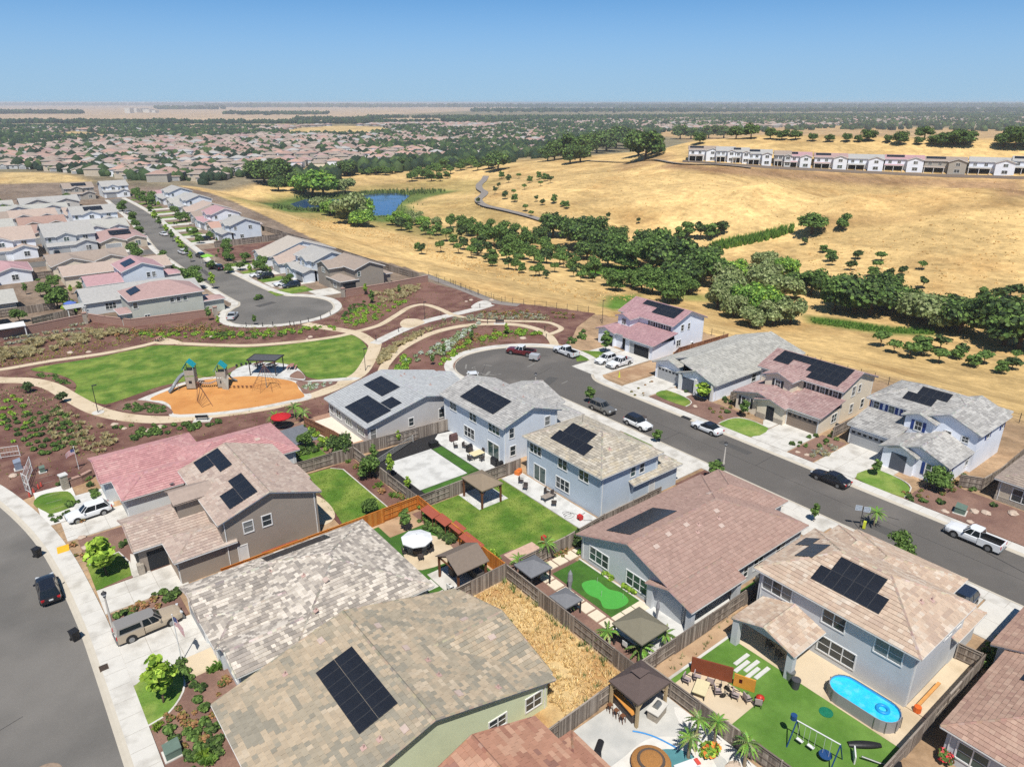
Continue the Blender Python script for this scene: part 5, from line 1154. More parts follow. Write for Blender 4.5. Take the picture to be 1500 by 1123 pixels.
RC=np.array([[sum(c[i]*w for c,w in PAL[r])/sum(w for c,w in PAL[r])for i in range(3)]for r in ROOFC]);WC=np.array([lin(226,230,236),lin(200,190,175),lin(220,208,188),lin(185,185,185)])
mass('distant_houses',[(hv,hf,hs)],np.c_[rest[:,:2],rz_],RNG.uniform(.95,1.25,N),rest[:,2],[WC[RNG.integers(4,size=N)],RC[RNG.integers(8,size=N)]],col_m,.06)
# distant trees
def lump(seed,k=2,cone=False):
    g=np.random.default_rng(seed);V,F=[],[];ring=5
    for j in range(k):
        c=g.normal(size=3)*np.array([.28,.28,.12]);r=g.uniform(.36,.55);b=len(V)
        pts=[(0,0,1.0)]+[(math.cos(t*2*PI/ring)*.95,math.sin(t*2*PI/ring)*.95,.25)for t in range(ring)]+[(math.cos((t+.5)*2*PI/ring)*.8,math.sin((t+.5)*2*PI/ring)*.8,-.7)for t in range(ring)]
        if cone:pts=[(0,0,3.4)]+[(math.cos(t*2*PI/ring)*.6,math.sin(t*2*PI/ring)*.6,1.0)for t in range(ring)]+[(math.cos((t+.5)*2*PI/ring)*.6,math.sin((t+.5)*2*PI/ring)*.6,-.8)for t in range(ring)];c*=0
        V+=[tuple(c+np.array(p)*r*g.uniform(.8,1.2)+np.array((0,0,.42)))for p in pts]
        F+=[(b,b+1+t,b+1+(t+1)%ring)for t in range(ring)]+[(b+1+t,b+1+ring+t,b+1+(t+1)%ring)for t in range(ring)]+[(b+1+(t+1)%ring,b+1+ring+t,b+1+ring+(t+1)%ring)for t in range(ring)]
    return(np.array(V),np.array(F),np.zeros(len(F),int))
LUMPS=[lump(i,3)for i in range(6)]
def wpoly(poly_px):return[GT(*p)[:2]for p in poly_px]
def in_world(poly,n,seed):
    g=np.random.default_rng(seed);P=np.array(poly);lo,hi=P.min(0),P.max(0);o=np.zeros((0,2))
    while len(o)<n:
        q=g.uniform(lo,hi,(n*4,2));o=np.concatenate([o,q[inpoly(q[:,0],q[:,1],poly)]])
    return o[:n]
def cluster_in(poly,n,seed,nc,spread):
    g=np.random.default_rng(seed);c=in_world(poly,nc,seed+1);q=c[g.integers(nc,size=n)]+g.normal(size=(n,2))*spread
    return q[inpoly(q[:,0],q[:,1],poly)]
TC=np.array([lin(50,68,50,.7),lin(58,76,50,.7),lin(68,88,56,.7),lin(46,62,50,.7),lin(82,102,62,.7)])
EXC=[wpoly(w_)for w_ in([(405,193),(440,187),(500,184),(560,186),(585,194),(520,199),(420,198)],[(70,197),(110,192),(165,198),(165,203),(100,202)],[(600,190),(700,183),(760,183),(700,191)])]
def forest(name,q,s0,s1):
    for e_ in EXC:q=q[~inpoly(q[:,0],q[:,1],e_)]
    n=len(q);z=TZ(q[:,0],q[:,1])-.2
    mass(name,LUMPS,np.c_[q,z],RNG.uniform(s0,s1,n),RNG.uniform(0,6.28,n),[TC[RNG.integers(5,size=n)]],leaf_m,.18)
Z1=wpoly([(-80,183),(60,187),(200,185),(300,187),(420,188),(420,200),(260,206),(180,204),(100,210),(0,222),(-80,224)])
Z2=wpoly([(260,197),(420,201),(560,204),(700,206),(800,213),(830,206),(930,196),(960,188),(800,182),(600,186),(420,194)])
Z3=wpoly([(640,172),(1500,166),(1620,183),(1500,187),(1200,185),(900,188),(760,185),(660,180)])
Z2b=wpoly([(520,216),(640,212),(700,208),(790,214),(740,226),(660,224),(560,222)])
forest('distant_trees',cluster_in(Z1,3400,1,70,42),6,10)
forest('distant_trees',cluster_in(Z2,2600,2,110,42),6,10)
forest('distant_trees',in_world(Z2b,360,3),6,10)
forest('distant_trees',np.concatenate([cluster_in(Z3,5200,4,380,60),in_world(Z3,2400,14)]),6,11)
forest('town_trees',in_world(CITY,900,5),5,9)
forest('town_trees',in_world(wpoly([(60,250),(135,258),(240,264),(330,266),(330,256),(240,250),(150,248)]),60,6),5,8)
forest('town_trees',in_world(wpoly([(375,256),(430,262),(520,250),(640,238),(700,236),(760,230),(740,240),(640,246),(520,258),(440,270)]),170,7),7,12)
forest('town_trees',in_world(wpoly([(640,222),(760,218),(830,205),(960,190),(980,194),(880,214),(800,232),(700,238)]),420,17),6,10)
forest('town_trees',in_world(wpoly([(1000,195),(1200,186),(1500,190),(1500,193),(1200,190),(1010,200)]),130,18),7,12)
# tussocks and scrub dotting the dry hills
q=np.concatenate([in_world(wpoly(w_),n_,60+n_%7)for w_,n_ in(([(650,300),(800,250),(960,240),(1200,256),(1500,264),(1500,295),(1190,330),(1000,340),(840,320),(700,310)],1200),([(1190,345),(1500,305),(1500,470),(1300,440),(1180,400)],600),([(420,320),(560,350),(700,400),(860,440),(1000,440),(840,420),(640,360),(480,315)],1300))])
n=len(q);q3=np.c_[q,TZ(q[:,0],q[:,1])-.05];SCR=np.array([lin(222,186,122),lin(212,174,112),lin(196,158,100),lin(240,212,154),lin(184,156,100)])
mass('scrub',LUMPS[:5],q3,RNG.uniform(.16,.46,n),RNG.uniform(0,6.28,n),[SCR[RNG.integers(5,size=n)]],straw_m,.15)
far_=[]
g=np.random.default_rng(11)
for(px0,px1,py,n,sd_)in((-50,120,166.5,420,60),(330,480,167.5,160,90),(690,1550,163,900,260),(230,330,160,120,160),(300,900,156.8,900,500),(-50,400,154.6,500,500),(900,1550,157.5,900,600),(880,1550,154.2,900,900),(540,700,173,160,30),(430,560,176,140,25),(100,760,181,500,25),(0,260,180,240,25)):
    for i in range(n):
        t=g.uniform(px0,px1);x,y=G(t,py,-4);k=g.normal()*sd_;L=math.hypot(x,y);far_.append((x+x/L*k,y+y/L*k,L))
far_=np.array(far_);n=len(far_)
mass('tree_belts',LUMPS[:5],np.c_[far_[:,:2],np.full(n,-4.4)],np.clip(far_[:,2]*.0042,11,46)*RNG.uniform(.7,1.2,n),RNG.uniform(0,6.28,n),[TC[RNG.integers(4,size=n)]],leaf_m,.15)
# pale sheds and silos far out on the plain
t=thing('processing_plant','white industrial sheds far out on the plain at the left','factory',(*G(205,165,-4),-4))
for(px,py,w,d,h)in((205,165,95,40,20),(190,166,30,30,24),(218,165,40,40,16),(228,165.4,30,20,12)):
    x,y=G(px,py,-4);m=MB();m.cbox(x,y,-4+h/2,w,d,h,.7);m.build('shed',M('pale_cladding',lin(226,222,214),.8,.05),t)
# ------------------------------------------------------------------ the park
def shift(pts,d):
    P=[Vector(p)for p in pts];o=[]
    for i,p in enumerate(P):
        t=(P[min(i+1,len(P)-1)]-P[max(i-1,0)]).normalized();o.append(tuple(p+Vector((t.y,-t.x))*d))
    return o
left_edge=[p for p in shift(kerb_l,2.3)if p[1]>97]
PARK=left_edge+[(-34,152),(-60,156),(-60,171),(3.6,175.6),(19,179.3),(21,180.6),(27,169.6),(43.6,167.2),(43.2,161),(44.6,155.6),(50.8,150.4),(57.4,148.6),(64,149.6),(70,154),(72.4,160.6),(72.2,165.2),(75.5,164.2),(100,165)]+GL([(690,428.5),(735,442),(800,449.5),(872,459)])+[(104,109),(98,104),(93.4,101),(93,103),(90.5,105),(86,108.4),(80.3,110.8),(73.4,110.8),(67.4,107.2),(65.2,99.4),(4.2,99.4)]
sheet('park_mulch',PARK,.035,mulch,.1)
mulch_b=M('bark_mulch_light',lin(140,104,92),.95,.3,4,28,bump=.5,bsc=24,c2=lin(120,84,74),c2sc=.2)
LAWN=smooth(GL([(45,541),(100,531),(150,522.5),(205,510.5),(233,506),(265,507),(330,509),(375,509),(430,504),(480,496),(512,491),(527,497),(537,508),(538,516),(529,534),(519,547),(508,554),(480,557),(452,553),(444,546),(430,535.5),(400,531),(375,532),(345,545),(320,554),(270,559),(235,566),(200,578),(165,590),(150,592),(128,586),(110,578),(112,564),(100,554),(75,547)]),3,True)
sheet('park_lawn',LAWN,.085,lawn_m,.1)
paths=[('park_path',[(-40,553),(0,557),(40,558),(75,566),(105,583),(140,601),(180,611),(225,615),(260,614),(300,609),(350,603),(400,595),(430,587),(475,574),(508,559),(530,545),(545,520),(550,504)],2.6,concrete_tan),
 ('park_path',[(549,506),(535,495),(517,487),(475,480),(447,474.5)],2.4,concrete_tan),
 ('park_path',[(-40,545),(0,542),(75,529),(150,518.5),(208,507),(233,501.5),(265,503.5),(325,506),(375,506),(450,499.5),(495,493),(518,487.5)],1.5,concrete_tan),
 ('park_path',[(548,504),(582,487),(620,472),(660,462),(700,452.5),(719,446.5)],2.4,concrete),
 ('park_path',[(520,486.5),(555,477),(580,462.5),(600,450.5),(620,446.5),(640,451.5),(662,461.5)],1.5,concrete_tan),
 ('park_path',[(560,545),(566,533),(586,512.5),(618,494.5),(646,484.5),(680,477.5),(716,475),(756,476),(786,482.5),(803,492),(811,502),(812,509)],1.8,concrete_tan),
 ('park_path',[(664,462),(700,469),(740,470.5),(796,472),(815,477),(822,483),(806,490)],1.2,concrete_tan),
 ('park_path',[(112,563),(150,600)],.01,concrete_tan)]
for i,(n,p,w,m)in enumerate(paths[:-1]):strip(n,smooth(GL(p),4),w,.10+.006*i,m,.12)
sheet('seat_pad',smooth(GL([(586,474),(594,468),(612,468),(622,473),(606,480),(590,480)]),4,True),.145,concrete_tan,.12)
sheet('exit_pad',smooth(GL([(690,451),(700,443),(712,441),(720,446),(712,451)]),4,True),.150,concrete,.12)
sheet('picnic_pad',smooth(GL([(225,503),(232,496.5),(250,497),(268,503),(245,505)]),4,True),.155,concrete_tan,.12)
sheet('pergola_pad',smooth(GL([(338,549),(348,540),(372,532.5),(402,532),(430,537),(444,548),(446,557),(425,555),(400,553.5),(345,557.5)]),4,True),.152,concrete_white,.14)
sheet('playground_rim',smooth(GL([(195,590),(235,573),(285,556),(330,551),(372,549),(412,553),(436,559),(452,558),(520,553),(521,557),(470,560),(447,563),(452,573),(456,584),(430,590),(390,598),(340,606),(285,611),(250,611),(247,600),(225,592),(214,594)]),3,True),.125,concrete,.12)
sheet('rubber_ground',smooth(GL([(220,586),(236,577),(285,560),(330,554.5),(370,552),(410,556),(432,561),(438,571),(446,582),(420,588),(380,596),(330,603),(290,606.5),(255,607),(250,595),(238,588)]),3,True),.158,rubber,.12)
m_=MB()
sheet('planter_bed',smooth(GL([(170,598),(195,587),(232,591),(248,598),(252,607),(220,608),(180,603)]),3,True),.17,mulch_tan,.1)
sheet('planter_bed',smooth(GL([(434,560),(455,560),(494,561),(472,570),(448,578),(440,570)]),3,True),.171,mulch_tan,.1)
sheet('planter_bed',smooth(GL([(42,545),(75,547),(100,555),(112,566),(104,569),(80,560),(45,552)]),3,True),.172,mulch,.1)
sheet('planter_bed',smooth(GL([(328,545),(345,537),(344,543),(330,549)]),2,True),.173,mulch_tan,.1);sheet('planter_bed',smooth(GL([(424,553),(436,544),(445,550),(445,556)]),3,True),.174,mulch_tan,.1)
sheet('slope_bed',smooth(GL([(495,470),(520,440),(560,420),(620,412),(655,425),(680,440),(640,446),(618,443),(598,447),(578,459),(553,474),(520,483)]),3,True),.06,mulch_b,.1)
sheet('slope_bed',smooth(GL([(590,520),(612,505),(650,492),(700,482),(760,481),(796,492),(800,503),(760,500),(720,503),(690,515),(668,530),(660,545),(600,548),(575,548)]),3,True),.061,mulch_b,.1)

# shrubs: single meshes, shared
GREYC=[lin(176,184,170),lin(190,196,184),lin(158,168,150)];TANC=[lin(196,184,140),lin(208,198,156),lin(178,166,122)];YELC=[lin(158,168,78),lin(176,182,92),lin(132,148,66)];REDC=[lin(150,112,80),lin(168,126,88),lin(128,120,70)]
def shrub_mesh(name,cols,seed,r=.5,h=.45,n=90,size=.22):
    return crown(name,[(0,0,h*.6,r*.7)]+[(math.cos(t)*r*.45,math.sin(t)*r*.45,h*.5,r*.55)for t in(0.3,2.3,4.4)],n,size,cols,seed=seed)
SHR={'green':[shrub_mesh('shrub',GR_OAK+GR_MID,1),shrub_mesh('shrub',GR_MID,2)],'bright':[shrub_mesh('shrub',GR_BRI+GR_YEL,3),shrub_mesh('shrub',GR_YEL,4)],
       'grey':[shrub_mesh('shrub',GREYC,5,n=70),shrub_mesh('shrub',GREYC+GR_OLV,6,n=70)],'red':[shrub_mesh('shrub',REDC,7,n=70),shrub_mesh('shrub',REDC+GR_MID,8,n=70)]}
def grass_mesh(cols,seed,h=.8,n=60):
    g=np.random.default_rng(seed);m=MB()
    for k in range(n):
        a=g.uniform(0,6.28);l=h*g.uniform(.6,1.15);t=g.uniform(.15,.75);dx,dy=math.cos(a),math.sin(a);w=.045;c=cols[g.integers(len(cols))];kk=g.uniform(.8,1.2)
        x,y=g.normal(size=2)*.09
        m.add([(x-dy*w,y+dx*w,-.02),(x+dy*w,y-dx*w,-.02),(x+dx*l*t*.6,y+dy*l*t*.6,l*.75),(x+dx*l*t*1.15,y+dy*l*t*1.15,l*(1-.45*t))],[(0,1,2),(1,3,2)],0,tuple(q*kk for q in c))
    return m.build('grass_tuft',straw_m,mesh_only=True,use_col=True)
SHR['tan']=[grass_mesh(TANC,1),grass_mesh(TANC,2)];SHR['lime']=[grass_mesh(GR_YEL,3,.6),grass_mesh(GR_BRI,4,.6)];SHR['pale']=[grass_mesh(GREYC+TANC,5,.6),grass_mesh(GREYC+TANC,6,.6)]
def shrub(kind,x,y,s,label,group,z=.04,cat='shrub',name=None):
    o=bpy.data.objects.new(name or{'tan':'straw_grass','lime':'lime_grass','pale':'pale_grass','green':'green_shrub','bright':'yellow_green_shrub','grey':'silver_shrub','red':'russet_shrub'}[kind],random.choice(SHR[kind]));COL.objects.link(o)
    o.location=(x,y,z);o.rotation_euler=(0,0,random.uniform(0,6.28));s*=random.uniform(.8,1.2);o.scale=(s,s,s*random.uniform(.85,1.1));return tag(o,label,'ornamental grass' if kind in('tan','lime','pale')else cat,group)
def row_px(kind,a,b,n,s,label,group,jit=.35):
    A,B=G(*a),G(*b)
    for i in range(n):
        t=(i+random.uniform(-.2,.2))/max(1,n-1);shrub(kind,A[0]+(B[0]-A[0])*t+random.uniform(-jit,jit),A[1]+(B[1]-A[1])*t+random.uniform(-jit,jit),s,label,group)
def fill_px(kind,poly,n,s,label,group,seed=0):
    rg=random.Random(seed);P=GL(poly);xs=[p[0]for p in P];ys=[p[1]for p in P];k=0
    while k<n:
        x,y=rg.uniform(min(xs),max(xs)),rg.uniform(min(ys),max(ys))
        if inpoly([x],[y],P)[0]:shrub(kind,x,y,s,label,group);k+=1
# mulch slope by the street: diagonal rows of green shrubs
for k in range(7):row_px('green',(8+13*k,618-3*k),(60+11*k,668-4*k),8,.95,'small green shrub in the rows on the mulch slope by the left street','shrub rows on the mulch slope')
fill_px('bright',[(0,570),(30,580),(60,640),(20,650),(0,640)],18,.9,'yellow-green shrub on the mulch slope by the left street','yellow-green shrubs on the slope',1)
fill_px('tan',[(80,600),(150,622),(170,650),(150,668),(110,668),(70,640)],46,1.0,'straw-coloured ornamental grass on the slope above the flagpole','straw grasses above the flagpole',2)
fill_px('green',[(160,625),(270,622),(340,616),(280,632),(190,648)],42,.9,'dark green shrub between the pink roof and the park path','shrubs behind the pink roof',3)
for k in range(4):row_px('pale',(0+3*k,486+6.5*k),(118,470+6.5*k),15,1.25,'pale clumping grass in the rows below the brown wall','pale grass rows below the wall')
fill_px('tan',[(0,512),(60,500),(130,486),(180,484),(185,490),(130,502),(60,520),(0,532)],90,1.5,'tall straw grass in the band below the wall planting','tall straw grass band',4)
fill_px('tan',[(545,432),(600,420),(620,418),(600,438),(560,445)],60,1.3,'tall straw grass on the bank below the right-hand brown wall','straw grass on the bank',5)
fill_px('tan',[(552,535),(560,515),(600,495),(640,480),(625,488),(585,508),(566,530)],70,1.2,'straw grass between the two curving park paths','straw grass between the paths',6)
fill_px('bright',[(500,468),(530,450),(560,445),(600,440),(570,458),(545,472),(515,480)],64,1.0,'yellow-green groundcover shrub on the bank beside the loop path','yellow-green shrubs on the bank',7)
fill_px('green',[(510,450),(560,435),(520,460),(500,470)],26,.9,'low green shrub below the stone pillar on the bank','green shrubs below the pillar',17)
fill_px('bright',[(190,490),(260,488),(330,486),(420,484),(490,478),(490,484),(420,492),(330,497),(230,496)],80,1.0,'yellow-green shrub in the long bed above the park lawn','yellow-green shrubs above the lawn',8)
fill_px('red',[(150,490),(260,480),(330,478),(340,486),(260,490),(170,498)],46,1.0,'reddish-brown shrub in the long bed above the park lawn','russet shrubs above the lawn',9)
fill_px('green',[(300,490),(420,486),(480,480),(400,496),(310,498)],40,.8,'low green shrub in the long bed above the park lawn','green shrubs above the lawn',18)
for k in range(4):row_px('grey',(597+17*k,530-3*k),(690-6*k+10,476+4.5*k),11,1.35,'silvery grey shrub in the rows above the right-hand bulb','silvery shrub rows')
fill_px('bright',[(575,545),(592,522),(600,528),(598,545)],16,1.2,'lime-green shrub at the lower end of the arc path','lime shrubs by the arc path',10)
fill_px('bright',[(640,535),(660,515),(690,497),(720,490),(770,484),(796,490),(740,494),(700,502),(670,518),(652,538)],56,1.1,'bright green shrub in the bed along the bulb pavement','bright shrubs along the bulb',11)
fill_px('red',[(660,505),(690,492),(730,484),(760,484),(700,498),(670,512)],26,1.0,'russet shrub among the bright ones above the bulb','russet shrubs above the bulb',12)
fill_px('pale',[(650,470),(700,473),(760,467),(800,470),(800,462),(740,458),(690,462)],60,1.0,'pale grass in the bed beside the small loop path','pale grass by the small loop',13)
fill_px('red',[(690,456),(760,456),(850,460),(850,468),(760,464),(700,462)],44,.9,'russet low shrub in the bed under the wire fence','russet shrubs under the wire fence',14)
fill_px('green',[(822,500),(850,488),(858,484),(860,496),(835,505)],16,1.0,'green shrub between the park and the white house','shrubs beside the white house',15)
fill_px('green',[(172,598),(196,590),(240,598),(246,606),(190,604)],34,.85,'green shrub in the bed at the left end of the playground','shrubs left of the playground',16)
fill_px('grey',[(440,562),(490,562),(470,569),(448,575)],20,.8,'grey-green shrub in the bed at the right end of the playground','shrubs right of the playground',19)
fill_px('green',[(48,546),(75,549),(105,562),(100,566),(60,553)],20,.8,'small green shrub in the crescent bed at the lawn tip','shrubs in the crescent bed',20)
tufts('groundcover',scatter_px([(0,520),(120,505),(200,492),(200,500),(100,523),(0,538)],330,31),.35,5,YELC+REDC,w=.1,lean=.9)
tufts('groundcover',scatter_px([(160,484),(300,472),(340,478),(480,474),(490,480),(330,500),(210,500)],520,32),.35,5,YELC+REDC+GR_MID,w=.1,lean=.9)
tufts('groundcover',scatter_px([(490,470),(560,432),(610,432),(580,455),(545,474),(510,482)],420,33),.35,5,YELC+GR_BRI+REDC,w=.1,lean=.9)
tufts('groundcover',scatter_px([(640,530),(690,495),(760,482),(798,492),(730,498),(680,518)],320,34),.35,5,YELC+GR_BRI+REDC,w=.1,lean=.9)
tufts('groundcover',scatter_px([(560,500),(640,474),(690,464),(800,460),(815,472),(700,466),(600,490)],360,35),.35,5,TANC+GR_MID,w=.1,lean=.9)
tufts('groundcover',scatter_px([(0,560),(60,575),(110,610),(60,625),(0,600)],160,36),.35,5,TANC+GR_MID,w=.1,lean=.9)
gq=random.Random(4);pts=[]
while len(pts)<2600:
    a,b=gq.uniform(-30,100),gq.uniform(100,180)
    if inpoly([a],[b],PARK)[0]and not inpoly([a],[b],LAWN)[0]:pts.append((a,b,.04))
tufts('groundcover',pts,.22,4,REDC+YELC+GR_MID,w=.07,lean=.9,seed=40)
for p in((43,575),(92,590)):x,y=G(*p);tree('sap0',x,y,0,.8,'thin sapling beside the left end of the park path' if p[0]<60 else 'small leafy sapling on the mulch below the park path',None,name='sapling')
for(px,py,h,lb)in((544,445,22,'young street tree on the bank by the right brown wall'),(535,432,16,'slim sapling by the stone pillar above the far bulb'),(374,476,16,'young tree at the bottom of the far bulb'),(320,478,14,'small tree at the left rim of the far bulb'),(307,470,18,'yellow-green young tree left of the far bulb'),(690,500,16,'sapling in the bed above the right bulb, near the silver shrubs'),(650,520,18,'sapling in the bed above the right bulb, left one'),(634,535,18,'lime young tree at the foot of the arc path bed'),(742,490,18,'leafy sapling beside the park bench above the right bulb'),(692,494,12,'tiny sapling above the right bulb'),(585,432,16,'sapling against the right brown wall'),(313,424,22,'young tree beside the pavement left of the far bulb')):
    tree_px('str'+str(random.randrange(4)),px,py,h,lb,name='young_tree')
# boulders
def rock_mesh(seed):
    g=np.random.default_rng(seed);m=MB();n=7;rings=[(.0,.55),(.7,.42),(1.0,.12),(.9,-.12)];pts=[]
    for r,z in rings[1:]:
        for i in range(n):t=2*PI*i/n;k=g.uniform(.75,1.15);pts.append((math.cos(t)*r*k,math.sin(t)*r*k*.75,z*g.uniform(.8,1.2)))
    pts.append((g.uniform(-.1,.1),0,.58));f=[]
    for j in range(2):
        for i in range(n):f.append((j*n+i,(j+1)*n+i,(j+1)*n+(i+1)%n,j*n+(i+1)%n))
    for i in range(n):f.append((3*n,i,(i+1)%n))
    m.add(pts,f);return m.build('boulder',M('boulder_stone',lin(206,186,168),.9,.2,2.5,8,bump=.5,bsc=5),mesh_only=True)
RK=[rock_mesh(i)for i in range(4)]
def rock(x,y,s,label,z=.05,group=None):
    o=bpy.data.objects.new('boulder',random.choice(RK));COL.objects.link(o);o.location=(x,y,z);o.scale=(s,s,s*.8);o.rotation_euler=(0,0,random.uniform(0,6));return tag(o,label,'boulder',group)
for(px,py,s,lb)in((168,622,.6,'boulder on the mulch left of the park bench, lower one'),(182,628,.5,'boulder on the mulch below the bench path, small one'),(218,631,.7,'flat boulder beside the dark shrubs behind the pink roof'),(234,626,.8,'pale large boulder on the mulch just below the path'),(103,517,.8,'flat pale boulder at the left rim of the park lawn'),(130,516,.6,'small pale boulder at the lawn rim'),(455,494,.7,'pale boulder in the bed above the lawn at right'),(310,494,.6,'pink-grey boulder in the bed above the lawn'),(604,470,.55,'dark boulder on the seat pad'),(598,471.5,.45,'small dark boulder on the seat pad'),(766,496,.9,'pinkish boulder on the bed beside the bulb pavement'),(690,440,.7,'boulder at the exit pad by the trail'),(720,440,.8,'reddish boulder at the path end by the fence'),(683,442,.5,'low boulder beside the exit pad'),(20,697,.7,'rounded boulder behind the street gate panels'),(450,497,.4,'tiny pale boulder beside the larger one above the lawn')):
    rock(*G(px,py),s,lb)
# ------- playground
steel=M('play_post',lin(150,150,145),.5,.05);teal=M('teal_plastic',lin(34,166,176),.4,.05,3);pgrey=M('play_panel',lin(178,172,160),.6,.1,3);slide_m=M('slide_plastic',lin(128,134,140),.35,.08,3);rope=M('play_rope',lin(128,88,72),.8,.1)
PA=Vector(G(283,569));PB=Vector(G(328,567))
t=thing('play_tower','taller play tower with teal roof and long curved slide','playground',(PA.x,PA.y,.15))
ax=Vector(((PB-PA).x,(PB-PA).y,0)).normalized();ang=math.atan2(ax.y,ax.x)
def tower(t,c,h,hr,side):
    X=Vector((math.cos(ang),math.sin(ang),0));Y=Vector((-X.y,X.x,0));C=Vector((c.x,c.y,.15))
    P=lambda u,v,z:tuple(C+X*u+Y*v+Vector((0,0,z)))
    for u in(-.75,.75):
        for v in(-.75,.75):m=MB();m.tube(P(u,v,0),P(u,v,h+1.5),.06,.06,8);m.build('post',steel,t,smooth=True)
    m=MB();m.add([P(-.8,-.8,h-.1),P(.8,-.8,h-.1),P(.8,.8,h-.1),P(-.8,.8,h-.1),P(-.8,-.8,h),P(.8,-.8,h),P(.8,.8,h),P(-.8,.8,h)],[(0,3,2,1),(4,5,6,7),(0,1,5,4),(1,2,6,5),(2,3,7,6),(3,0,4,7)]);m.build('deck',pgrey,t)
    for(u0,v0,u1,v1,z0,z1)in((-.75,-.8,.75,-.74,.2,h-.3),(.74,-.75,.8,.75,.9,h+.9),(-.8,-.75,-.74,.2,h,h+.8),(-.75,-.8,.75,-.74,h,h+.85),(-.75,.74,.75,.8,h,h+.85)):
        m=MB();m.add([P(u0,v0,z0),P(u1,v0,z0),P(u1,v1,z0),P(u0,v1,z0),P(u0,v0,z1),P(u1,v0,z1),P(u1,v1,z1),P(u0,v1,z1)],[(0,3,2,1),(4,5,6,7),(0,1,5,4),(1,2,6,5),(2,3,7,6),(3,0,4,7)]);m.build('panel',pgrey,t)
    m=MB();m.add([P(-.25,-.82,h*.42),P(.25,-.82,h*.42),P(.25,-.82,h*.42+.5),P(-.25,-.82,h*.42+.5)],[(0,1,2,3)]);m.build('porthole',dark_in,t)
    z0,z1=h+1.45,h+2.5 # lean-to teal roof sheets
    m=MB();m.add([P(-1.1,-.95,z0-.35),P(-1.1,.95,z0-.35),P(-.1,.95,z1),P(-.1,-.95,z1),P(-1.1,-.95,z0-.45),P(-1.1,.95,z0-.45),P(-.1,.95,z1-.08),P(-.1,-.95,z1-.08)],[(0,1,2,3),(7,6,5,4),(0,4,5,1),(3,2,6,7),(0,3,7,4),(1,5,6,2)]);m.build('roof_sheet',teal,t)
    m=MB();m.add([P(-.1,-.95,z1),P(-.1,.95,z1),P(.9,.95,z0),P(.9,-.95,z0),P(-.1,-.95,z1-.06),P(-.1,.95,z1-.06),P(.9,.95,z0-.06),P(.9,-.95,z0-.06)],[(0,1,2,3)[::-1],(7,6,5,4)[::-1],(0,3,7,4),(1,5,6,2),(2,3,7,6)]);m.build('roof_panel',teal,t)
def slide(t,a,b,za,zb,bend=0.0,w=.32):
    a,b=Vector((a[0],a[1],za)),Vector((b[0],b[1],zb));d=b-a;nrm=Vector((-d.y,d.x,0)).normalized();m=MB();k=12;pr=None
    for i in range(k+1):
        s=i/k;p=a+d*s+nrm*bend*math.sin(PI*s);p.z=za+(zb-za)*(s*s*(3-2*s))
        ring=[p+nrm*w+Vector((0,0,.3)),p+nrm*w*.8,p-nrm*w*.8,p-nrm*w+Vector((0,0,.3)),p-nrm*(w+.07)+Vector((0,0,.28)),p-nrm*.3+Vector((0,0,-.09)),p+nrm*.3+Vector((0,0,-.09)),p+nrm*(w+.07)+Vector((0,0,.28))]
        ring=[tuple(q)for q in ring]
        if pr:m.add(pr+ring,[(j,(j+1)%8,8+(j+1)%8,8+j)for j in range(8)])
        pr=ring
    m.build('slide',slide_m,t,smooth=True);q=a+d*.55;m=MB();m.tube((q.x,q.y,.15),(q.x,q.y,za+(zb-za)*.55),.04);m.build('slide_support',steel,t)
tower(t,PA,2.6,1,-1);slide(t,G(278,568),G(249,577.5),2.7,.35,-.6)
t2=thing('play_tower','shorter play tower with teal roof, climbing wall and short slide','playground',(PB.x,PB.y,.15));tower(t2,PB,2.1,1,1);slide(t2,G(332,564),G(347,560),2.1,.35,.4)
cl=MB();a,b=G(326,571),G(335,572);cl.add([(a[0],a[1],.15),(b[0],b[1],.15),(PB.x+.9,PB.y-.6,2.3),(PB.x-.5,PB.y-.9,2.3)],[(0,1,2,3),(3,2,1,0)]);cl.build('climbing_wall',pgrey,t2)
t=thing('rope_bridge','red rope bridge sagging between the two play towers','rope bridge',(*((PA+PB)/2),.15))
for s in(-.45,.45):
    for z in(1.1,2.0):
        m=MB();nn=Vector((-ax.y,ax.x,0));pts=[]
        for i in range(9):k=i/8;p=Vector((*PA,0)).lerp(Vector((*PB,0)),.18+.64*k)+nn*s;pts.append((p.x,p.y,z-.5*math.sin(PI*k)+.3))
        m.path(pts,.03,5);m.build('rope',M('red_rope',lin(176,96,84),.7,.05),t)
m=MB()
for i in range(10):k=.2+.6*i/9;p=Vector((*PA,0)).lerp(Vector((*PB,0)),k);m.cbox(p.x,p.y,1.35-.5*math.sin(PI*(i/9)),.22,.9,.05,ang)
m.build('plank',pgrey,t)
for i in range(6):
    x,y=G(337+6.2*i,569.2);m=MB();m.lathe((x,y,.15),[(.06,0),(.06,.28),(.22,.30),(.22,.36),(0,.37)],10)
    tag(m.build('stepping_pod',M('pod_brown',lin(116,72,54),.6,.1)),'brown stepping pod in the row between tower and rope pyramid','stepping pod','stepping pods')
nx,ny=G(391,569);t=thing('rope_pyramid','rope net pyramid around a tall mast in the playground','climbing net',(nx,ny,.15));H_=4.4
m=MB();m.tube((nx,ny,.15),(nx,ny,H_),.07,.05,8);m.build('mast',steel,t)
m=MB();R_=2.6
for i in range(8):a=2*PI*i/8;m.tube((nx+R_*math.cos(a),ny+R_*math.sin(a),.2),(nx,ny,H_),.025,.025,4)
for k in range(1,7):
    f=k/7;r=R_*(1-f)
    for i in range(8):a,b=2*PI*i/8,2*PI*(i+1)/8;m.tube((nx+r*math.cos(a),ny+r*math.sin(a),.2+f*(H_-.2)),(nx+r*math.cos(b),ny+r*math.sin(b),.2+f*(H_-.2)),.02,.02,4)
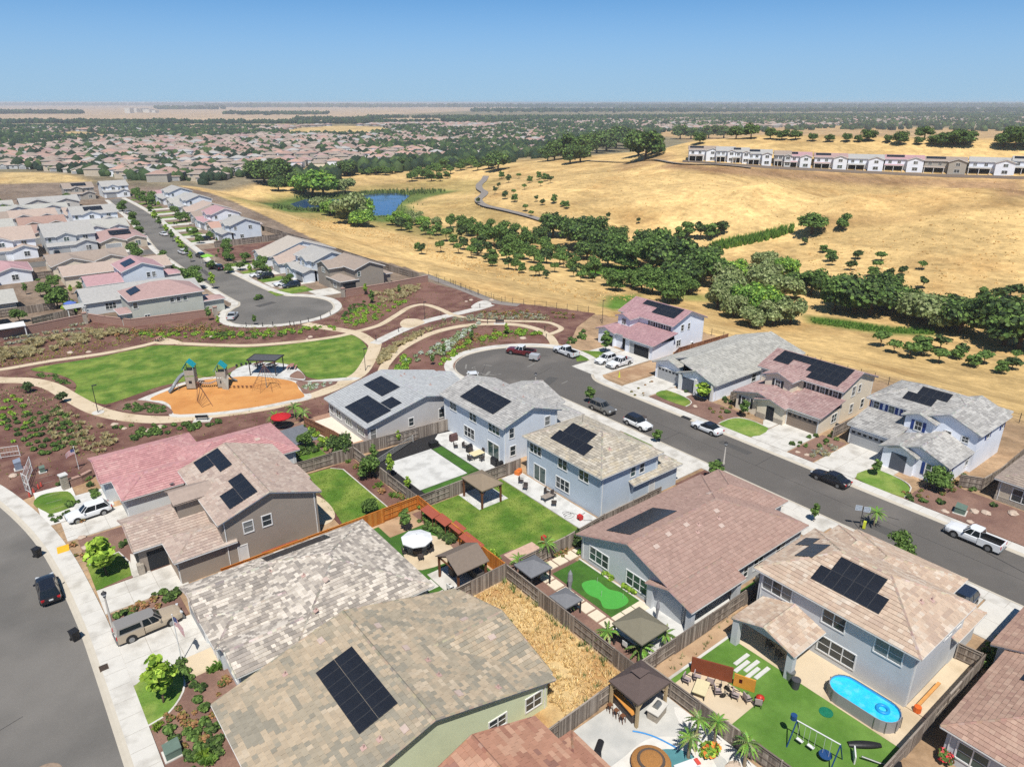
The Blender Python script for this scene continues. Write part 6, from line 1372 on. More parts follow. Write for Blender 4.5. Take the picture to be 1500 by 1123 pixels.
m.build('net',rope,t)
fx,fy=G(300,583);t=thing('climbing_frame','red-brown angled climbing frame in front of the tower','climbing frame',(fx,fy,.15))
a,b=G(291,571),G(312,596);c_,d_=G(289,590),G(297,599)
m=MB();m.tube((a[0],a[1],1.6),(b[0],b[1],.15),.05);m.tube((a[0],a[1],1.6),(c_[0],c_[1],.15),.05);m.tube((a[0],a[1],1.6),(a[0]+.3,a[1]+.3,.15),.05);m.build('beam',rope,t)
m=MB()
for k in range(5):f=.2+.17*k;p=(a[0]+(b[0]-a[0])*f,a[1]+(b[1]-a[1])*f,1.6-1.45*f);q=(c_[0]+(d_[0]-c_[0])*f,c_[1]+(d_[1]-c_[1])*f,.2);m.tube(p,q,.03)
m.build('rung',rope,t)
# ------- shade structure and seating
def picnic(px,py,label,rz=.4,col=None):
    x,y=G(px,py);t=thing('picnic_table',label,'picnic table',(x,y,.15),rz,local=True);mt=col or M('table_brown',lin(118,84,72),.6,.1)
    m=MB();m.box(-.9,-.38,.7,.9,.38,.76);m.build('tabletop',mt,t)
    for s in(-.72,.72):m=MB();m.box(-.9,s-.13,.42,.9,s+.13,.47);m.build('bench_seat',mt,t)
    for s in(-.6,.6):m=MB();m.box(s-.04,-.75,.38,s+.04,.75,.43);m.box(s-.04,-.3,0,s+.04,-.2,.7);m.box(s-.04,.2,0,s+.04,.3,.7);m.build('leg_frame',metal_d,t)
    return t
picnic(380,537.5,'picnic table under the left half of the black shade roof');picnic(398.5,538.5,'picnic table under the right half of the black shade roof');picnic(233,500,'reddish picnic table on the upper park path',.7,M('table_red',lin(178,130,118),.6,.1));picnic(428,541,'picnic table in the open beside the shade roof',1.0,M('table_red',lin(178,130,118)))
cs=[Vector((*G(*p,3.1),3.1))for p in((361,527.5),(403,528.5),(416,519.8),(373,518.6))]
ctr=sum(cs,Vector())/4;t=thing('shade_structure','black flat-roofed shade structure on the white picnic pad','shade structure',(ctr.x,ctr.y,.15))
m=MB();q=[tuple(c)for c in cs];m.add(q+[(a,b,c-.14)for a,b,c in q],[(0,1,2,3),(7,6,5,4),(0,4,5,1),(1,5,6,2),(2,6,7,3),(3,7,4,0)]);m.build('roof',M('shade_mesh',lin(92,92,95),.7,.1,3),t)
for i in range(4):m=MB();a,b=cs[i],cs[(i+1)%4];m.tube(tuple(a),tuple(b),.1,.1,4);m.build('beam',metal_d,t);c=a.lerp(ctr,.1);m=MB();m.tube((c.x,c.y,.15),(c.x,c.y,3.0),.09,.09,6);m.build('post',metal_d,t)
for i,p in enumerate(((347,538),(354,536.5),(361,535.5),(367,534.8))):x,y=G(*p);m=MB();m.lathe((x,y,.15),[(.2,0),(.2,.45),(0,.45)],8);tag(m.build('seat_stool',metal_d),'small dark stool at the back rim of the picnic pad','stool','stools on the picnic pad')
def bench(px,py,rz,label):
    x,y=G(px,py);t=thing('park_bench',label,'bench',(x,y,.12),rz,local=True);m=MB()
    for k in range(4):m.box(-.95,-.22+.12*k,.44,.95,-.13+.12*k,.47)
    m.build('seat',metal_d,t);m=MB()
    for k in range(4):m.box(-.95,.26+.02*k,.54+.1*k,.95,.29+.02*k,.62+.1*k)
    m.build('backrest',metal_d,t)
    for s in(-.8,.8):m=MB();m.box(s-.03,-.22,0,s+.03,-.16,.44);m.box(s-.03,.22,0,s+.03,.28,.92);m.build('leg',metal_d,t)
for px,py,rz in((297,616,-.55),(732,474.5,-.6)):
    x,y=G(px,py);m=MB();m.cbox(x,y,.08,2.6,1.5,.16,rz);m.build('bench_slab',concrete)['kind']='structure'
bench(297,615.5,-.55+PI,'dark slatted bench below the playground');bench(732,474,-.6+PI,'dark bench on the arc path above the right bulb')
def lamp(x,y,h,label,kind='park',rz=0):
    t=thing('street_lamp',label,'street lamp',(x,y,.1),rz,local=True)
    if kind=='park':
        m=MB();m.tube((0,0,0),(0,0,h),.06,.05,8);m.build('pole',metal_d,t);m=MB();m.cbox(.28,0,h,.7,.28,.1);m.build('lamp_head',metal_d,t)
    else:
        pm_=M('lamp_pole_concrete',lin(190,184,176),.7,.05);m=MB();m.lathe((0,0,0),[(.17,0),(.17,.5),(.11,.6),(.075,h-.75),(.06,h-.7)],10);m.build('pole',pm_,t,smooth=True)
        m=MB();m.lathe((0,0,h-.72),[(.06,0),(.14,.05),(.09,.12)],10);m.build('lamp_collar',metal_d,t);m=MB();m.lathe((0,0,h-.6),[(.10,0),(.2,.14),(.22,.3)],10);m.build('lamp_glass',M('lamp_globe',lin(214,216,216),.3,0),t);m=MB();m.lathe((0,0,h-.3),[(.25,0),(.22,.08),(.07,.2),(.03,.3),(0,.34)],10);m.build('lamp_cap',metal_d,t)
    return t
x,y=G(144,605);m=MB();m.lathe((x,y,.05),[(.9,0),(.9,.12),(0,.13)],16);m.build('lamp_base_pad',concrete)['kind']='structure';lamp(x,y,4.6,'tall dark park lamp at the bend of the path by the lawn')
lamp(*G(535.5,543.5),4.2,'tall dark park lamp at the right tip of the lawn');lamp(*G(622,468),4.0,'dark park lamp behind the seat pad');lamp(*G(882,474),5.2,'dark lamp by the wire fence left of the white house');lamp(*G(430,455),3.6,'dark lamp on the rim of the far bulb')if False else None
for p,h in(((166.8,926.9),4.7),((1059.5,683),3.7),((784.5,572),3.3)):
    lb={166.8:'pale street lamp between the two lower driveways on the left',1059.5:'pale street lamp across from the white sedan',784.5:'pale street lamp at the mouth of the right bulb'}[p[0]];lamp(*G(*p),h,lb,'street')
for i,p in enumerate(((617,494),(714,475),(646,463),(584,487),(800,497),(703,452),(551,499),(798,486))):
    x,y=G(*p);m=MB();m.lathe((x,y,.1),[(.07,0),(.07,.95),(.1,.96),(.1,1.1),(0,1.12)],8);tag(m.build('path_bollard',metal_d),'short dark path light beside the park paths','bollard','path bollards')
for i,p in enumerate(((400,478),(425,477),(441,476),(452,472),(431,478),(361,479),(470,468),(484,462),(385,479))):
    x,y=G(*p);m=MB();m.tube((x,y,0),(x,y,1.1),.08,.08,6);tag(m.build('marker_post',metal_d),'dark marker post along the lower rim of the far bulb','post','posts round the far bulb')
# ------- brown garden walls with piers
wall_b=M('block_wall',lin(172,136,122),.92,.1,1.5,8,bump=.3,bsc=6);cop=M('wall_coping',lin(186,152,138),.9,.08)
def gwall(label,pts,h,piers=(),th=.3):
    t=thing('garden_wall',label,'wall',(pts[0][0],pts[0][1],0))
    W,C=MB(),MB()
    for a,b in zip(pts[:-1],pts[1:]):
        L=math.hypot(b[0]-a[0],b[1]-a[1]);rz=math.atan2(b[1]-a[1],b[0]-a[0]);k=max(1,int(L/3))
        W.cbox((a[0]+b[0])/2,(a[1]+b[1])/2,h/2,L+.1,th,h,rz);C.cbox((a[0]+b[0])/2,(a[1]+b[1])/2,h+.05,L+.16,th+.12,.1,rz)
        for j in range(int(h/.4)):W.cbox((a[0]+b[0])/2,(a[1]+b[1])/2,.4*j+.38,L,th+.012,.018,rz,1)
    W.build('wall_face',[wall_b,M('block_joint',lin(140,108,96),.95,.05)],t);C.build('coping',cop,t)
    for(x,y)in piers:
        m=MB();m.cbox(x,y,(h+.5)/2,.75,.75,h+.5);m.build('pier',stone_m,t);m=MB();m.cbox(x,y,h+.58,.95,.95,.16);m.build('pier_cap',cop,t)
gwall('long brown block wall above the park at the left',[(-60,168),(3.6,175.6),(19,179.3)],2.0,[(19.5,178.6)])
gwall('brown wall stepping down behind the rosy hip-roofed house',[(20.5,180.4),(23,176),(27,169.8),(35,168.6),(43.6,167.4)],1.7,[(44.2,166.9)])
gwall('brown wall below the dark taupe two-storey house',[(75.6,164.6),(88,164.4),(100.6,165.4)],1.8,[(75,164.5)])
# ------- wire fences
def wire_fence(label,pts,h=1.4,step=3.0,rails=3,mat=None):
    t=thing('wire_fence',label,'fence',(pts[0][0],pts[0][1],T(*pts[0])));mat=mat or M('fence_iron',lin(84,78,74),.7,.1)
    RL=MB();pos=[]
    for a,b in zip(pts[:-1],pts[1:]):
        L=math.hypot(b[0]-a[0],b[1]-a[1]);k=max(1,round(L/step));pos+=[(a[0]+(b[0]-a[0])*i/k,a[1]+(b[1]-a[1])*i/k)for i in range(k)]
    pos.append(pts[-1]);z=TZ([p[0]for p in pos],[p[1]for p in pos])+.0
    for i,p in enumerate(pos):m=MB();m.tube((p[0],p[1],z[i]-.2),(p[0],p[1],z[i]+h+.1),.055,.055,5);m.build('fence_post',mat,t)
    for i in range(len(pos)-1):
        for r in range(rails):zz=h*(r+.6)/rails;RL.tube((*pos[i],z[i]+zz),(*pos[i+1],z[i+1]+zz),.018,.018,4)
    RL.build('wire',mat,t)
wire_fence('wire fence between the park planting and the golden field',[(100.6,166),*GL([(660,416),(690,429),(735,443),(800,450.5),(862,457)])],1.4)
wire_fence('iron fence along the back gardens on the right',[(121,98),(122.4,84),(123,60),(123.4,30),(124,2)],1.5,2.6)
wire_fence('wire fence along the trail beyond the garden wall',GL([(628,404),(664,417),(700,431),(740,441)]),1.2,4,2)
strip('trail_path',smooth(GL([(622,402.5),(650,413.5),(680,424.5),(706,435),(728,443),(760,447)]),4),2.6,.05,trail,.1)
# ------------------------------------------------------------------ garden fences
def fence(label,pts,h=1.8,cols='grey',step=2.4,flip=0,name='wood_fence'):
    pal_={'grey':[lin(158,146,134),lin(140,128,118),lin(172,160,148),lin(126,114,104)],'orange':[lin(206,128,52),lin(192,114,44),lin(214,142,66)],'brown':[lin(150,104,78),lin(138,94,70),lin(164,118,90)]}[cols]
    mt={'grey':wood_grey,'orange':wood_or,'brown':wood_or}[cols]
    t=thing(name,label,'fence',(*pts[0],0));BD,RL=MB(),MB();bay=0
    for a,b in zip(pts[:-1],pts[1:]):
        L=math.hypot(b[0]-a[0],b[1]-a[1]);k=max(1,round(L/step));d=((b[0]-a[0])/L,(b[1]-a[1])/L);n=(-d[1],d[0]);rz=math.atan2(d[1],d[0])
        for i in range(k+1):
            if i==k and(a,b)!=(pts[-2],pts[-1]):continue
            m=MB();m.cbox(a[0]+d[0]*L*i/k,a[1]+d[1]*L*i/k,(h+.12)/2,.11,.11,h+.12,rz,0,random.choice(pal_));m.build('fence_post',mt,t,use_col=True)
        for i in range(k):
            s=1 if(bay//2)%2==flip else-1;bay+=1;l0,l1=L*i/k,L*(i+1)/k;q=int((l1-l0)/.145);mid=(l0+l1)/2
            for z in(.3,.95,h-.18):RL.cbox(a[0]+d[0]*mid,a[1]+d[1]*mid,z,l1-l0,.05,.1,rz,0,random.choice(pal_))
            for j in range(q):
                l=l0+(j+.5)*(l1-l0)/q;c=random.choice(pal_);kk=random.uniform(.85,1.12);hh=h+random.uniform(-.02,.02)
                BD.cbox(a[0]+d[0]*l+n[0]*s*.045,a[1]+d[1]*l+n[1]*s*.045,hh/2+.03,(l1-l0)/q-.008,.022,hh,rz+random.uniform(-.01,.01),0,tuple(x*kk for x in c))
            RL.cbox(a[0]+d[0]*mid,a[1]+d[1]*mid,h+.05,l1-l0,.13,.035,rz,0,random.choice(pal_))
    BD.build('fence_boards',mt,t,use_col=True)['kind']='stuff';RL.build('fence_rail',mt,t,use_col=True);return t
BX=37.3
fence('grey fence between the dry lot and the putting-green garden',[(BX,48.3),(BX,30.5)]);fence('grey fence between the dry lot and the swimming-pool garden',[(BX-.1,30.4),(26,30.0)],flip=1)
fence('grey fence between the putting-green garden and the lower right lawn',[(BX+.15,30.5),(53,30.6),(60,30.6)]);fence('grey fence between the pool garden and the lower right lawn',[(38.2,30.2),(38.4,22),(38.8,13)])
fence('weathered fence along the side of the lower right house',[(38.9,12.7),(50,12.7),(61.8,12.7)],flip=1);fence('grey side gate fence beside the lower right house',[(61.6,14.7),(61.8,12.9)])
fence('grey fence between the dry lot and the pavilion garden',[(BX,48.5),(28.4,48.2)]);fence('orange stained fence between two lawns above the mottled roof',[(14,65.7),(30.2,65.7),(BX-.1,65.8)],cols='orange');fence('orange stained fence behind the pavilion garden',[(BX,65.7),(BX-.1,57),(BX,48.6)],cols='orange')
fence('grey fence in the corner between the pinkish-roofed and taupe houses',[(28.6,82.9),(BX-.4,82.6)]);fence('grey fence between the taupe house lawn and the black mulch court',[(BX-.2,82.5),(BX-.1,66)]);fence('grey fence between the silver-roofed house and the white court',[(BX,83.4),(45,82.6),(52.3,82.2)],flip=1)
fence('grey fence between the white court and the wide lawn',[(BX+.2,65.6),(46,65.7),(53,65.6)]);fence('grey fence between the wide lawn and the putting-green garden',[(39,48.3),(45.5,48.3),(52,48.9),(62,49)]);fence('brown fence beside the patio of the silver-roofed house',[(35.9,96.4),(37.2,89),(BX+.4,84)],cols='brown')
fence('grey fence between the white and mauve-roofed houses across the street',[(94.8,62.4),(99.6,62.6),(121.5,63)]);fence('grey gate fence between the cream house and the blue-shuttered house',[(95.4,44.9),(101,44.9),(121.5,45)]);fence('orange-brown fence beside the open white garage',[(102.8,81),(106,82.4),(121,82)],cols='brown')
fence('grey fence right of the blue-shuttered house',[(94.6,27.4),(95.8,25.2),(100.4,24.9),(122,25.4)])
fence('pale fence beside the far taupe house',[(70,252.5),(96,253.5)],2.0);fence('grey fence zigzag between far gardens',[(10,184),(18.5,187),(19.5,199),(17,214)],1.8);fence('grey fence behind the far left lawn',[(3.5,196),(16,196.6)],1.8);fence('long fence behind the cross street front gardens',[(6,236),(21,236),(21,254)],1.8)
fence('weathered garden fence on the edge of the golden field',[(100,169),(99,184),(98.4,205),(98,228),(97,252),(95,285),(93,330),(92,380)],1.8)
# ------------------------------------------------------------------ ground of the lots
def rect(name,x0,y0,x1,y1,z,mat,h=.12):return sheet(name,[(x0,y0),(x1,y0),(x1,y1),(x0,y1)],z,mat,h)
JN=MB()
def drive(x0,y0,x1,y1,nx=1,ny=2,z=.115,mat=None):
    o=rect('driveway',x0,y0,x1,y1,z,mat or concrete,.2)
    for i in range(1,nx+1):X=x0+(x1-x0)*i/(nx+1);JN.box(X-.02,y0,z-.01,X+.02,y1,z+.004)
    for j in range(1,ny):Y=y0+(y1-y0)*j/ny;JN.box(x0,Y-.02,z-.01,x1,Y+.02,z+.0045)
# left street fronts
drive(2.6,84.2,9.1,89.0,2,2);rect('front_walk',4.4,89.6,8.4,95.0,.112,concrete_white);sheet('front_lawn',smooth([(1.5,93.0),(2.2,91.9),(4.6,92.6),(4.6,96.2),(3.6,97.4),(1.6,97.8),(.6,96)],3,True),.12,lawn_m)
rect('gravel_bed',.9,89.2,5.0,99.0,.10,gravel_white,.1)
rect('front_mulch',3.55,72.6,10.4,83.8,.09,mulch_tan,.1);sheet('front_lawn',[(3.5,72.5),(6.9,73.0),(7.1,75.6),(6.6,78.3),(3.5,77.6)],.12,lawn_m);strip('lawn_edging',[(3.5,77.7),(6.7,78.4),(7.2,75.6),(6.95,72.8)],.16,.14,concrete,.1);sheet('front_walk',[(6.9,72.5),(8.6,72.5),(8.6,76),(7.6,77.2),(7.2,75)],.118,concrete)
drive(3.5,67.9,11.2,72.4,2,2);rect('planter_strip',3.6,63.1,9.9,67.6,.09,mulch_tan,.1);drive(3.5,56.4,10.2,62.8,2,2)
m_lawn=sheet('front_lawn',smooth([(3.5,51.2),(3.5,56.2),(6.8,56.8),(7.2,55.2),(6.6,53.2),(5.2,51.6)],3,True),.12,lawn_yel);strip('lawn_edging',smooth([(3.5,51.1),(5.2,51.5),(6.7,53.1),(7.3,55.2),(6.9,56.9)],3),.16,.14,concrete,.1)
rect('front_mulch',3.6,30,10.6,56.3,.085,mulch_tan,.1);rect('front_walk',7.2,54.2,10.4,57.0,.118,concrete_tan)
drive(3.5,24,9,30)
# right street, near side fronts
drive(66.5,8.0,72.7,16.2,1,2);rect('front_pad',65.5,16.4,72.6,20.2,.112,concrete);rect('front_lawn',68.5,20.4,72.6,23.4,.12,lawn_m);rect('front_mulch',62.6,2,72.6,7.9,.09,mulch_tan,.1);rect('side_path',52.7,12.9,62.0,14.9,.10,concrete_tan,.1)
rect('front_pad',68.8,32.6,72.7,38.6,.112,concrete);drive(66.5,38.8,72.7,46.6,1,2);rect('front_mulch',66.6,46.8,72.6,50.4,.09,mulch,.1);drive(66.6,51,72.7,59.4,1,2);rect('front_lawn',68.2,59.6,72.6,65,.12,lawn_m);drive(66,66,72.7,75.8,1,2);rect('front_lawn',68,76,70,82,.12,lawn_m);drive(60.8,86,66.6,92,1,2);rect('front_pad',63.4,52,66.6,64.6,.10,concrete,.1)
# far side fronts
drive(86.0,84.4,101.0,91.2,2,2);sheet('front_lawn',smooth([(88.6,92.6),(92.6,97.6),(98.2,91.8),(91,91.6)],1,True),.12,lawn_m);rect('gravel_bed',88.2,79.2,101,83.8,.09,soil,.1);rect('front_walk',93.5,91.5,100,95.6,.10,concrete,.1)
drive(86.1,72.5,94.2,78.4,1,2);rect('front_mulch',86.2,58.2,92.6,72.2,.09,mulch_tan,.1);sheet('front_lawn',smooth([(87.6,72.0),(90.6,72.3),(90.6,68.6),(89.6,66.4),(87.6,65.9)],3,True),.12,lawn_m);strip('lawn_edging',smooth([(87.6,65.7),(89.7,66.2),(90.8,68.6),(90.8,72.4)],3),.15,.14,concrete,.1);rect('front_walk',90.9,68.4,92.6,72.3,.112,concrete)
drive(86.1,46.6,94.3,52.4,1,2);sheet('front_lawn',smooth([(86.4,52.5),(90.8,52.6),(91.1,56.2),(90,58.0),(86.4,58.2)],3,True),.12,lawn_yel);strip('lawn_edging',smooth([(86.4,58.4),(90.1,58.2),(91.3,56.2),(91,52.6)],3),.15,.14,concrete,.1);sheet('front_walk',[(91.2,52.6),(94,52.6),(94,54.8),(92.8,54.8),(91.2,53.8)],.114,concrete);rect('front_mulch',86.2,42.7,95.2,46.4,.09,mulch_tan,.1)
drive(86.1,36.8,95.8,42.4,1,2);sheet('front_lawn',smooth([(86.4,36.7),(90.8,36.4),(90.6,33.2),(89.4,31.2),(86.4,30.6)],3,True),.12,lawn_yel);strip('lawn_edging',smooth([(86.4,30.4),(89.5,31),(90.8,33.1),(91,36.5)],3),.15,.14,concrete,.1);rect('front_walk',91,34,93,36.6,.114,concrete);rect('front_mulch',86.2,9.4,94.4,30.3,.09,mulch_tan,.1);sheet('front_lawn',smooth([(86.4,15.9),(88.2,17.6),(90,17.2),(91,14),(86.4,12)],2,True),.12,lawn_yel)
JN.build('drive_joints',M('joint_grey',lin(176,170,160)))['kind']='structure'
# back gardens
sheet('back_lawn',smooth([(28.2,66.4),(34.4,66.4),(34.4,80.6),(33.2,82),(30.2,82.2),(29.4,77),(28.9,71)],1,True),.09,lawn_m);rect('back_mulch',28.2,66.2,37.0,82.4,.06,mulch,.1);strip('lawn_edging',[(34.5,66.4),(34.5,80.6),(33.3,82.0)],.14,.10,concrete,.1);sheet('back_pad',smooth([(26.3,70),(28.4,70.2),(29.2,73.5),(28.6,76.6),(26.3,77)],3,True),.10,concrete_tan)
rect('black_mulch_bed',37.6,66,52.6,82.4,.06,black_mulch,.1);rect('court_slab',39.7,69.4,47.0,78.4,.11,concrete_white);rect('turf_strip',47.1,69.2,48.7,78.2,.10,turf_m);rect('turf_strip',39.8,68.0,48.7,69.3,.10,turf_m);sheet('patio_slab',[(48.8,66.3),(52.6,66.3),(52.6,81.5),(50.4,81.9),(49.2,80.8),(48.8,78.6)],.12,concrete_white)
rect('back_lawn',37.6,48.6,49.6,65.4,.085,lawn_m);rect('patio_slab',49.7,49.6,52.8,65.4,.11,concrete_white);rect('gazebo_pad',42.9,60.9,47.3,65.4,.12,concrete_white);rect('bark_strip',37.5,48.5,41.0,52.0,.10,mulch_tan,.1);rect('bbq_pad',39.6,48.9,43.6,51.8,.115,M('pink_pavers',lin(214,180,160),.9,.12,3))
rect('turf_lawn',29.3,48.6,36.9,65.2,.08,turf_m);sheet('patio_slab',smooth([(31.2,55.0),(35.4,54.8),(36,58.6),(34.6,60.6),(31.8,59.9),(30.6,57)],3,True),.10,concrete_tan);rect('pavilion_pad',31.2,48.9,36.2,54,.105,concrete);rect('gravel_strip',36.0,52,37.1,65.2,.09,mulch_tan,.1);rect('gravel_bed',31.5,62.4,36,65.2,.095,soil)
for i in range(5):rect('stepping_slab',29.4+.0*i,55.4+1.0*i,30.6,56.1+1.0*i,.11,concrete)
for a,b in((29.9,49.4),(29.9,51.6)):rect('stepping_slab',a,b,a+1.2,b+1.5,.11,concrete)
rect('dry_lot',26,30.6,37.1,48.2,.05,M('dry_lot_ground',lin(218,190,138),.95,.25,1.5,12,bump=.4,bsc=10,c2=lin(190,150,100),c2sc=.2),.1)
rect('garden_soil',37.6,30.8,45.2,48.2,.06,mulch_tan,.1);rect('turf_lawn',41.6,37.0,45.6,46.0,.10,turf_m);sheet('putting_green',smooth([(44.4,42.4),(42.9,42.9),(42.2,41.4),(42.5,40.0),(42.0,38.8),(43.0,37.9),(44.6,38.0),(45.0,39.4),(44.4,40.6)],4,True),.112,green_m);rect('turf_edging',45.5,36.6,45.7,46.2,.14,concrete)
rect('patio_slab',40.5,31,53.4,36.4,.105,concrete_white);rect('turf_lawn',54.5,30.9,60.2,32.2,.09,turf_m)
t=thing('paver_walk','square cream slabs set in an L round the putting green','paving',(41.5,42,.06));pm_=MB();pm_.cbox(0,0,.05,1.28,1.28,.1);pmesh=pm_.build('paver',M('cream_paver',lin(236,222,198),.9,.06,2,14),mesh_only=True)
for i in range(7):child('paver',pmesh,t,(-.9,3.9-1.5*i,.0))
for i in range(4):child('paver',pmesh,t,(.8+1.45*i,5.2,.0))
child('paver',pmesh,t,(-.9,5.35,0));child('paver',pmesh,t,(.6,-5.3,0));child('paver',pmesh,t,(2.0,-5.3,0));child('paver',pmesh,t,(3.4,-5.3,0))
rect('turf_lawn',38.9,13.0,48.2,28.7,.09,M('artificial_turf_bright',lin(92,132,50),.9,.22,1.0,14,bump=.3,bsc=30,c2=lin(110,148,64),c2sc=.3));rect('soil_strip',38.6,28.95,53.4,30.4,.08,soil);rect('lawn_kerb',38.6,28.7,50,28.95,.13,concrete);rect('patio_slab',48.2,13.0,52.6,29.2,.11,concrete_tan);rect('stone_pad',39.6,22.6,43.4,28.2,.12,concrete_tan)
t=thing('paver_walk','staggered white plank slabs in the lawn beside the stacked furniture','paving',(46.3,25.4,.09));pm_=MB();pm_.cbox(0,0,.03,2.0,.36,.06);pmesh=pm_.build('paver',concrete_white,mesh_only=True)
for i in range(5):child('paver',pmesh,t,((-.35 if i%2 else.35),.95-.52*i,0),0)
rect('pool_patio',26.2,13.5,38.2,29.9,.09,M('pool_deck',lin(214,212,206),.9,.08,1.5,12,c2=lin(190,190,186),c2sc=.3));rect('back_patio',36.4,84.4,40.7,97.6,.10,M('patio_cream',lin(238,226,208),.9,.05,1.5));rect('paver_patio',37.6,83.6,41,87,.105,M('rusty_pavers',lin(206,160,124),.9,.2,3,8));rect('back_lawn',30.9,84.2,34.6,91.0,.09,lawn_m);rect('garden_soil',30.4,83.2,37.0,98.8,.055,mulch_tan,.1);rect('stone_patio',31.2,91.4,36,97.6,.10,M('bluestone',lin(120,124,132),.9,.2,3));rect('brick_strip',36,97.8,41.5,99.3,.06,M('terracotta_gravel',lin(180,142,120),.95,.2,5))
rect('mulch_slope',66,227,96,251.5,.06,mulch);rect('far_green',2,182,18,184,.05,lawn_m);rect('far_lawn',62,176,72,182,.10,lawn_m);drive(66,184,76,190);drive(67,168.4,78,176,1,2)if False else None
drive(70.4,168.8,77,175.6,1,2);drive(64.6,186,75,192,1,2);drive(63.6,200,74,206,1,2);drive(62.6,212,73,218,1,2);drive(66,261.6,74,267,1,2)
for y in(276,292,308,326,343,360):x=sx(y);drive(x+2.2,y+1,x+11,y+6,1,2)
drive(42,262,50,268);drive(24,262.6,32,270,1,1);drive(6,262.6,14,270,1,1)
# tufts of dry grass on the empty lot and the strip
def scat(x0,y0,x1,y1,n,seed,z=.05):g=random.Random(seed);return[(g.uniform(x0,x1),g.uniform(y0,y1),z)for _ in range(n)]
tufts('dry_grass',scat(30.2,30.8,37,48,1500,1),.5,7,[lin(232,208,152),lin(218,190,132),lin(240,222,176),lin(196,166,116)],w=.03,lean=.8)
tufts('weeds',scat(36.2,31,37.1,48,40,2)+scat(31,31,36,47,14,3),.6,9,GR_MID+GR_OLV,w=.05,lean=.6)
tufts('weeds',scat(38.8,29.1,52,30.3,26,4),.4,6,GR_OLV+TANC,w=.04,lean=.6)
def blades(name,x0,y0,x1,y1,n,seed,cols,h=.09):tufts(name,scat(x0,y0,x1,y1,n,seed,.09),h,3,cols,w=.03,lean=1.0,seed=seed)
LG=[lin(80,123,35),lin(104,144,50),lin(66,106,30),lin(122,150,62)]
blades('lawn_blades',37.7,52.2,49.5,65.3,2600,5,LG);blades('lawn_blades',28.6,66.5,34.3,81.5,1700,6,LG);blades('lawn_blades',3.5,73,6.6,77.4,500,7,LG);blades('lawn_blades',3.6,52.2,6.2,56,420,8,LG+YELC)

# ------------------------------------------------------------------ garden things
canv=lambda n,c:M(n,c,.85,.07,3)
def canopy(name,label,x0,y0,x1,y1,h,rise,mat,posts,cat='gazebo',vent=False,arch=False,leg=.12):
    cx,cy=(x0+x1)/2,(y0+y1)/2;t=thing(name,label,cat,(cx,cy,.1));m=MB();c=[(x0,y0,h),(x1,y0,h),(x1,y1,h),(x0,y1,h)];ap=(cx,cy,h+rise);e=.14
    fs=[]
    pts=c+[ap]+[(a,b,z-e)for a,b,z in c]
    m.add(pts,[(0,1,4),(1,2,4),(2,3,4),(3,0,4),(0,5,6,1),(1,6,7,2),(2,7,8,3),(3,8,5,0),(8,7,6,5)]);m.build('canopy_roof',mat,t)
    if vent:m=MB();k=.16;w=(x1-x0)*k;d=(y1-y0)*k;z=h+rise*.93;m.add([(cx-w,cy-d,z),(cx+w,cy-d,z),(cx+w,cy+d,z),(cx-w,cy+d,z),(cx,cy,h+rise*1.25)],[(0,1,4),(1,2,4),(2,3,4),(3,0,4)]);m.build('roof_vent',mat,t)
    R_=MB()
    for a,b in zip(c,c[1:]+c[:1]):R_.tube((a[0]*.9+cx*.1,a[1]*.9+cy*.1,h-.2),(b[0]*.9+cx*.1,b[1]*.9+cy*.1,h-.2),leg*.6,leg*.6,4)
    R_.build('beam',posts,t)
    for a in c:px,py=a[0]*.88+cx*.12,a[1]*.88+cy*.12;m=MB();m.cbox(px,py,(h-.1)/2+.05,leg,leg,h-.2);m.build('post',posts,t)
    for a in c:
        px,py=a[0]*.88+cx*.12,a[1]*.88+cy*.12
        if leg>.13:
            m=MB()
            for(qx,qy)in((cx,py),(px,cy)):d=math.hypot(qx-px,qy-py);m.tube((px,py,h-.95),(px+(qx-px)/d*.7,py+(qy-py)/d*.7,h-.2),.05,.05,4)
            m.build('brace',posts,t)
    return t
canopy('gazebo','khaki hip-roofed gazebo on a concrete pad in the wide lawn',43.1,60.6,46.3,65.0,2.75,.95,canv('roof_khaki',lin(150,134,114)),wood_br,leg=.2)
canopy('gazebo','dark brown hip-roofed gazebo with pale timber posts by the pool',33.6,26.9,37.4,30.2-.1,2.7,1.15,canv('roof_dark_brown',lin(102,88,84)),wood_lt,leg=.22,vent=True)
canopy('pop_up_canopy','olive-khaki canopy behind the fence corner of the putting garden',38.9,31.3,42.5,34.9,2.5,.85,canv('canopy_khaki',lin(132,126,108)),metal_d,'canopy')
canopy('pop_up_canopy','grey canopy with arched valance nearest the wide lawn',37.6,44.7,40.4,47.5,2.2,.75,canv('canopy_grey',lin(128,129,133)),metal_d,'canopy')
canopy('pop_up_canopy','grey canopy over the spa beside the slab walk',37.6,39.6,39.8,42.0,1.7,.5,canv('canopy_grey',lin(128,129,133)),metal_d,'canopy')
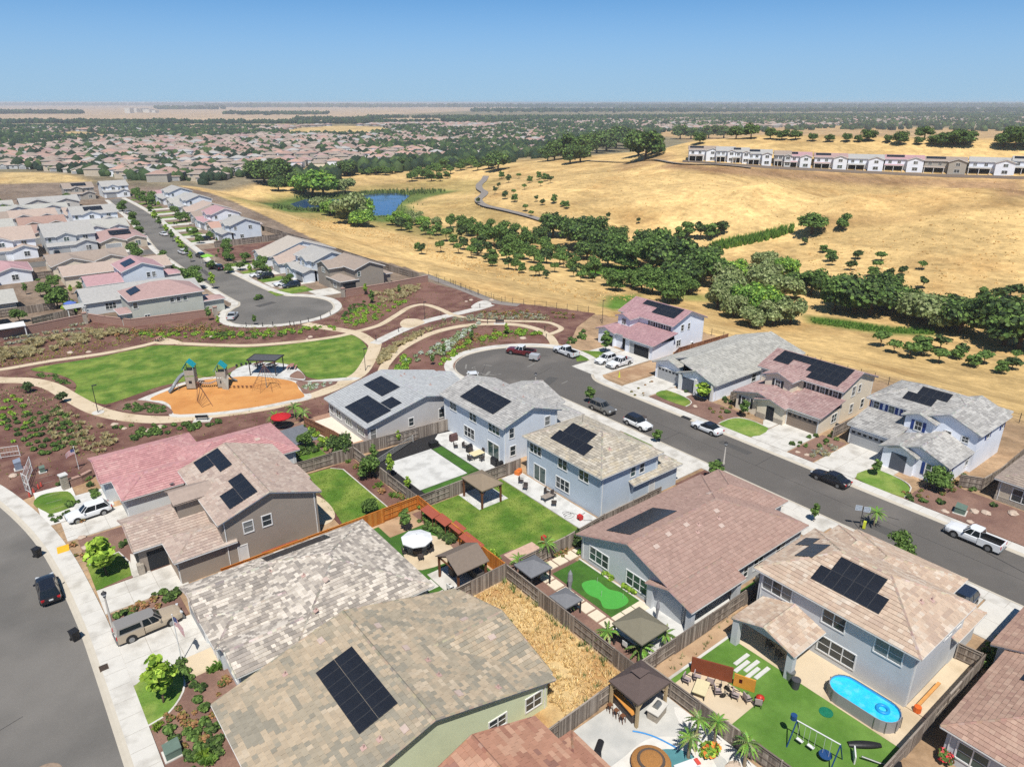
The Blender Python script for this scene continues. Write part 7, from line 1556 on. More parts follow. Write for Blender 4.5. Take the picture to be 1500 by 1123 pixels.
# pavilion with gabled roof (ridge across the garden)
t=thing('pavilion','gable-roofed timber pavilion with brown metal roof and outdoor bar','pavilion',(33.7,51.2,.1));m=MB();x0,x1,y0,y1,h,zr=31.8,35.7,49.1,53.2,2.6,3.7;ym=51.15
for q in([(x0,y0,h),(x1,y0,h),(x1,ym,zr),(x0,ym,zr)],[(x1,y1,h),(x0,y1,h),(x0,ym,zr),(x1,ym,zr)]):lo_=[(a,b,c-.1)for a,b,c in q];m.add(q+lo_,[(0,1,2,3),(7,6,5,4),(0,4,5,1),(1,5,6,2),(3,7,4,0)])
m.build('roof',canv('roof_bronze',lin(134,120,108)),t)
for x in(x0+.25,x1-.25):
    for y in(y0+.3,y1-.3):m=MB();m.cbox(x,y,1.3,.2,.2,2.5);m.build('post',wood_br,t)
    m=MB();m.tube((x,y0+.2,2.5),(x,y1-.2,2.5),.1,.1,4);m.tube((x,y0+.2,2.45),(x,ym,zr-.2),.09,.09,4);m.tube((x,y1-.2,2.45),(x,ym,zr-.2),.09,.09,4);m.tube((x,ym,2.5),(x,ym,zr-.15),.07,.07,4);m.build('truss',wood_br,t)
m=MB();m.box(33.0,51.9,.1,35.4,52.7,1.0);m.box(34.6,49.6,.1,35.4,51.8,1.0);tag(m.build('outdoor_bar',M('bar_stone',lin(90,84,80),.8,.2,4)),'dark L-shaped bar counter under the timber pavilion','bar counter')
def umbrella(label,x,y,h,r,mat,n=8,tilt=0):
    t=thing('patio_umbrella',label,'umbrella',(x,y,.1));m=MB();m.tube((x,y,.1),(x,y,h+.05),.03,.03,6);m.build('pole',metal_d,t);m=MB()
    rim=[(x+r*math.cos(2*PI*i/n),y+r*math.sin(2*PI*i/n),h-.5)for i in range(n)];mid=[(x+r*.45*math.cos(2*PI*i/n),y+r*.45*math.sin(2*PI*i/n),h-.15)for i in range(n)]
    m.add(rim+mid+[(x,y,h)]+[(a,b,c-.12)for a,b,c in rim],[(i,(i+1)%n,n+(i+1)%n,n+i)for i in range(n)]+[(n+i,n+(i+1)%n,2*n)for i in range(n)]+[(i,2*n+1+i,2*n+1+(i+1)%n,(i+1)%n)for i in range(n)]);m.build('canopy',mat,t)
    m=MB();m.lathe((x,y,.1),[(.3,0),(.3,.08),(.05,.12)],10);m.build('umbrella_base',metal_d,t);return t
umbrella('white octagonal umbrella over the seating in the pavilion garden',32.4,57.9,2.5,1.75,canv('canvas_white',lin(236,238,240)));umbrella('round red umbrella in the corner garden behind the pink roof',*G(411,607,2.3),2.5,1.5,canv('canvas_red',lin(196,38,46)),12)
umbrella('blue umbrella on the far patio beside the rosy hip roof',18.6,192,2.6,1.4,canv('canvas_blue',lin(92,120,196)));umbrella('closed-looking pale blue umbrella at the far left garden',-3,214-8,2.6,1.3,canv('canvas_aqua',lin(120,186,206)))
def chair(x,y,rz,label,mat,group=None):
    t=thing('patio_chair',label,'chair',(x,y,.11),rz,group,local=True);m=MB();m.box(-.28,-.28,.38,.28,.28,.46);m.build('seat',mat,t);m=MB();m.box(-.28,.22,.46,.28,.30,.95);m.build('backrest',mat,t)
    lg=MB();lg.box(-.02,-.02,0,.02,.02,.38);lm=lg.build('leg',metal_d,mesh_only=True)
    for a in(-.25,.25):
        for b in(-.25,.25):child('leg',lm,t,(a,b,0))
    for s in(-.3,.3):m=MB();m.box(s-.03,-.25,.6,s+.03,.28,.65);m.build('armrest',metal_d,t)
    return t
ch_d=M('wicker_dark',lin(88,80,78),.8,.2,8);ch_g=M('cushion_mauve',lin(176,160,158),.85,.1,5);ch_t=M('cushion_tan',lin(190,172,150),.85,.1,5)
def table(x,y,w,d,h,label,mat,rz=0,cat='table'):
    t=thing('patio_table',label,cat,(x,y,.11),rz,local=True);m=MB();m.box(-w/2,-d/2,h-.06,w/2,d/2,h);m.build('tabletop',mat,t)
    for a in(-1,1):
        for b in(-1,1):m=MB();m.cbox(a*(w/2-.08),b*(d/2-.08),(h-.06)/2,.07,.07,h-.06);m.build('leg',metal_d,t)
    return t
# blue-grey house patio
table(50.9,57.6,1.5,.9,.6,'low grey fire table on the long white patio',M('fire_table',lin(160,148,138),.7,.1))
for x,y,r,l in((51.7,58.6,.3,'patio chair behind the low fire table'),(51.9,57.6,0,'patio chair against the wall by the triple window'),(50.6,56.0,2.4,'patio chair right of the fire table'),(50.3,61.2,-.9,'dark chair on the lawn edge of the white patio'),(50.9,62.8,.6,'dark chair by the sliding door of the blue-grey house')):chair(x,y,r-PI/2 if False else r,l,ch_d)
# white court house patio
table(50.6,72.2,1.9,1.3,.75,'cream-topped dining table on the rounded white patio',M('table_cream',lin(232,218,176),.7,.05))
for x,y,r,l in((50.6,73.5,0,'chair at the left side of the cream dining table'),(51.7,72.5,-PI/2,'chair between dining table and wall'),(50.5,70.9,PI,'chair at the right side of the cream dining table'),(49.3,72.0,PI/2,'chair at the court side of the cream dining table'),(50.9,75.6,.3,'wire chair near the triple ground-floor window'),(49.9,76.4,1.2,'wire chair beside the mauve-brown grill')):chair(x,y,r,l,ch_d)
def grill(x,y,label,mat,rz=0,w=1.2):
    t=thing('grill',label,'grill',(x,y,.11),rz,local=True);m=MB();m.box(-w/2,-.28,.1,w/2,.28,.85);m.build('cart',mat,t);m=MB();m.tube((-w*.45,0,.88),(w*.45,0,.88),.3,.3,10);m.build('hood',mat,t)
    for s in(-w*.4,w*.4):m=MB();m.tube((s,-.3,.08),(s,.3,.08),.08,.08,8);m.build('wheel',tyre_m,t)
grill(51.0,78.6,'brown covered grill at the rounded end of the white patio',M('cover_brown',lin(104,78,76),.8,.15,4));grill(50.8,74.3,'black grill behind the cream dining table',black_p,.2,.9);grill(51.2,68.9,'black covered grill right of the sliding door',black_p,PI/2);grill(51.2,67.6,'black rounded kettle cover at the end of the white patio',black_p,0,.7)
t=thing('storage_box','dark grey storage box at the end of the turf strip','storage box',(47.8,79.0,.1));m=MB();m.box(47.2,78.6,.1,48.4,79.4,.7);m.build('box_body',black_p,t);m=MB();m.box(47.15,78.55,.7,48.45,79.45,.78);m.build('box_lid',black_p,t)
t=thing('sports_net','portable sports net standing on the black mulch','net',(42,80.5,.06));nz0=[(38.4,78.6),(46.2,82.0)]
for a in nz0:m=MB();m.tube((a[0],a[1],.06),(a[0],a[1],1.15),.04,.04,6);m.build('post',metal_w,t)
m=MB()
for k in range(7):m.tube((*nz0[0],.3+.13*k),(*nz0[1],.3+.13*k),.012 if k<6 else.035,.012 if k<6 else.035,4)
for k in range(25):f=k/24;x,y=nz0[0][0]+(nz0[1][0]-nz0[0][0])*f,nz0[0][1]+(nz0[1][1]-nz0[0][1])*f;m.tube((x,y,.3),(x,y,1.1),.01,.01,4)
m.build('net',M('net_grey',lin(176,176,172),.8,0),t)
grill(43.4,79.6,'grey rowing-like exercise frame on the black mulch',metal_g,.3,1.4)if False else None
# pavilion garden: seats, planters over the fence
for i,(y0,y1,x)in enumerate(((60.6,63.2,36.6),(58.4,60.6,36.9),(56.2,58.3,37.3),(52.4,55.8,37.0))):
    t=thing('planter_awning','red-brown slatted shelf roof over the planting, %s'%('upper end','second from the orange corner','third from the orange corner','nearest the pavilion')[i],'shelter',(x,y0,0));m=MB();m.add([(x-.55,y0,1.65),(x+.5,y0,1.95),(x+.5,y1,1.95),(x-.55,y1,1.65),(x-.55,y0,1.6),(x+.5,y0,1.9),(x+.5,y1,1.9),(x-.55,y1,1.6)],[(0,1,2,3),(7,6,5,4),(0,4,5,1),(1,5,6,2),(2,6,7,3),(3,7,4,0)]);m.build('slatted_roof',M('redwood_stain',lin(168,88,68),.8,.15,3,stretch=(12,1,1)),t)
    for y in(y0+.1,y1-.1):m=MB();m.cbox(x-.45,y,.85,.08,.08,1.6);m.build('post',wood_br,t)
t=thing('garden_bench','red-brown slatted pergola bench on the stained fence by the taupe wall','bench',(20,66.6,0))
for k in range(10):m=MB();m.box(18.6,66.25+.1*k,1.0,22.6,66.32+.1*k,1.05);m.build('slat',M('redwood_stain',lin(168,88,68)),t)
for x in(18.8,22.4):m=MB();m.cbox(x,66.7,.5,.1,.8,1.0);m.build('leg',wood_br,t)
m=MB();m.lathe((32.4,57.9,.1),[(.5,0),(.55,.6),(0,.62)],14);tag(m.build('fire_pit',ch_d),'dark round table in the shade of the white umbrella','table')
for i,(x,y,r)in enumerate(((31.2,58.6,1.2),(33.6,57.2,-1.4),(32.0,56.6,2.8))):chair(x,y,r,'dark chair in the shade of the white umbrella',ch_d,'chairs under the white umbrella')
for x,y,r,l in((31.6,50.2,PI/2,'chair on the slab at the pavilion gable'),(31.9,49.3,1.0,'white chair at the pavilion corner by the grey fence')):chair(x,y,r,l,metal_w)
# putting garden
for(x,y)in((44.2,42.0),(43.0,40.2),(44.4,38.6)):m=MB();m.tube((x,y,.1),(x,y,.75),.012,.012,4);m.add([(x,y,.75),(x+.22,y+.1,.68),(x,y,.6)],[(0,1,2)]);tag(m.build('golf_flag',metal_w),'small white flag in a putting-green hole','golf flag','putting-green flags')
m=MB();m.lathe((41.3,43.0,.1),[(.2,0),(.16,.3),(.28,1.1),(.22,1.9),(.04,2.3),(0,2.35)],9);tag(m.build('folded_umbrella',canv('canvas_grey',lin(150,150,154))),'folded grey umbrella standing beside the slab walk','umbrella')
m=MB();m.lathe((44.6,34.4,.1),[(.3,0),(.05,.1),(.12,1.0),(.2,1.6),(.04,2.4),(0,2.45)],9);tag(m.build('folded_umbrella',canv('canvas_grey',lin(150,150,154))),'folded grey umbrella at the white patio by the brown-roofed house','umbrella')
table(47.4,34.2,1.8,1.0,.75,'dark outdoor table under the porch of the brown-roofed house',ch_d);chair(48.8,34.4,-1.4,'dark chair under the porch of the brown-roofed house',ch_d)
for x,y,r,l in((39.6,33.6,1.6,'white lounge chair under the olive canopy'),(40.6,32.6,2.6,'grey chair under the olive canopy')):chair(x,y,r,l,metal_w if 'white' in l else ch_d)
# lower right garden
t=thing('oval_pool','above-ground oval pool with grey wall panels and bright blue liner','pool',(49.7,17.0,.1));cx_,cy_,L_,W_=49.7,17.0,5.7,2.7
def stad(l,w,n=10):
    o=[];r=w/2;s=l/2-r
    for i in range(n+1):a=-PI+PI*i/n;o.append((cx_+r*math.cos(a)*1.0,cy_-s+r*math.sin(a)))
    for i in range(n+1):a=PI*i/n;o.append((cx_+r*math.cos(a),cy_+s+r*math.sin(a)))
    return o
ou,inn=stad(L_,W_),stad(L_-.14,W_-.14);n=len(ou)
m=MB();m.add([(a,b,.1)for a,b in ou]+[(a,b,1.2)for a,b in ou],[(i,(i+1)%n,n+(i+1)%n,n+i)for i in range(n)]);m.build('pool_wall',M('pool_panel',lin(168,164,164),.6,.12,2.5,9),t)
m=MB();m.add([(a,b,.95)for a,b in inn]+[(a,b,1.2)for a,b in inn],[(n+i,n+(i+1)%n,(i+1)%n,i)for i in range(n)]);m.build('liner',M('liner_blue',lin(90,190,236),.5,.1,3),t)
m=MB();m.add([(a,b,1.2)for a,b in ou]+[(a,b,1.2)for a,b in inn]+[(a,b,1.24)for a,b in ou]+[(a,b,1.24)for a,b in inn],[(2*n+i,2*n+(i+1)%n,3*n+(i+1)%n,3*n+i)for i in range(n)]+[(i,(i+1)%n,2*n+(i+1)%n,2*n+i)for i in range(n)]);m.build('rim',M('pool_rim',lin(150,150,154),.5,.05),t)
m=MB();m.face([(a,b,1.0)for a,b in inn]);m.build('water',M('pool_water',lin(44,190,236,1),.06,.16,1.6,5,spec=.5,bump=.15,bsc=5,c2=lin(96,214,244),c2lo=.5,c2hi=.62,c2sc=1.4),t)
for i in range(0,n,2):m=MB();m.tube((ou[i][0]+(ou[i][0]-cx_)*.02,ou[i][1]+(ou[i][1]-cy_)*.02,.1),(ou[i][0]+(ou[i][0]-cx_)*.015,ou[i][1]+(ou[i][1]-cy_)*.015,1.22),.035,.035,5);m.build('pool_post',metal_g,t)
def torus(m,c,R_,r,n=18,k=8):
    pts=[];
    for i in range(n):
        a=2*PI*i/n
        for j in range(k):b=2*PI*j/k;pts.append((c[0]+(R_+r*math.cos(b))*math.cos(a),c[1]+(R_+r*math.cos(b))*math.sin(a),c[2]+r*math.sin(b)))
    m.add(pts,[(i*k+j,((i+1)%n)*k+j,((i+1)%n)*k+(j+1)%k,i*k+(j+1)%k)for i in range(n)for j in range(k)])
m=MB();torus(m,(49.9,15.6,1.02),.42,.15);tag(m.build('swim_ring',M('ring_aqua',lin(40,160,226),.4,.05),smooth=True),'blue inflatable ring floating in the oval pool','swim ring')
t=thing('swing_set','blue-legged swing set on the lawn with two plank swings and a saucer','swing set',(42.8,17.2,.1));bl_=M('swing_blue',lin(40,78,130),.5,.05)
A_,B_=(42.4,18.7,2.2),(42.9,15.5,2.2);m=MB();m.tube(A_,B_,.05,.05,8);m.build('top_bar',metal_w,t)
for q in(A_,B_):
    for s in(-.9,.9):m=MB();m.tube(q,(q[0]+s,q[1],.1),.05,.05,6);m.build('leg',bl_,t)
for i,f in enumerate((.14,.4,.74)):
    x,y=A_[0]+(B_[0]-A_[0])*f,A_[1]+(B_[1]-A_[1])*f;m=MB()
    for s in(-.24,.24):m.tube((x,y+s,2.2),(x,y+s,.55),.015,.015,4)
    m.build('swing_chain',metal_w,t);m=MB()
    if i<2:m.box(x-.13,y-.26,.5,x+.13,y+.26,.56)
    else:torus(m,(x,y,.55),.42,.07,16,6);m.lathe((x,y,.5),[(.4,.02),(.4,.05),(0,.05)],14)
    m.build('swing_seat',metal_w if i<2 else bl_,t)
m=MB();m.tube((42.4,19.0,2.1),(42.4,19.0,2.5),.25,.25,8);m.build('swing_pod',bl_,t)
m=MB();pts=[]
for k in range(9):s=k/8;w=.36*math.sin(PI*min(1,.16+s*.74))**.5;h_=.30*math.sin(PI*min(1,.18+s*.7))**.6;pts.append((45.4+1.9*s,15.9-1.6*s,w,h_))
pr=None
for x,y,w,h_ in pts:
    nx_,ny_=.64,.77;ring=[(x+nx_*w*math.cos(a),y+ny_*w*math.cos(a),.1+max(0,h_*math.sin(a)))for a in[PI*i/6 for i in range(7)]]
    if pr:m.add(pr+ring,[(j,j+1,8+j,7+j)for j in range(6)]+[(6,0,7,13)])
    else:m.face(ring)
    pr=ring
m.face(pr[::-1]);tag(m.build('roof_cargo_box',black_p,smooth=True),'long black rooftop cargo box lying on the lawn','cargo box')
t=thing('basketball_hoop','grey basketball hoop lying down beside the lawn edge','basketball hoop',(44.6,15.2,.1));m=MB();m.tube((45.9,12.9,.18),(44.8,14.6,.5),.07,.07,6);m.build('pole',metal_g,t);m=MB();m.cbox(44.55,15.0,.45,1.1,.1,.75,.55);m.build('backboard',metal_w,t);m=MB();m.cbox(46.2,12.6,.25,.9,.7,.3,.6);m.build('hoop_base',black_p,t)
m=MB();m.lathe((47.0,18.6,.1),[(.55,0),(.55,.03),(0,.05)],18);tag(m.build('saucer_disc',M('disc_green',lin(30,122,92),.5,.2,6)),'green round disc lying on the bright lawn','disc')
for i,(x,y,mt)in enumerate(((47.9,22.4,metal_g),(47.4,21.6,M('bin_dark',lin(80,80,84),.6,.1)))):m=MB();m.lathe((x,y,.1),[(.3,0),(.36,.8),(.38,.82),(.38,.9),(0,.95)],14);tag(m.build('round_bin',mt),('pale' if i==0 else 'dark')+' round bin beside the patio post at the lawn','bin')
t=thing('outdoor_cabinet','tipped red-brown panel and orange playhouse wall among the stacked furniture','playhouse',(42.8,25.4,.1));m=MB();m.add([(41.9,28.2,.1),(43.6,25.2,.1),(43.7,25.25,1.6),(42.0,28.25,1.6),(42.0,28.3,.1),(43.7,25.3,.1),(43.8,25.35,1.6),(42.1,28.35,1.6)],[(0,1,2,3),(7,6,5,4),(3,2,6,7),(0,3,7,4),(1,5,6,2)]);m.build('brown_panel',M('panel_rust',lin(136,72,46),.8,.08),t)
m=MB();m.add([(43.5,25.0,.1),(44.2,23.4,.1),(44.2,23.4,1.35),(43.5,25.0,1.35),(43.62,25.05,.1),(44.32,23.45,.1),(44.32,23.45,1.35),(43.62,25.05,1.35)],[(0,1,2,3),(7,6,5,4),(3,2,6,7),(0,3,7,4),(1,5,6,2)]);m.build('orange_wall',M('plastic_orange',lin(222,156,66),.5,.08),t);m=MB();m.add([(43.66,24.6,.6),(43.86,24.2,.6),(43.86,24.2,1.0),(43.66,24.6,1.0)],[(0,1,2,3),(3,2,1,0)]);m.build('window_hole',M('plastic_maroon',lin(110,34,30),.5,0),t)
for i,(x,y,r)in enumerate(((40.6,27.6,.3),(41.5,27.2,.5),(42.0,26.2,2.0),(41.6,25.2,.9),(42.4,24.0,.4),(42.9,23.2,1.2),(43.2,22.4,2.2))):chair(x,y,r,'mauve-cushioned chair stacked in the crowded corner of the lawn',ch_g,'chairs crowded on the stone pad')
table(40.7,26.2,1.7,1.1,.6,'cream low table among the crowded patio chairs',M('table_cream',lin(232,218,176)),.4)
for i,(x,y)in enumerate(((42.2,25.3),(42.6,24.6),(42.0,24.5))):
    t=thing('bicycle','child-size bicycle lying among the crowded patio furniture','bicycle',(x,y,.12),.6+i,'bicycles on the stone pad',local=True)
    for s in(-.38,.38):m=MB();m.tube((s,-.02,.25),(s,.02,.25),.25,.25,14);m.build('wheel',tyre_m,t);
    m=MB();m.tube((-.38,0,.25),(-.1,0,.6),.025);m.tube((-.1,0,.6),(.3,0,.62),.025);m.tube((.38,0,.25),(.28,0,.75),.025);m.tube((0,0,.25),(.3,0,.62),.025);m.tube((0,0,.25),(-.38,0,.25),.02);m.build('frame',metal_g,t);m=MB();m.box(-.24,-.06,.66,0,.06,.72);m.build('saddle',black_p,t);m=MB();m.tube((.28,-.25,.8),(.28,.25,.8),.02);m.build('handlebar',metal_d,t)
m=MB();m.lathe((43.8,22.6,.12),[(.05,0),(.34,.2),(.34,.42),(.05,.62),(0,.62)],14);tag(m.build('ball',M('ball_red',lin(208,60,44),.4,.05),smooth=True),'red ball at the corner of the stone pad','ball')
t=thing('timber_stack','orange timber beam leaning along the side path by the grey wall','timber',(54.4,13.9,.1));m=MB();m.cbox(55,14.2,.45,4.2,.25,.14,.0);m.build('beam',M('timber_orange',lin(222,160,92),.8,.1),t);m=MB();m.lathe((52.9,14.1,.1),[(.3,0),(.28,.5),(0,.55)],10);m.build('orange_cap',M('plastic_orange2',lin(232,110,46),.5,0),t)
for(x,y)in((49.4,24.4),(49.8,25.6)):chair(x,y,1.2,'dark chair in the shaded patio of the peach-roofed house',ch_d,'chairs in the shaded patio')
# pool garden at the bottom
m=MB();m.prism(smooth([(28.4,21.2),(31.2,20.4),(34.2,21.0),(35.2,23.0),(33.6,24.6),(31.6,24.8),(29.4,24.2)],4,True),.085,.10);m.build('pool_water',M('spa_water',lin(96,150,156),.06,.1,2,spec=.5))['kind']='structure'
sheet('pool_rim',smooth([(27.6,20.6),(31.2,19.4),(35.2,20.2),(36.4,23.2),(34.2,25.6),(31.2,25.8),(28.4,25.2)],4,True),.093,M('pool_coping',lin(232,228,220),.8,.08,2),.1)
m=MB();m.lathe((32.0,24.0,.1),[(1.15,0),(1.15,.55),(1.0,.75)],22,0);m.lathe((32.0,24.0,.55),[(1.5,0),(1.42,.12),(.7,.34),(0,.42)],26,1)
tag(m.build('spa_cover',[M('spa_skirt',lin(96,84,76),.9,.2,6),M('thatch_cover',lin(180,128,74),.95,.35,9,30,bump=.9,bsc=16)]),'round brown thatch-like cover on the spa in the pool','spa cover')
m=MB();m.cbox(34.1,22.3,.2,1.9,.7,.16,-.3);m.cbox(34.9,22.0,.3,.3,.5,.2,-.3,1);tag(m.build('pool_float',[M('float_white',lin(240,240,240),.5,.02),M('float_red',lin(226,90,80),.5,0)]),'white lounge float with red pillow at the pool edge','pool float')
m=MB();pts=[(33.3+.22*k,27.0-.32*k-.02*k*k,.14)for k in range(8)];m.path([(a+.15*math.sin(i*.5),b,c)for i,(a,b,c)in enumerate(pts)],.06,6);tag(m.build('pool_noodle',M('noodle_blue',lin(60,150,220),.6,0)),'blue foam noodle lying on the pool deck','pool noodle')
def seat(x,y,rz,l):
    t=thing('bar_counter',l,'bench',(x,y,.1),rz,local=True);m=MB();m.box(-1.5,-.3,.98,1.5,.3,1.06);m.build('tabletop',M('counter_orange',lin(218,150,72),.6,.1,3),t);m=MB();m.box(-1.4,-.18,0,1.4,.18,.98);m.build('counter_base',ch_d,t)
seat(34.2,28.9,1.4,'long orange-topped bar counter under the dark brown gazebo');
for i in range(3):x,y=33.3,29.5-.7*i;t=thing('bar_stool','brown bar stool in front of the orange counter','stool',(x,y,.1),0,'stools at the orange counter',local=True);m=MB();m.box(-.18,-.18,.7,.18,.18,.76);m.build('seat',wood_br,t);m=MB();m.box(-.18,-.18,.0,-.14,-.14,.7);m.box(.14,-.18,0,.18,-.14,.7);m.box(-.18,.14,0,-.14,.18,.7);m.box(.14,.14,0,.18,.18,.7);m.build('stool_legs',wood_br,t)
t=thing('outdoor_kitchen','pale stone grill island beside the dark brown gazebo','grill island',(36.1,27.2,.1));m=MB();m.cbox(36.0,26.9,.5,1.5,.9,.85,.2);m.build('island_base',stone_m,t);m=MB();m.cbox(36.0,26.9,.96,1.7,1.1,.08,.2);m.build('countertop',concrete,t);m=MB();m.tube((35.7,26.9,1.05),(36.4,27.05,1.05),.25,.25,10);m.build('grill_hood',metal_g,t)
t=thing('barrel_smoker','black smoker standing on the pool deck near the brown roof','smoker',(29.6,27.2,.1));m=MB();m.tube((29.6,27.2,.3),(30.5,27.7,.4),.28,.26,10);m.build('barrel',black_p,t);m=MB();m.lathe((29.3,26.9,.1),[(.3,0),(.34,.3),(.3,.7),(0,.75)],12);m.build('firebox',black_p,t)  # black barrel smoker with its firebox
rock(36.9,20.2,.7,'pale boulder in the white gravel bed with the palms');sheet('gravel_bed',smooth([(36.0,19.0),(38.1,19.0),(38.1,26.2),(36.9,25.4),(36.4,23),(36.9,21)],3,True),.105,gravel_white)
# leftovers by the houses
m=MB();m.cbox(44.6,50.9,.5,.5,.5,.8);tag(m.build('heater_tank',M('tank_red',lin(206,64,56),.5,.05)),'small red-topped barrel at the corner of the wide lawn','barrel')
for i,(x,y,l)in enumerate(((51.0,51.8,'red and white pressure washer on the white patio'),)):t=thing('pressure_washer',l,'pressure washer',(x,y,.11));m=MB();m.cbox(x,y,.45,.5,.6,.5);m.build('body',M('washer_red',lin(206,50,48),.4,0),t);m=MB();m.tube((x-.25,y,.2),(x+.25,y,.2),.16,.16,10);m.build('wheel',tyre_m,t);m=MB();m.path([(x+.3,y-.2,.8),(x+.5,y-.3,1.0),(x-.1,y-.3,1.0)],.02);m.build('handle',metal_d,t)
m=MB();pts=[(50.6+.9*math.cos(t_*.5)*(1-.02*t_),52.9+.5*math.sin(t_*.5)+.03*t_,.13)for t_ in range(34)];m.path(pts,.02,4);m.path([(51.2,51.4,.13),(52,50.8,.13),(51.6,50.2,.13),(52.3,50.0,.13)],.02,4);tag(m.build('garden_hose',black_p),'loose hose coils on the white patio by the washer','hose')
t=thing('air_conditioner','grey air-conditioner box beside the beige wall under the brown roof','air conditioner',(57.4,31.6,.1));m=MB();m.box(56.9,31.2,.15,57.9,32.0,1.0);m.build('casing',metal_g,t);m=MB();m.lathe((57.4,31.6,1.0),[(.36,0),(.36,.03),(0,.04)],14);m.build('fan_grille',metal_d,t)
for i,(x,y,l)in enumerate(((53.1,66.1,'black planter pot beside the orange cushions on the white patio'),(52.2,65.0,'orange cushion pile by the grey fence on the patio'))):
    m=MB()
    if i==0:m.lathe((x,y,.1),[(.2,0),(.3,.5),(0,.5)],10)
    else:m.cbox(x,y,.35,.9,.7,.5,.4);m.cbox(x+.2,y-.1,.7,.5,.5,.25,.8)
    tag(m.build('plant_pot' if i==0 else 'cushion_pile',black_p if i==0 else M('cushion_orange',lin(226,128,60),.8,.1)),l,'pot' if i==0 else 'cushions')
# utility boxes, bins, hydrant-like things along the streets
def utility(x,y,w,d,h,mat,label,rz=0,cat='utility box'):
    t=thing('utility_box',label,cat,(x,y,.08),rz,local=True);m=MB();m.box(-w/2-.15,-d/2-.15,0,w/2+.15,d/2+.15,.1);m.build('plinth',concrete,t);m=MB();m.box(-w/2,-d/2,.1,w/2,d/2,h*.72);m.build('cabinet',mat,t);m=MB();m.add([(-w/2-.03,-d/2-.03,h*.72),(w/2+.03,-d/2-.03,h*.72),(w/2+.03,d/2+.03,h*.86),(-w/2-.03,d/2+.03,h*.86),(-w/2-.03,-d/2-.03,h*.72+.08),(w/2+.03,-d/2-.03,h*.86),(w/2+.03,d/2+.03,h),(-w/2-.03,d/2+.03,h*.9)],[(3,2,1,0),(4,5,6,7),(0,1,5,4),(1,2,6,5),(2,3,7,6),(3,0,4,7)]);m.build('lid',mat,t)
ug=M('utility_green',lin(108,128,116),.6,.08,3);utility(*G(254,1105),1.1,1.0,.95,ug,'green transformer box in the mulch beside the left pavement');utility(*G(1406,751),1.3,1.1,.95,ug,'green transformer box in the mulch above the white pickup',.2);utility(*G(28,688),.8,.8,1.5,M('utility_blue',lin(140,150,168),.6,.08),'blue-grey utility cabinet behind the street gate panels');utility(*G(63,692),.6,.6,.9,ug,'small green pedestal box near the stone pillar')
def bin_(x,y,label,mat,rz=.2):
    t=thing('wheelie_bin',label,'bin',(x,y,.03),rz,local=True);m=MB();m.add([(-.27,-.3,.08),(.27,-.3,.08),(.27,.25,.08),(-.27,.25,.08),(-.33,-.38,1.0),(.33,-.38,1.0),(.33,.34,1.0),(-.33,.34,1.0)],[(0,3,2,1),(4,5,6,7),(0,1,5,4),(1,2,6,5),(2,3,7,6),(3,0,4,7)]);m.build('bin_body',mat,t);m=MB();m.box(-.36,-.42,1.0,.36,.38,1.07);m.build('lid',mat,t)
    for s in(-.3,.3):m=MB();m.tube((s-.04,.3,.12),(s+.04,.3,.12),.12,.12,10);m.build('wheel',tyre_m,t)
bin_(*G(56,815),'black wheelie bin at the kerb above the black SUV',black_p,.5);bin_(*G(111,937),'black wheelie bin at the kerb below the black SUV',black_p,.3);bin_(99.6,44.3-0.2,'green wheelie bin by the gate fence of the blue-shuttered house',M('bin_green',lin(36,84,58),.5,.1));bin_(98.8,43.8,'second dark bin by the gate fence of the blue-shuttered house',black_p);bin_(98.4,46.2-.4,'black bin at the corner of the cream garage',black_p)
m=MB();m.prism([(1.35,82.0),(2.5,82.0),(2.6,83.5),(1.45,83.5)],.125,.142,0)
for i in range(6):
    for j in range(6):m.lathe((1.5+.18*i,82.15+.23*j,.142),[(.03,0),(.02,.006),(0,.007)],6)
tag(m.build('tactile_pad',M('tactile_yellow',lin(250,190,48),.7,.06)),'bright yellow tactile pad in the pavement above the black SUV','tactile paving')
t=thing('flagpole','flagpole with a flag of red and white stripes and blue canton by the truck driveway','flagpole',(*G(267,970),.1));fx,fy=G(267,970);m=MB();m.tube((fx,fy,.1),(fx,fy,5.2),.05,.035,8);m.lathe((fx,fy,5.2),[(.04,0),(.07,.05),(0,.12)],8);m.build('pole',metal_w,t)
def flag(t,x,y,z,L,h,dr,hang=.55):
    rd,wt,bl=lin(186,40,50),lin(240,240,240),lin(40,54,110);m=MB();m.col=rd;n=10
    for r in range(13):
        for i in range(n):
            if i<4 and r<7:c=bl if not((i+r)%2==0 and r in(1,3,5))else lin(140,150,190)
            else:c=rd if r%2==0 else wt
            q=[]
            for(a,b)in((i,r),(i+1,r),(i+1,r+1),(i,r+1)):
                u=a/n;v=b/13;w=math.sin(u*7)*.07*u;q.append((x+dr[0]*u*L*(1-hang*.5)-dr[1]*w,y+dr[1]*u*L*(1-hang*.5)+dr[0]*w,z-v*h-u*u*hang*L*.6))
            m.face(q,0,c)
    m.build('flag',M('flag_cloth',(1,1,1),.85,0,col=True),t,use_col=True)
flag(t,fx+.05,fy,5.0,1.7,1.0,(.6,-.8),1.1)
fx,fy=G(116,688);t=thing('flagpole','slim flagpole with a drooping striped flag by the stone pillar','flagpole',(fx,fy,.1));m=MB();m.tube((fx,fy,.1),(fx,fy,3.4),.045,.03,8);m.lathe((fx,fy,3.4),[(.03,0),(.09,.08),(0,.17)],8);m.build('pole',metal_w,t);flag(t,fx-.04,fy,3.2,1.5,.8,(-.95,.1),.5)
px_,py_=G(97,716);t=thing('stone_pillar','square stone pillar with white cap beside the pale walk','pillar',(px_,py_,.05));m=MB();m.cbox(px_,py_,1.0,.75,.75,2.0,.2)
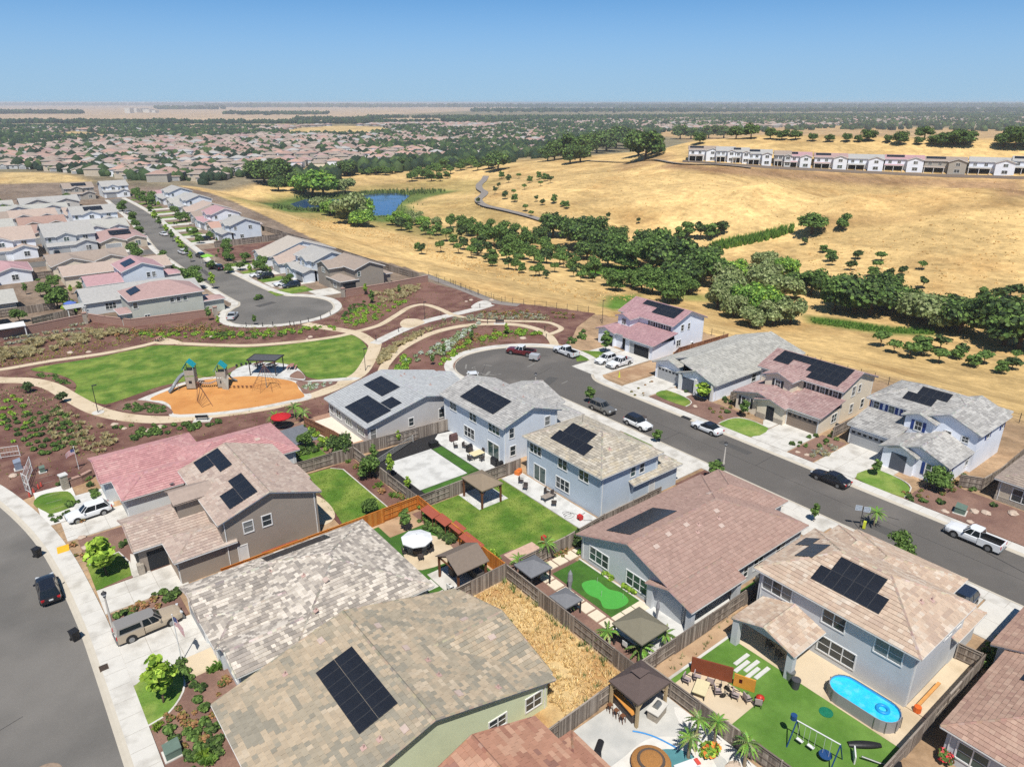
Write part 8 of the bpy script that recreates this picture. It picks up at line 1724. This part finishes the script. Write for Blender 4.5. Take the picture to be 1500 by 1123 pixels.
for k in range(7):
    for j in range(4):a=.2+j*PI/2;m.cbox(px_+.385*math.cos(a),py_+.385*math.sin(a),.18+.27*k,.03,random.uniform(.3,.62),.2,a)
m.build('pillar_shaft',stone_m,t);m=MB();m.cbox(px_,py_,2.07,.95,.95,.14,.2);m.build('pillar_cap',concrete_white,t)
gwall('low tan wall with grey insets left of the pink roof',[(px_+.6,py_+.1),(6.2,98.2),(7.5,99)],1.1,[],.35)
# post-and-panel gate frame at the pavement
t=thing('gate_frame','tall white-framed wire gate standing open beside the left pavement','gate',(*G(46,724),.1));P0=[G(46,724),G(38,719),G(48,690),G(30,668),G(2,672)]
for a,b,h_ in((P0[0],P0[1],2.6),(P0[1],P0[2],2.2),(P0[3],P0[4],1.7)):
    m=MB()
    for p in(a,b):m.tube((*p,.05),(*p,h_),.06,.06,6)
    for z in(.25,h_*.5,h_-.05):m.tube((*a,z),(*b,z),.035,.035,5)
    L=math.hypot(b[0]-a[0],b[1]-a[1])
    for k in range(1,int(L/.35)):f=k*.35/L;m.tube((a[0]+(b[0]-a[0])*f,a[1]+(b[1]-a[1])*f,.25),(a[0]+(b[0]-a[0])*f,a[1]+(b[1]-a[1])*f,h_-.05),.012,.012,4)
    m.build('gate_panel',metal_w,t)
m=MB();a=G(42,700);m.cbox(a[0],a[1],1.6,.6,.05,.5,.3);m.build('notice_board',M('board_pink',lin(220,180,172),.7,.1,9),t)
for i,(p,q)in enumerate(((50,722),(57,716),(61,713),(44,728))):x,y=G(p,q);m=MB();m.lathe((x,y,.1),[(.14,0),(.12,.35),(.06,.6),(0,.62)],8);tag(m.build('red_marker',M('marker_red',lin(206,88,76),.6,.2,9)),'reddish marker cone among the gate panels','marker','red markers by the gate')
# street name sign
sx_,sy_=G(1258.5,774);t=thing('street_sign','street name sign with two pale blades on a dark pole at the right street','sign',(sx_,sy_,.1));m=MB();m.tube((sx_,sy_,.1),(sx_,sy_,2.9),.04,.04,6);m.build('pole',metal_d,t)
def blades_(t,x,y,z,rz): # pale blade with worn dark strokes too small to read
    m=MB();m.cbox(x,y,z,.72,.03,.66,rz);m.build('sign_blade',M('sign_blue_grey',lin(196,206,218),.5,.02),t);m=MB()
    for r in range(3):
        for q in range(4):o=-.25+.16*q+random.uniform(-.02,.02);m.cbox(x+math.cos(rz)*o,y+math.sin(rz)*o,z+.19-.19*r,random.uniform(.07,.12),.034,.09,rz)
    m.build('sign_strokes',M('sign_ink',lin(112,128,150),.6,0),t)
blades_(t,sx_-.3,sy_+.38,2.72,-.9);blades_(t,sx_+.26,sy_-.33,2.62,-.9)
x,y=G(1262,775);m=MB();m.cbox(x+.3,y-.1,.55,.35,.3,.9,.3);tag(m.build('yellow_post_box',M('hivis_yellow',lin(214,222,70),.6,.05)),'lime-yellow stand at the foot of the street sign','stand')
x,y=G(907,553);m=MB();m.lathe((x,y,.1),[(.22,0),(.16,.3),(.1,.9),(.05,1.0),(0,1.02)],8);tag(m.build('hivis_figure',M('hivis_yellow',lin(214,222,70))),'lime-yellow safety figure at the driveway edge by the white pickups','safety figure')
x,y=G(405,426+7);
# boulders and garden plants
for(px,py,s,lb)in((1384,750,.5,'pale flat boulder left of the green box above the pickup'),(1426,750,.7,'tan boulder right of the green box above the pickup'),(1444,752,.7,'pinkish pale boulder above the pickup cab'),(1484,753,.8,'tan jagged boulder near the right edge garden'),(1420,765,.5,'small pale rock beside the white pickup'),(1168,663,.4,'pale stone in the bed between the two driveways'),(1182,667,.45,'tan stone at the front of the bed between the driveways'),(1350,703,.35,'flat stone in front of the blue-shuttered window'),(1018,596,.5,'pale stone in the mulch near the mauve-roofed house'),(120,788,.5,'white boulder in the planting right of the white car'),(125,803,.5,'pale rock lower in the planting by the white car'),(205,901,.5,'terracotta-coloured rock in the strip above the truck'),(246,1090,.35,'small red-pink rock beside the green transformer'),(1425,985,.6,'white boulder in the front bed at the lower right')):
    rock(*G(px,py),s,lb,.1)
def plants(kind,pts,s,label,group,z=.09):
    for p in pts:
        x,y=G(*p);shrub(kind,x,y,s,label,group,z)
        if random.random()<.45 and 'ball' not in label:shrub(kind,x+random.uniform(-1,1),y+random.uniform(-1,1),s*.6,label,group,z)
plants('green',[(172,905),(183,899),(240,870),(255,874),(247,880),(262,868),(103,742),(97,712),(92,708),(128,703),(133,712),(138,722),(140,728),(190,782),(188,795),(180,800)],1.0,'green garden shrub in the front beds along the left street','shrubs in the left front beds')
plants('red',[(213,889),(226,880),(232,890),(205,887),(196,896),(262,1040),(268,1052),(250,1055),(119,765),(118,752),(108,800),(122,815)],.8,'russet garden plant in the front beds along the left street','russet plants in the left front beds')
plants('green',[(262,980),(266,972),(272,988),(278,996),(285,1005),(295,1010),(290,1028),(300,1040),(248,1072),(255,1085),(275,1075),(285,1082),(300,1060),(310,1072),(292,1098),(305,1100),(318,1090),(296,1115),(320,1105),(280,1112)],1.05,'dark green shrub in the mulch garden before the mottled green roof','shrubs before the green roof')
plants('red',[(270,1060),(285,1062),(330,995),(325,1005),(335,1000),(312,1050),(270,1095),(300,1085)],.8,'russet plant in the mulch garden before the mottled green roof','russet plants before the green roof')
plants('lime',[(298,1112),(310,1116),(230,1070),(322,980),(310,985),(305,1120)],1.1,'lime-yellow plant in the mulch garden before the mottled green roof','lime plants before the green roof')
plants('green',[(75,757),(83,765),(88,760),(94,755),(100,752),(78,763)],.55,'small clipped ball shrub along the white driveway bed','ball shrubs by the white car',.12)
plants('green',[(1185,642),(1195,640),(1210,648),(1172,650),(1180,655),(1215,640),(1222,636),(1225,645),(1200,655),(1160,652)],.8,'green shrub in the bed between the cream and blue-shuttered houses','shrubs between the driveways')
plants('pale',[(1195,665),(1200,660),(1208,662),(1215,655),(1205,668),(1190,670),(1212,668),(1220,660)],1.0,'grey-green grass in the bed between the driveways','grasses between the driveways')
plants('red',[(1330,725),(1345,728),(1350,720),(1410,712),(1400,708),(1395,720),(1375,735),(1380,725),(1360,715),(1430,715),(1058,600),(1070,598),(1045,605),(1055,612),(1040,600),(1085,605)],.75,'russet low plant in the mulch gardens across the street','russet plants across the street')
plants('green',[(1455,742),(1378,738),(1332,730),(1350,735),(1412,700),(1425,718),(1062,586),(1070,590),(1075,583),(1080,590),(1005,575),(1020,578),(1065,605)],.9,'green low shrub in the mulch gardens across the street','shrubs across the street')
plants('red',[(925,575),(935,570),(945,565),(955,560),(930,580),(942,577)],.5,'tiny plant in the tan gravel strip by the white pickups','tiny plants in the gravel strip')
plants('green',[(1440,975),(1448,968),(1455,962),(1462,955),(1470,950),(1478,945),(1485,930),(1460,970),(1475,958),(1465,940)],1.1,'dark green shrub in the front bed at the lower right','shrubs at the lower right')
plants('bright',[(888,838),(893,842),(898,846),(918,862),(923,866),(928,868),(858,815),(850,812)],1.0,'yellow-green shrub along the wall by the putting green','shrubs by the putting green',.1)
plants('red',[(815,815),(822,810),(828,806)],.8,'red-leaved plant by the grey fence of the putting garden','red plants by the putting garden')
plants('green',[(625,762),(630,768),(636,775),(642,780),(648,785),(655,790),(634,765),(645,775),(622,755),(640,768),(652,782),(660,795),(665,790)],1.25,'dense green shrub in the bed under the red-brown shelves','shrubs under the red-brown shelves')
plants('bright',[(720,815),(728,822),(712,812),(610,735),(601,738),(615,745)],1.1,'bright green plant by the orange fence of the pavilion garden','bright plants in the pavilion garden')
plants('green',[(595,745),(588,752),(585,742),(575,748),(567,752)],1.0,'green plant in the corner bed of the pavilion garden','plants in the pavilion garden corner')
plants('lime',[(510,678),(556,713),(575,728)],1.1,'pale lime rosette plant in the red mulch by the fence','lime plants by the lawn fence')
plants('red',[(522,685),(585,727),(590,730),(560,722)],1.0,'purple-red shrub in the red mulch strip by the lawn','red shrubs by the lawn fence')
plants('bright',[(462,640),(468,636),(474,648),(481,652),(455,630),(470,645),(478,660),(465,630)],1.0,'yellow-green plant in the bed beside the patio of the silver roof','bright plants by the cream patio')
plants('green',[(450,625),(458,634),(470,655),(440,660),(448,665),(455,660),(462,662),(435,668)],1.3,'green bush around the small lawn behind the pink roof','bushes behind the pink roof lawn')
plants('green',[(380,490-52),(100,455-8),(92,440),(110,450),(84,436),(75,430),(95,430)],1.8,'round green bush in the gardens beyond the brown wall','bushes beyond the brown wall')
plants('bright',[(98,455),(108,458),(114,452),(102,444),(86,443)],2.0,'bright green bush in the gardens beyond the brown wall','bright bushes beyond the brown wall')
# street and garden trees
def tree_at(kind,px,py,hpx,label,name='garden_tree',wide=1.0):return tree_px(kind,px,py,hpx,label,None,name,wide)
tree_at('str1',157,843,56,'lime-green young tree on the lawn by the taupe house',wide=1.35);tree_at('str3',240,1030,66,'yellow-green tree on the lawn by the flagpole',wide=1.25);tree_at('str0',886,517,34,'round-headed street tree on the small lawn by the white pickups',wide=1.2);tree_at('str1',1028,588,30,'yellow-green tree in front of the pale-roofed house',wide=1.6);tree_at('str2',1089,611,26,'small dark tree on the lawn across from the white sedan',wide=1.3);tree_at('str0',1283,697,24,'small tree on the lawn above the black sedan',wide=1.4);tree_at('mid1',1372,718,32,'reddish-green tree before the blue-shuttered window',wide=.9)
tree_at('str2',863,590,24,'street tree between the blue houses and the bulb',wide=1.5);tree_at('str2',962,648,20,'small tree beside the white SUV',wide=1.6);tree_at('str0',1048,705,34,'leafy tree at the pavement beside the pale street lamp',wide=1.7);tree_at('mid0',1320,822,34,'round green tree behind the peach roof',wide=.9);tree_at('mid2',690,575,20,'dark tree at the left rim of the right bulb');tree_at('str2',1192,765,30,'dark palm-like tree between the two roofs at the street')
tree_at('oak1',497,668,34,'dark bushy tree in the fence corner by the red mulch',wide=.9);tree_at('mid2',542,700,36,'leafy tree in the red mulch by the grey fence',wide=.8);tree_at('str0',548,680,30,'second leafy tree by the fence of the lawn');tree_at('str1',572,700,40,'slim tree in the black mulch by the white court',wide=.7);tree_at('str3',597,718,24,'small bright tree in the corner of the black mulch');tree_at('str1',584,650,22,'small tree against the fence below the silver roof',wide=.7);tree_at('mid1',541,752,26,'dark green bush-tree at the stained fence corner',wide=.8);tree_at('str2',593,778,36,'small tree in the planter beside the white umbrella',wide=1.2);tree_at('con0',845,800,30,'dark conical shrub at the corner of the brown-roofed house',wide=1.5);tree_at('mid3',448,655,22,'bush at the left of the small lawn behind the pink roof')
for i,(px,py)in enumerate(((118,425),(98,448),(60,430),(280,380),(275,372),(262,358),(254,350),(245,340),(235,330),(228,322),(221,312),(268,365))):tree_at('str'+str(i%4),px,py+4,15,'small street tree along the right side of the far street' if i>2 else 'tree in the gardens beyond the brown wall','street_tree',1.2)['group']='street trees of the far street' if i>2 else 'trees beyond the brown wall'
for i,(px,py)in enumerate(((205,345),(200,335),(196,325),(190,360),(185,350),(243,395),(255,400),(268,405),(172,330),(310,395),(335,400),(352,396),(180,310),(215,300),(222,296),(200,290))):tree_at('mid'+str(i%4),px,py,12,'garden tree among the houses of the far street','street_tree')['group']='garden trees of the far street'
# palms
def palm_mesh(seed,n=24,L=2.2,cols=None):
    g=random.Random(seed);m=MB()
    for k in range(n):
        a=2*PI*k/n*2.4+g.uniform(-.2,.2);el=g.uniform(-.1,1.15);d=Vector((math.cos(a),math.sin(a),0));s=Vector((-d.y,d.x,0));pr=None;c=random.choice(cols or GR_BRI+GR_MID+GR_OLV)
        for i in range(8):
            t=i/7;p=d*(L*t*math.cos(el*.6))+Vector((0,0,L*(math.sin(el)*t-.62*t*t)))
            w=.24*math.sin(PI*min(1,.12+t*.88))+.02
            if pr is not None:
                q,qw=pr
                for sg in(-1,1):m.add([tuple(q),tuple(p),tuple(p*.75+q*.25+s*sg*w-Vector((0,0,w*.45))),tuple(q+s*sg*qw*.55-Vector((0,0,qw*.2)))],[(0,1,2),(0,2,3)],0,tuple(x*g.uniform(.8,1.2)for x in c))
            pr=(p,w)
    return m.build('frond',leaf_m,mesh_only=True,use_col=True)
PM=[palm_mesh(1),palm_mesh(2),palm_mesh(3,26,2.4)]
def palm(x,y,h,s,label,k=0,r=.12):
    t=thing('palm_tree',label,'palm',(x,y,.08),random.uniform(0,6),None,local=True);m=MB();m.tube((0,0,0),(.05,0,h*.6),r*1.2,r*.9,8);m.tube((.05,0,h*.6),(0,0,h),r*.9,r,8);m.build('trunk',M('palm_bark',lin(150,134,112),.95,.25,5,18),t);o=child('frond',PM[k%3],t,(0,0,h));o.scale=(s,s,s)
for i,(px,py,h,s,l)in enumerate(((1018,1100,3.2,.52,'tallest palm behind the fence of the crowded stone pad'),(1046,1095,2.6,.48,'leaning palm right of the tallest one at the pool fence'),(1090,1123,2.4,.5,'palm at the bottom edge behind the pool fence'),(1008,1110,2.0,.5,'short palm in the white gravel of the pool garden'))):x,y=G(px,py);palm(x,y,h,s,l,i)
for i,(px,py,h,s,l)in enumerate(((790,848,1.5,.6,'small palm in a pot between the two grey canopies'),(760,835,1.3,.6,'small palm by the fence at the first grey canopy'),(800,818,2.0,.55,'tall thin palm behind the first grey canopy'),(830,893,1.2,.5,'dusty palm beside the grey spa canopy'),(889,946,1.6,.62,'bright palm left of the olive canopy'),(938,962,1.1,.65,'bright palm below the olive canopy at the fence corner'),(974,945,1.3,.6,'bright palm right of the olive canopy'),(405,622,1.5,.7,'palm behind the red umbrella, left one'),(432,612,1.8,.7,'palm behind the red umbrella, middle one'),(446,618,1.6,.65,'palm right of the red umbrella'),(1280,770,1.8,.6,'dark palm at the pavement behind the cocoa roof'))):x,y=G(px,py);palm(x,y,h,s,l,i,.08)
x,y=G(1040,1106);t=thing('flowering_bush','orange and green flowering bush in the white gravel of the pool garden','bush',(x,y,.1),0,local=True);c=crown('foliage',[(0,0,.5,.6),(.4,0,.4,.45),(-.4,.1,.4,.45),(0,.4,.4,.4)],260,.26,GR_YEL+GR_BRI+[lin(226,140,70),lin(206,110,60)],seed=5);child('foliage',c,t)
x,y=G(1383,1117);t=thing('flowering_bush','red flowering bush beside the path at the lower right corner','bush',(x,y,.1),0,local=True);c=crown('foliage',[(0,0,.5,.55),(.3,.2,.6,.4)],200,.22,GR_MID+[lin(196,60,70),lin(214,96,100)],seed=6);child('foliage',c,t)
# ------------------------------------------------------------------ vehicles (built facing +X, wheels on z = 0)
def car(kind,x,y,head,label,body,roofc=None,z=.03):
    t=thing({'suv':'parked_suv','sedan':'parked_sedan','pickup':'pickup_truck','camper':'pickup_truck','jeep':'pickup_truck'}[kind],label,'pickup' if kind in('pickup','camper','jeep')else 'car',(x,y,z),R(head),local=True)
    pk=kind in('pickup','camper','jeep');L,W,wb,rw={'suv':(4.75,1.9,2.8,.36),'sedan':(4.9,1.88,2.9,.34)}.get(kind,(5.7,1.98,3.5,.40));gc=.26 if kind=='sedan' else.36;h=L/2;w=W/2
    hood={'suv':1.02,'sedan':.86}.get(kind,1.14);belt=hood+.04;deck={'suv':belt+.02,'sedan':belt+.08}.get(kind,belt)
    xe=-h if not pk else-.55
    st=[(h,gc+.14,hood-.28,.74),(h-.1,gc,hood-.14,.88),(h-.5,gc-.06,hood-.05,.97),(h*.42,gc-.06,belt,1),(0,gc-.06,belt+.01,1)]
    st+=[(xe,gc-.06,belt+.01,1)]if pk else[(-h*.5,gc-.06,deck,1),(-h+.35,gc-.02,deck-.01,.96),(-h+.06,gc+.05,deck-.1,.88),(-h,gc+.12,deck-.35,.8)]
    def loft(m,st,top=True,mi=0):
        pr=None
        for(sx_,zb,zt,k)in st:
            a=w*k;hh=zt-zb;ring=[(sx_,s*p,q)for s,p,q in((-1,a*.86,zb),(-1,a*.97,zb+hh*.18),(-1,a,zb+hh*.5),(-1,a*.97,zb+hh*.82),(-1,a*.84,zt),(-1,a*.4,zt+.035),(1,a*.4,zt+.035),(1,a*.84,zt),(1,a*.97,zb+hh*.82),(1,a,zb+hh*.5),(1,a*.97,zb+hh*.18),(1,a*.86,zb))]
            if pr:m.add(pr+ring,[(j,12+j,12+(j+1)%12,(j+1)%12)for j in range(12)],mi)
            else:m.face(ring[::-1],mi)
            pr=ring
        m.face(pr,mi)
    m=MB();loft(m,st);m.build('body',body,t,smooth=False)
    roof={'suv':1.68,'sedan':1.44}.get(kind,1.86);xb0,xb1,xt0,xt1={'suv':(.95,-h+.12,.25,-h+.55),'sedan':(1.05,-1.9,.2,-1.0)}.get(kind,(1.15,-.85,.55,-.72));bw,tw=w*.9,w*.72
    def gring(f,k=1.0):
        a,b=xb0+(xt0-xb0)*f,xb1+(xt1-xb1)*f;y_=(bw+(tw-bw)*f)*k;zz=belt-.04+(roof-.05-belt+.04)*f;c=.16
        return[(a,-y_+c*2,zz),(a,y_-c*2,zz),(a-c*1.2,y_,zz),((a+b)/2,y_*1.01,zz),(b+c*.6,y_,zz),(b,y_-c*1.5,zz),(b,-y_+c*1.5,zz),(b+c*.6,-y_,zz),((a+b)/2,-y_*1.01,zz),(a-c*1.2,-y_,zz)]
    g0,g1=gring(0),gring(1);m=MB();m.add(g0+g1,[(j,(j+1)%10,10+(j+1)%10,10+j)for j in range(10)]);m.build('windows',glassm('car_glass',(.012,.016,.02),.06),t)
    rf=gring(1.0,1.03);m=MB();m.add([(a,b,c-.03)for a,b,c in rf]+[(a*.985,b*.9,c+.06)for a,b,c in rf],[(j,(j+1)%10,10+(j+1)%10,10+j)for j in range(10)]+[tuple(range(10,20))]);
    for j in(1,2,4,7,9,0):m.tube(g0[j],g1[j],.04,.035,4)
    for s in(3,8):m.tube(g0[s],g1[s],.045,.045,4)
    m.build('roof',roofc or body,t)
    if pk:
        a,b=xe-.05,-h
        if kind!='camper':
            m=MB();m.box(b,-w*.98,gc,a,-w*.8,belt);m.box(b,w*.8,gc,a,w*.98,belt);m.box(b-.03,-w*.8,gc+.1,b+.08,w*.8,belt);m.build('bed_side',body,t);m=MB();m.box(b+.08,-w*.8,gc,a,w*.8,gc+.34);m.box(b+.09,-w*.79,gc+.34,a,-w*.78,belt-.03);m.box(b+.09,w*.78,gc+.34,a,w*.79,belt-.03);m.build('bed_liner',black_p,t)
        else:
            m=MB();m.box(b,-w*.98,gc,a,w*.98,belt);m.build('bed_side',body,t);m=MB();m.add([(b,-w*.95,belt),(a,-w*.95,belt),(a,w*.95,belt),(b,w*.95,belt),(b+.15,-w*.78,roof),(a,-w*.78,roof),(a,w*.78,roof),(b+.15,w*.78,roof)],[(4,5,6,7),(0,1,5,4),(1,2,6,5),(2,3,7,6),(3,0,4,7)]);m.build('camper_shell',roofc or body,t)
            for s in(-1,1):m=MB();m.add([(b+.25,s*w*.94,belt+.14),(a-.15,s*w*.94,belt+.14),(a-.2,s*w*.82,roof-.12),(b+.35,s*w*.82,roof-.12)],[(0,1,2,3)if s<0 else(3,2,1,0)]);m.build('side_window',glassm('car_glass',(0,0,0)),t)
        m=MB();m.box(b-.12,-w*.9,gc,b+.02,w*.9,gc+.16);m.box(h-.05,-w*.9,gc,h+.08,w*.9,gc+.2);m.build('bumper',metal_g if kind!='jeep' else metal_d,t)
    wm_=MB();wm_.tube((0,-.12,0),(0,.12,0),rw,rw,16);tm=wm_.build('tyre',tyre_m,mesh_only=True);rm=MB();rm.tube((0,-.13,0),(0,.13,0),rw*.64,rw*.64,12);rmm=rm.build('rim',rim_m,mesh_only=True);am=MB();am.tube((0,-.03,0),(0,.03,0),rw*1.2,rw*1.2,14);amm=am.build('wheel_arch',black_p,mesh_only=True)
    for a in(wb/2,-wb/2):
        for s in(-1,1):o=child('wheel',tm,t,(a,s*(w-.1),rw));child('rim',rmm,o);child('wheel_arch',amm,t,(a,s*(w-.025),rw+.04))
    hx=h-.12;tz=hood-.18
    for s in(-1,1):
        m=MB();m.cbox(h-.13,s*w*.66,tz,.22,w*.34,.15,-s*.45);m.build('headlight',lamp_l,t);m=MB();m.cbox(-h+.05,s*w*.72,(deck if not pk else belt)-.22,.14,w*.3,.2 if not pk else.36,s*.35);m.build('tail_light',red_l,t);m=MB();m.cbox(xb0-.35,s*(w+.06),belt+.08,.16,.2,.14);m.build('mirror',body if kind!='pickup' else black_p,t)
    m=MB();m.cbox(h-.02,0,hood-.38,.1,w*.95,.2);m.build('grille',black_p,t);m=MB();m.cbox(-h-.01,0,gc+.4,.04,.36,.14);m.build('number_plate',metal_w,t)
    m=MB();m.box(-h+.25,-w*.93,gc-.13,h-.25,w*.93,gc);m.build('underbody',black_p,t);return t
cw,ck,cg,cs_,cb=paint('car_white',lin(236,238,240,.85)),paint('car_black',(.012,.012,.016)),paint('car_grey',lin(112,110,106)),paint('car_silver',lin(196,198,200)),paint('car_blue',lin(44,54,74));ctan=paint('car_tan',lin(188,172,150));cred=paint('car_red',lin(112,36,42))
car('suv',-.3,74.9,90,'black SUV parked at the kerb between the two black wheelie bins',ck);car('camper',6.4,63.1,2,'tan pickup with grey camper shell on the driveway',ctan,paint('car_shell',lin(150,146,142)));car('suv',5.5,88.6,184,'white hatchback on the driveway beside the pink-roofed house',cw)
car('sedan',82.9,38.3,90,'black sedan parked at the kerb below the blue-shuttered house',ck);car('pickup',82.8,21.2,90,'white pickup with black bed parked at the right kerb',cw);car('sedan',82.9,57.9,90,'white sedan with black glass roof parked across from the street lamp',cw,paint('roof_glass_black',(.015,.015,.02)))
car('suv',75.9,65.4,268,'white SUV parked at the near kerb of the right street',cw,paint('roof_glass_black',(0,0,0)));car('suv',75.8,72.9,270,'grey SUV parked at the near kerb behind the blue-grey house',cg);car('pickup',89.7,96.9,92,'white pickup with dark bed at the top of the right bulb',cw);car('suv',92.6,88.9,182,'white SUV with roof rack on the driveway of the open garage',cw);car('pickup',93.2,85.9,182,'white pickup next to the SUV on the driveway of the open garage',cw)
jx,jy=G(763,519);car('jeep',jx,jy,118,'red and white pickup with a small trailer in the right bulb',cred,cw);tx,ty=G(783,528);t=thing('box_trailer','small silver box trailer behind the red pickup','trailer',(tx,ty,.03),R(118),local=True);m=MB();m.box(-.9,-.7,.4,.9,.7,1.3);m.build('trailer_box',cs_,t);m=MB();m.tube((.9,0,.45),(2.0,0,.5),.05);m.build('drawbar',metal_d,t)
for s in(-1,1):m=MB();m.tube((-.1,s*.74,.3),(-.1,s*.9,.3),.3,.3,12);m.build('wheel',tyre_m,t);m=MB();m.box(-.95,s*.5-.1,.6,-.9,s*.5+.1,.8);m.build('tail_light',red_l,t)
car('sedan',*G(693,556),60,'white car at the left rim of the right bulb, mostly behind the roofs',cw);car('suv',69.4,17.4,180,'dark SUV on the driveway behind the peach roof',cb)
for kind,px,py,hd,pt,lb in(('sedan',341,466,60,cs_,'silver sedan at the left rim of the far bulb'),('suv',294,377,95,ck,'black SUV parked on the right of the far street'),('suv',320,395,95,ck,'black car parked just below the red mulch slope'),('sedan',309,392,95,cred,'red car beside the green canopy on the far street'),('suv',389,408,180,ck,'black SUV on the driveway in front of the pale blue house'),('sedan',379,405,180,cw,'white car beside the black SUV on the far driveway'),('suv',427,421,180,cb,'dark blue SUV on the driveway near the far bulb'),('sedan',415,418,180,cw,'white car beside the dark blue SUV near the far bulb'),('suv',299,353,180,ck,'black SUV on the driveway of the pale blue house at the red slope'),('sedan',186,313,95,cs_,'silver car parked on the left of the far street'),('sedan',158,286,180,ck,'black car before the dark taupe house at the far end'),('suv',84,374,90,ck,'black SUV before the open garage on the cross street'),('suv',296,443,180,ck,'black SUV beside the rosy hip-roofed house'),('suv',268,372,95,cw,'white SUV half hidden among the far street trees'),('sedan',240,345,95,cw,'white car further up the far street')):
    x,y=G(px,py);car(kind,x,y,hd,lb,pt)
gx,gy=G(305,386);t=thing('pop_up_canopy','bright green pop-up canopy beside the far street','canopy',(gx,gy,0));m=MB();m.add([(gx-1.6,gy-1.6,2.3),(gx+1.6,gy-1.6,2.3),(gx+1.6,gy+1.6,2.3),(gx-1.6,gy+1.6,2.3),(gx,gy,3.0)],[(0,1,4),(1,2,4),(2,3,4),(3,0,4)]);m.build('canopy_roof',M('canvas_lime',lin(136,200,72),.7,.05),t)
for a in(-1.5,1.5):
    for b in(-1.5,1.5):m=MB();m.tube((gx+a,gy+b,0),(gx+a,gy+b,2.3),.03);m.build('post',metal_w,t)
# ------------------------------------------------------------------ summer haze
m=MB();m.box(-46000,-46000,-13,46000,46000,50);hz_=m.build('haze',[])if False else None
me=bpy.data.meshes.new('haze');me.from_pydata(m.v,[],m.f);hm=bpy.data.materials.new('haze_air');hm.use_nodes=True;tn=hm.node_tree;tn.nodes.remove(tn.nodes['Principled BSDF'])
pv=tn.nodes.new('ShaderNodeVolumePrincipled');pv.inputs['Color'].default_value=(.80,.88,1,1);pv.inputs['Density'].default_value=1.25e-4;pv.inputs['Anisotropy'].default_value=.2
tn.links.new(pv.outputs[0],[n for n in tn.nodes if n.type=='OUTPUT_MATERIAL'][0].inputs['Volume']);me.materials.append(hm);hz=bpy.data.objects.new('haze',me);COL.objects.link(hz);hz['kind']='stuff'
SC.cycles.volume_bounces=1
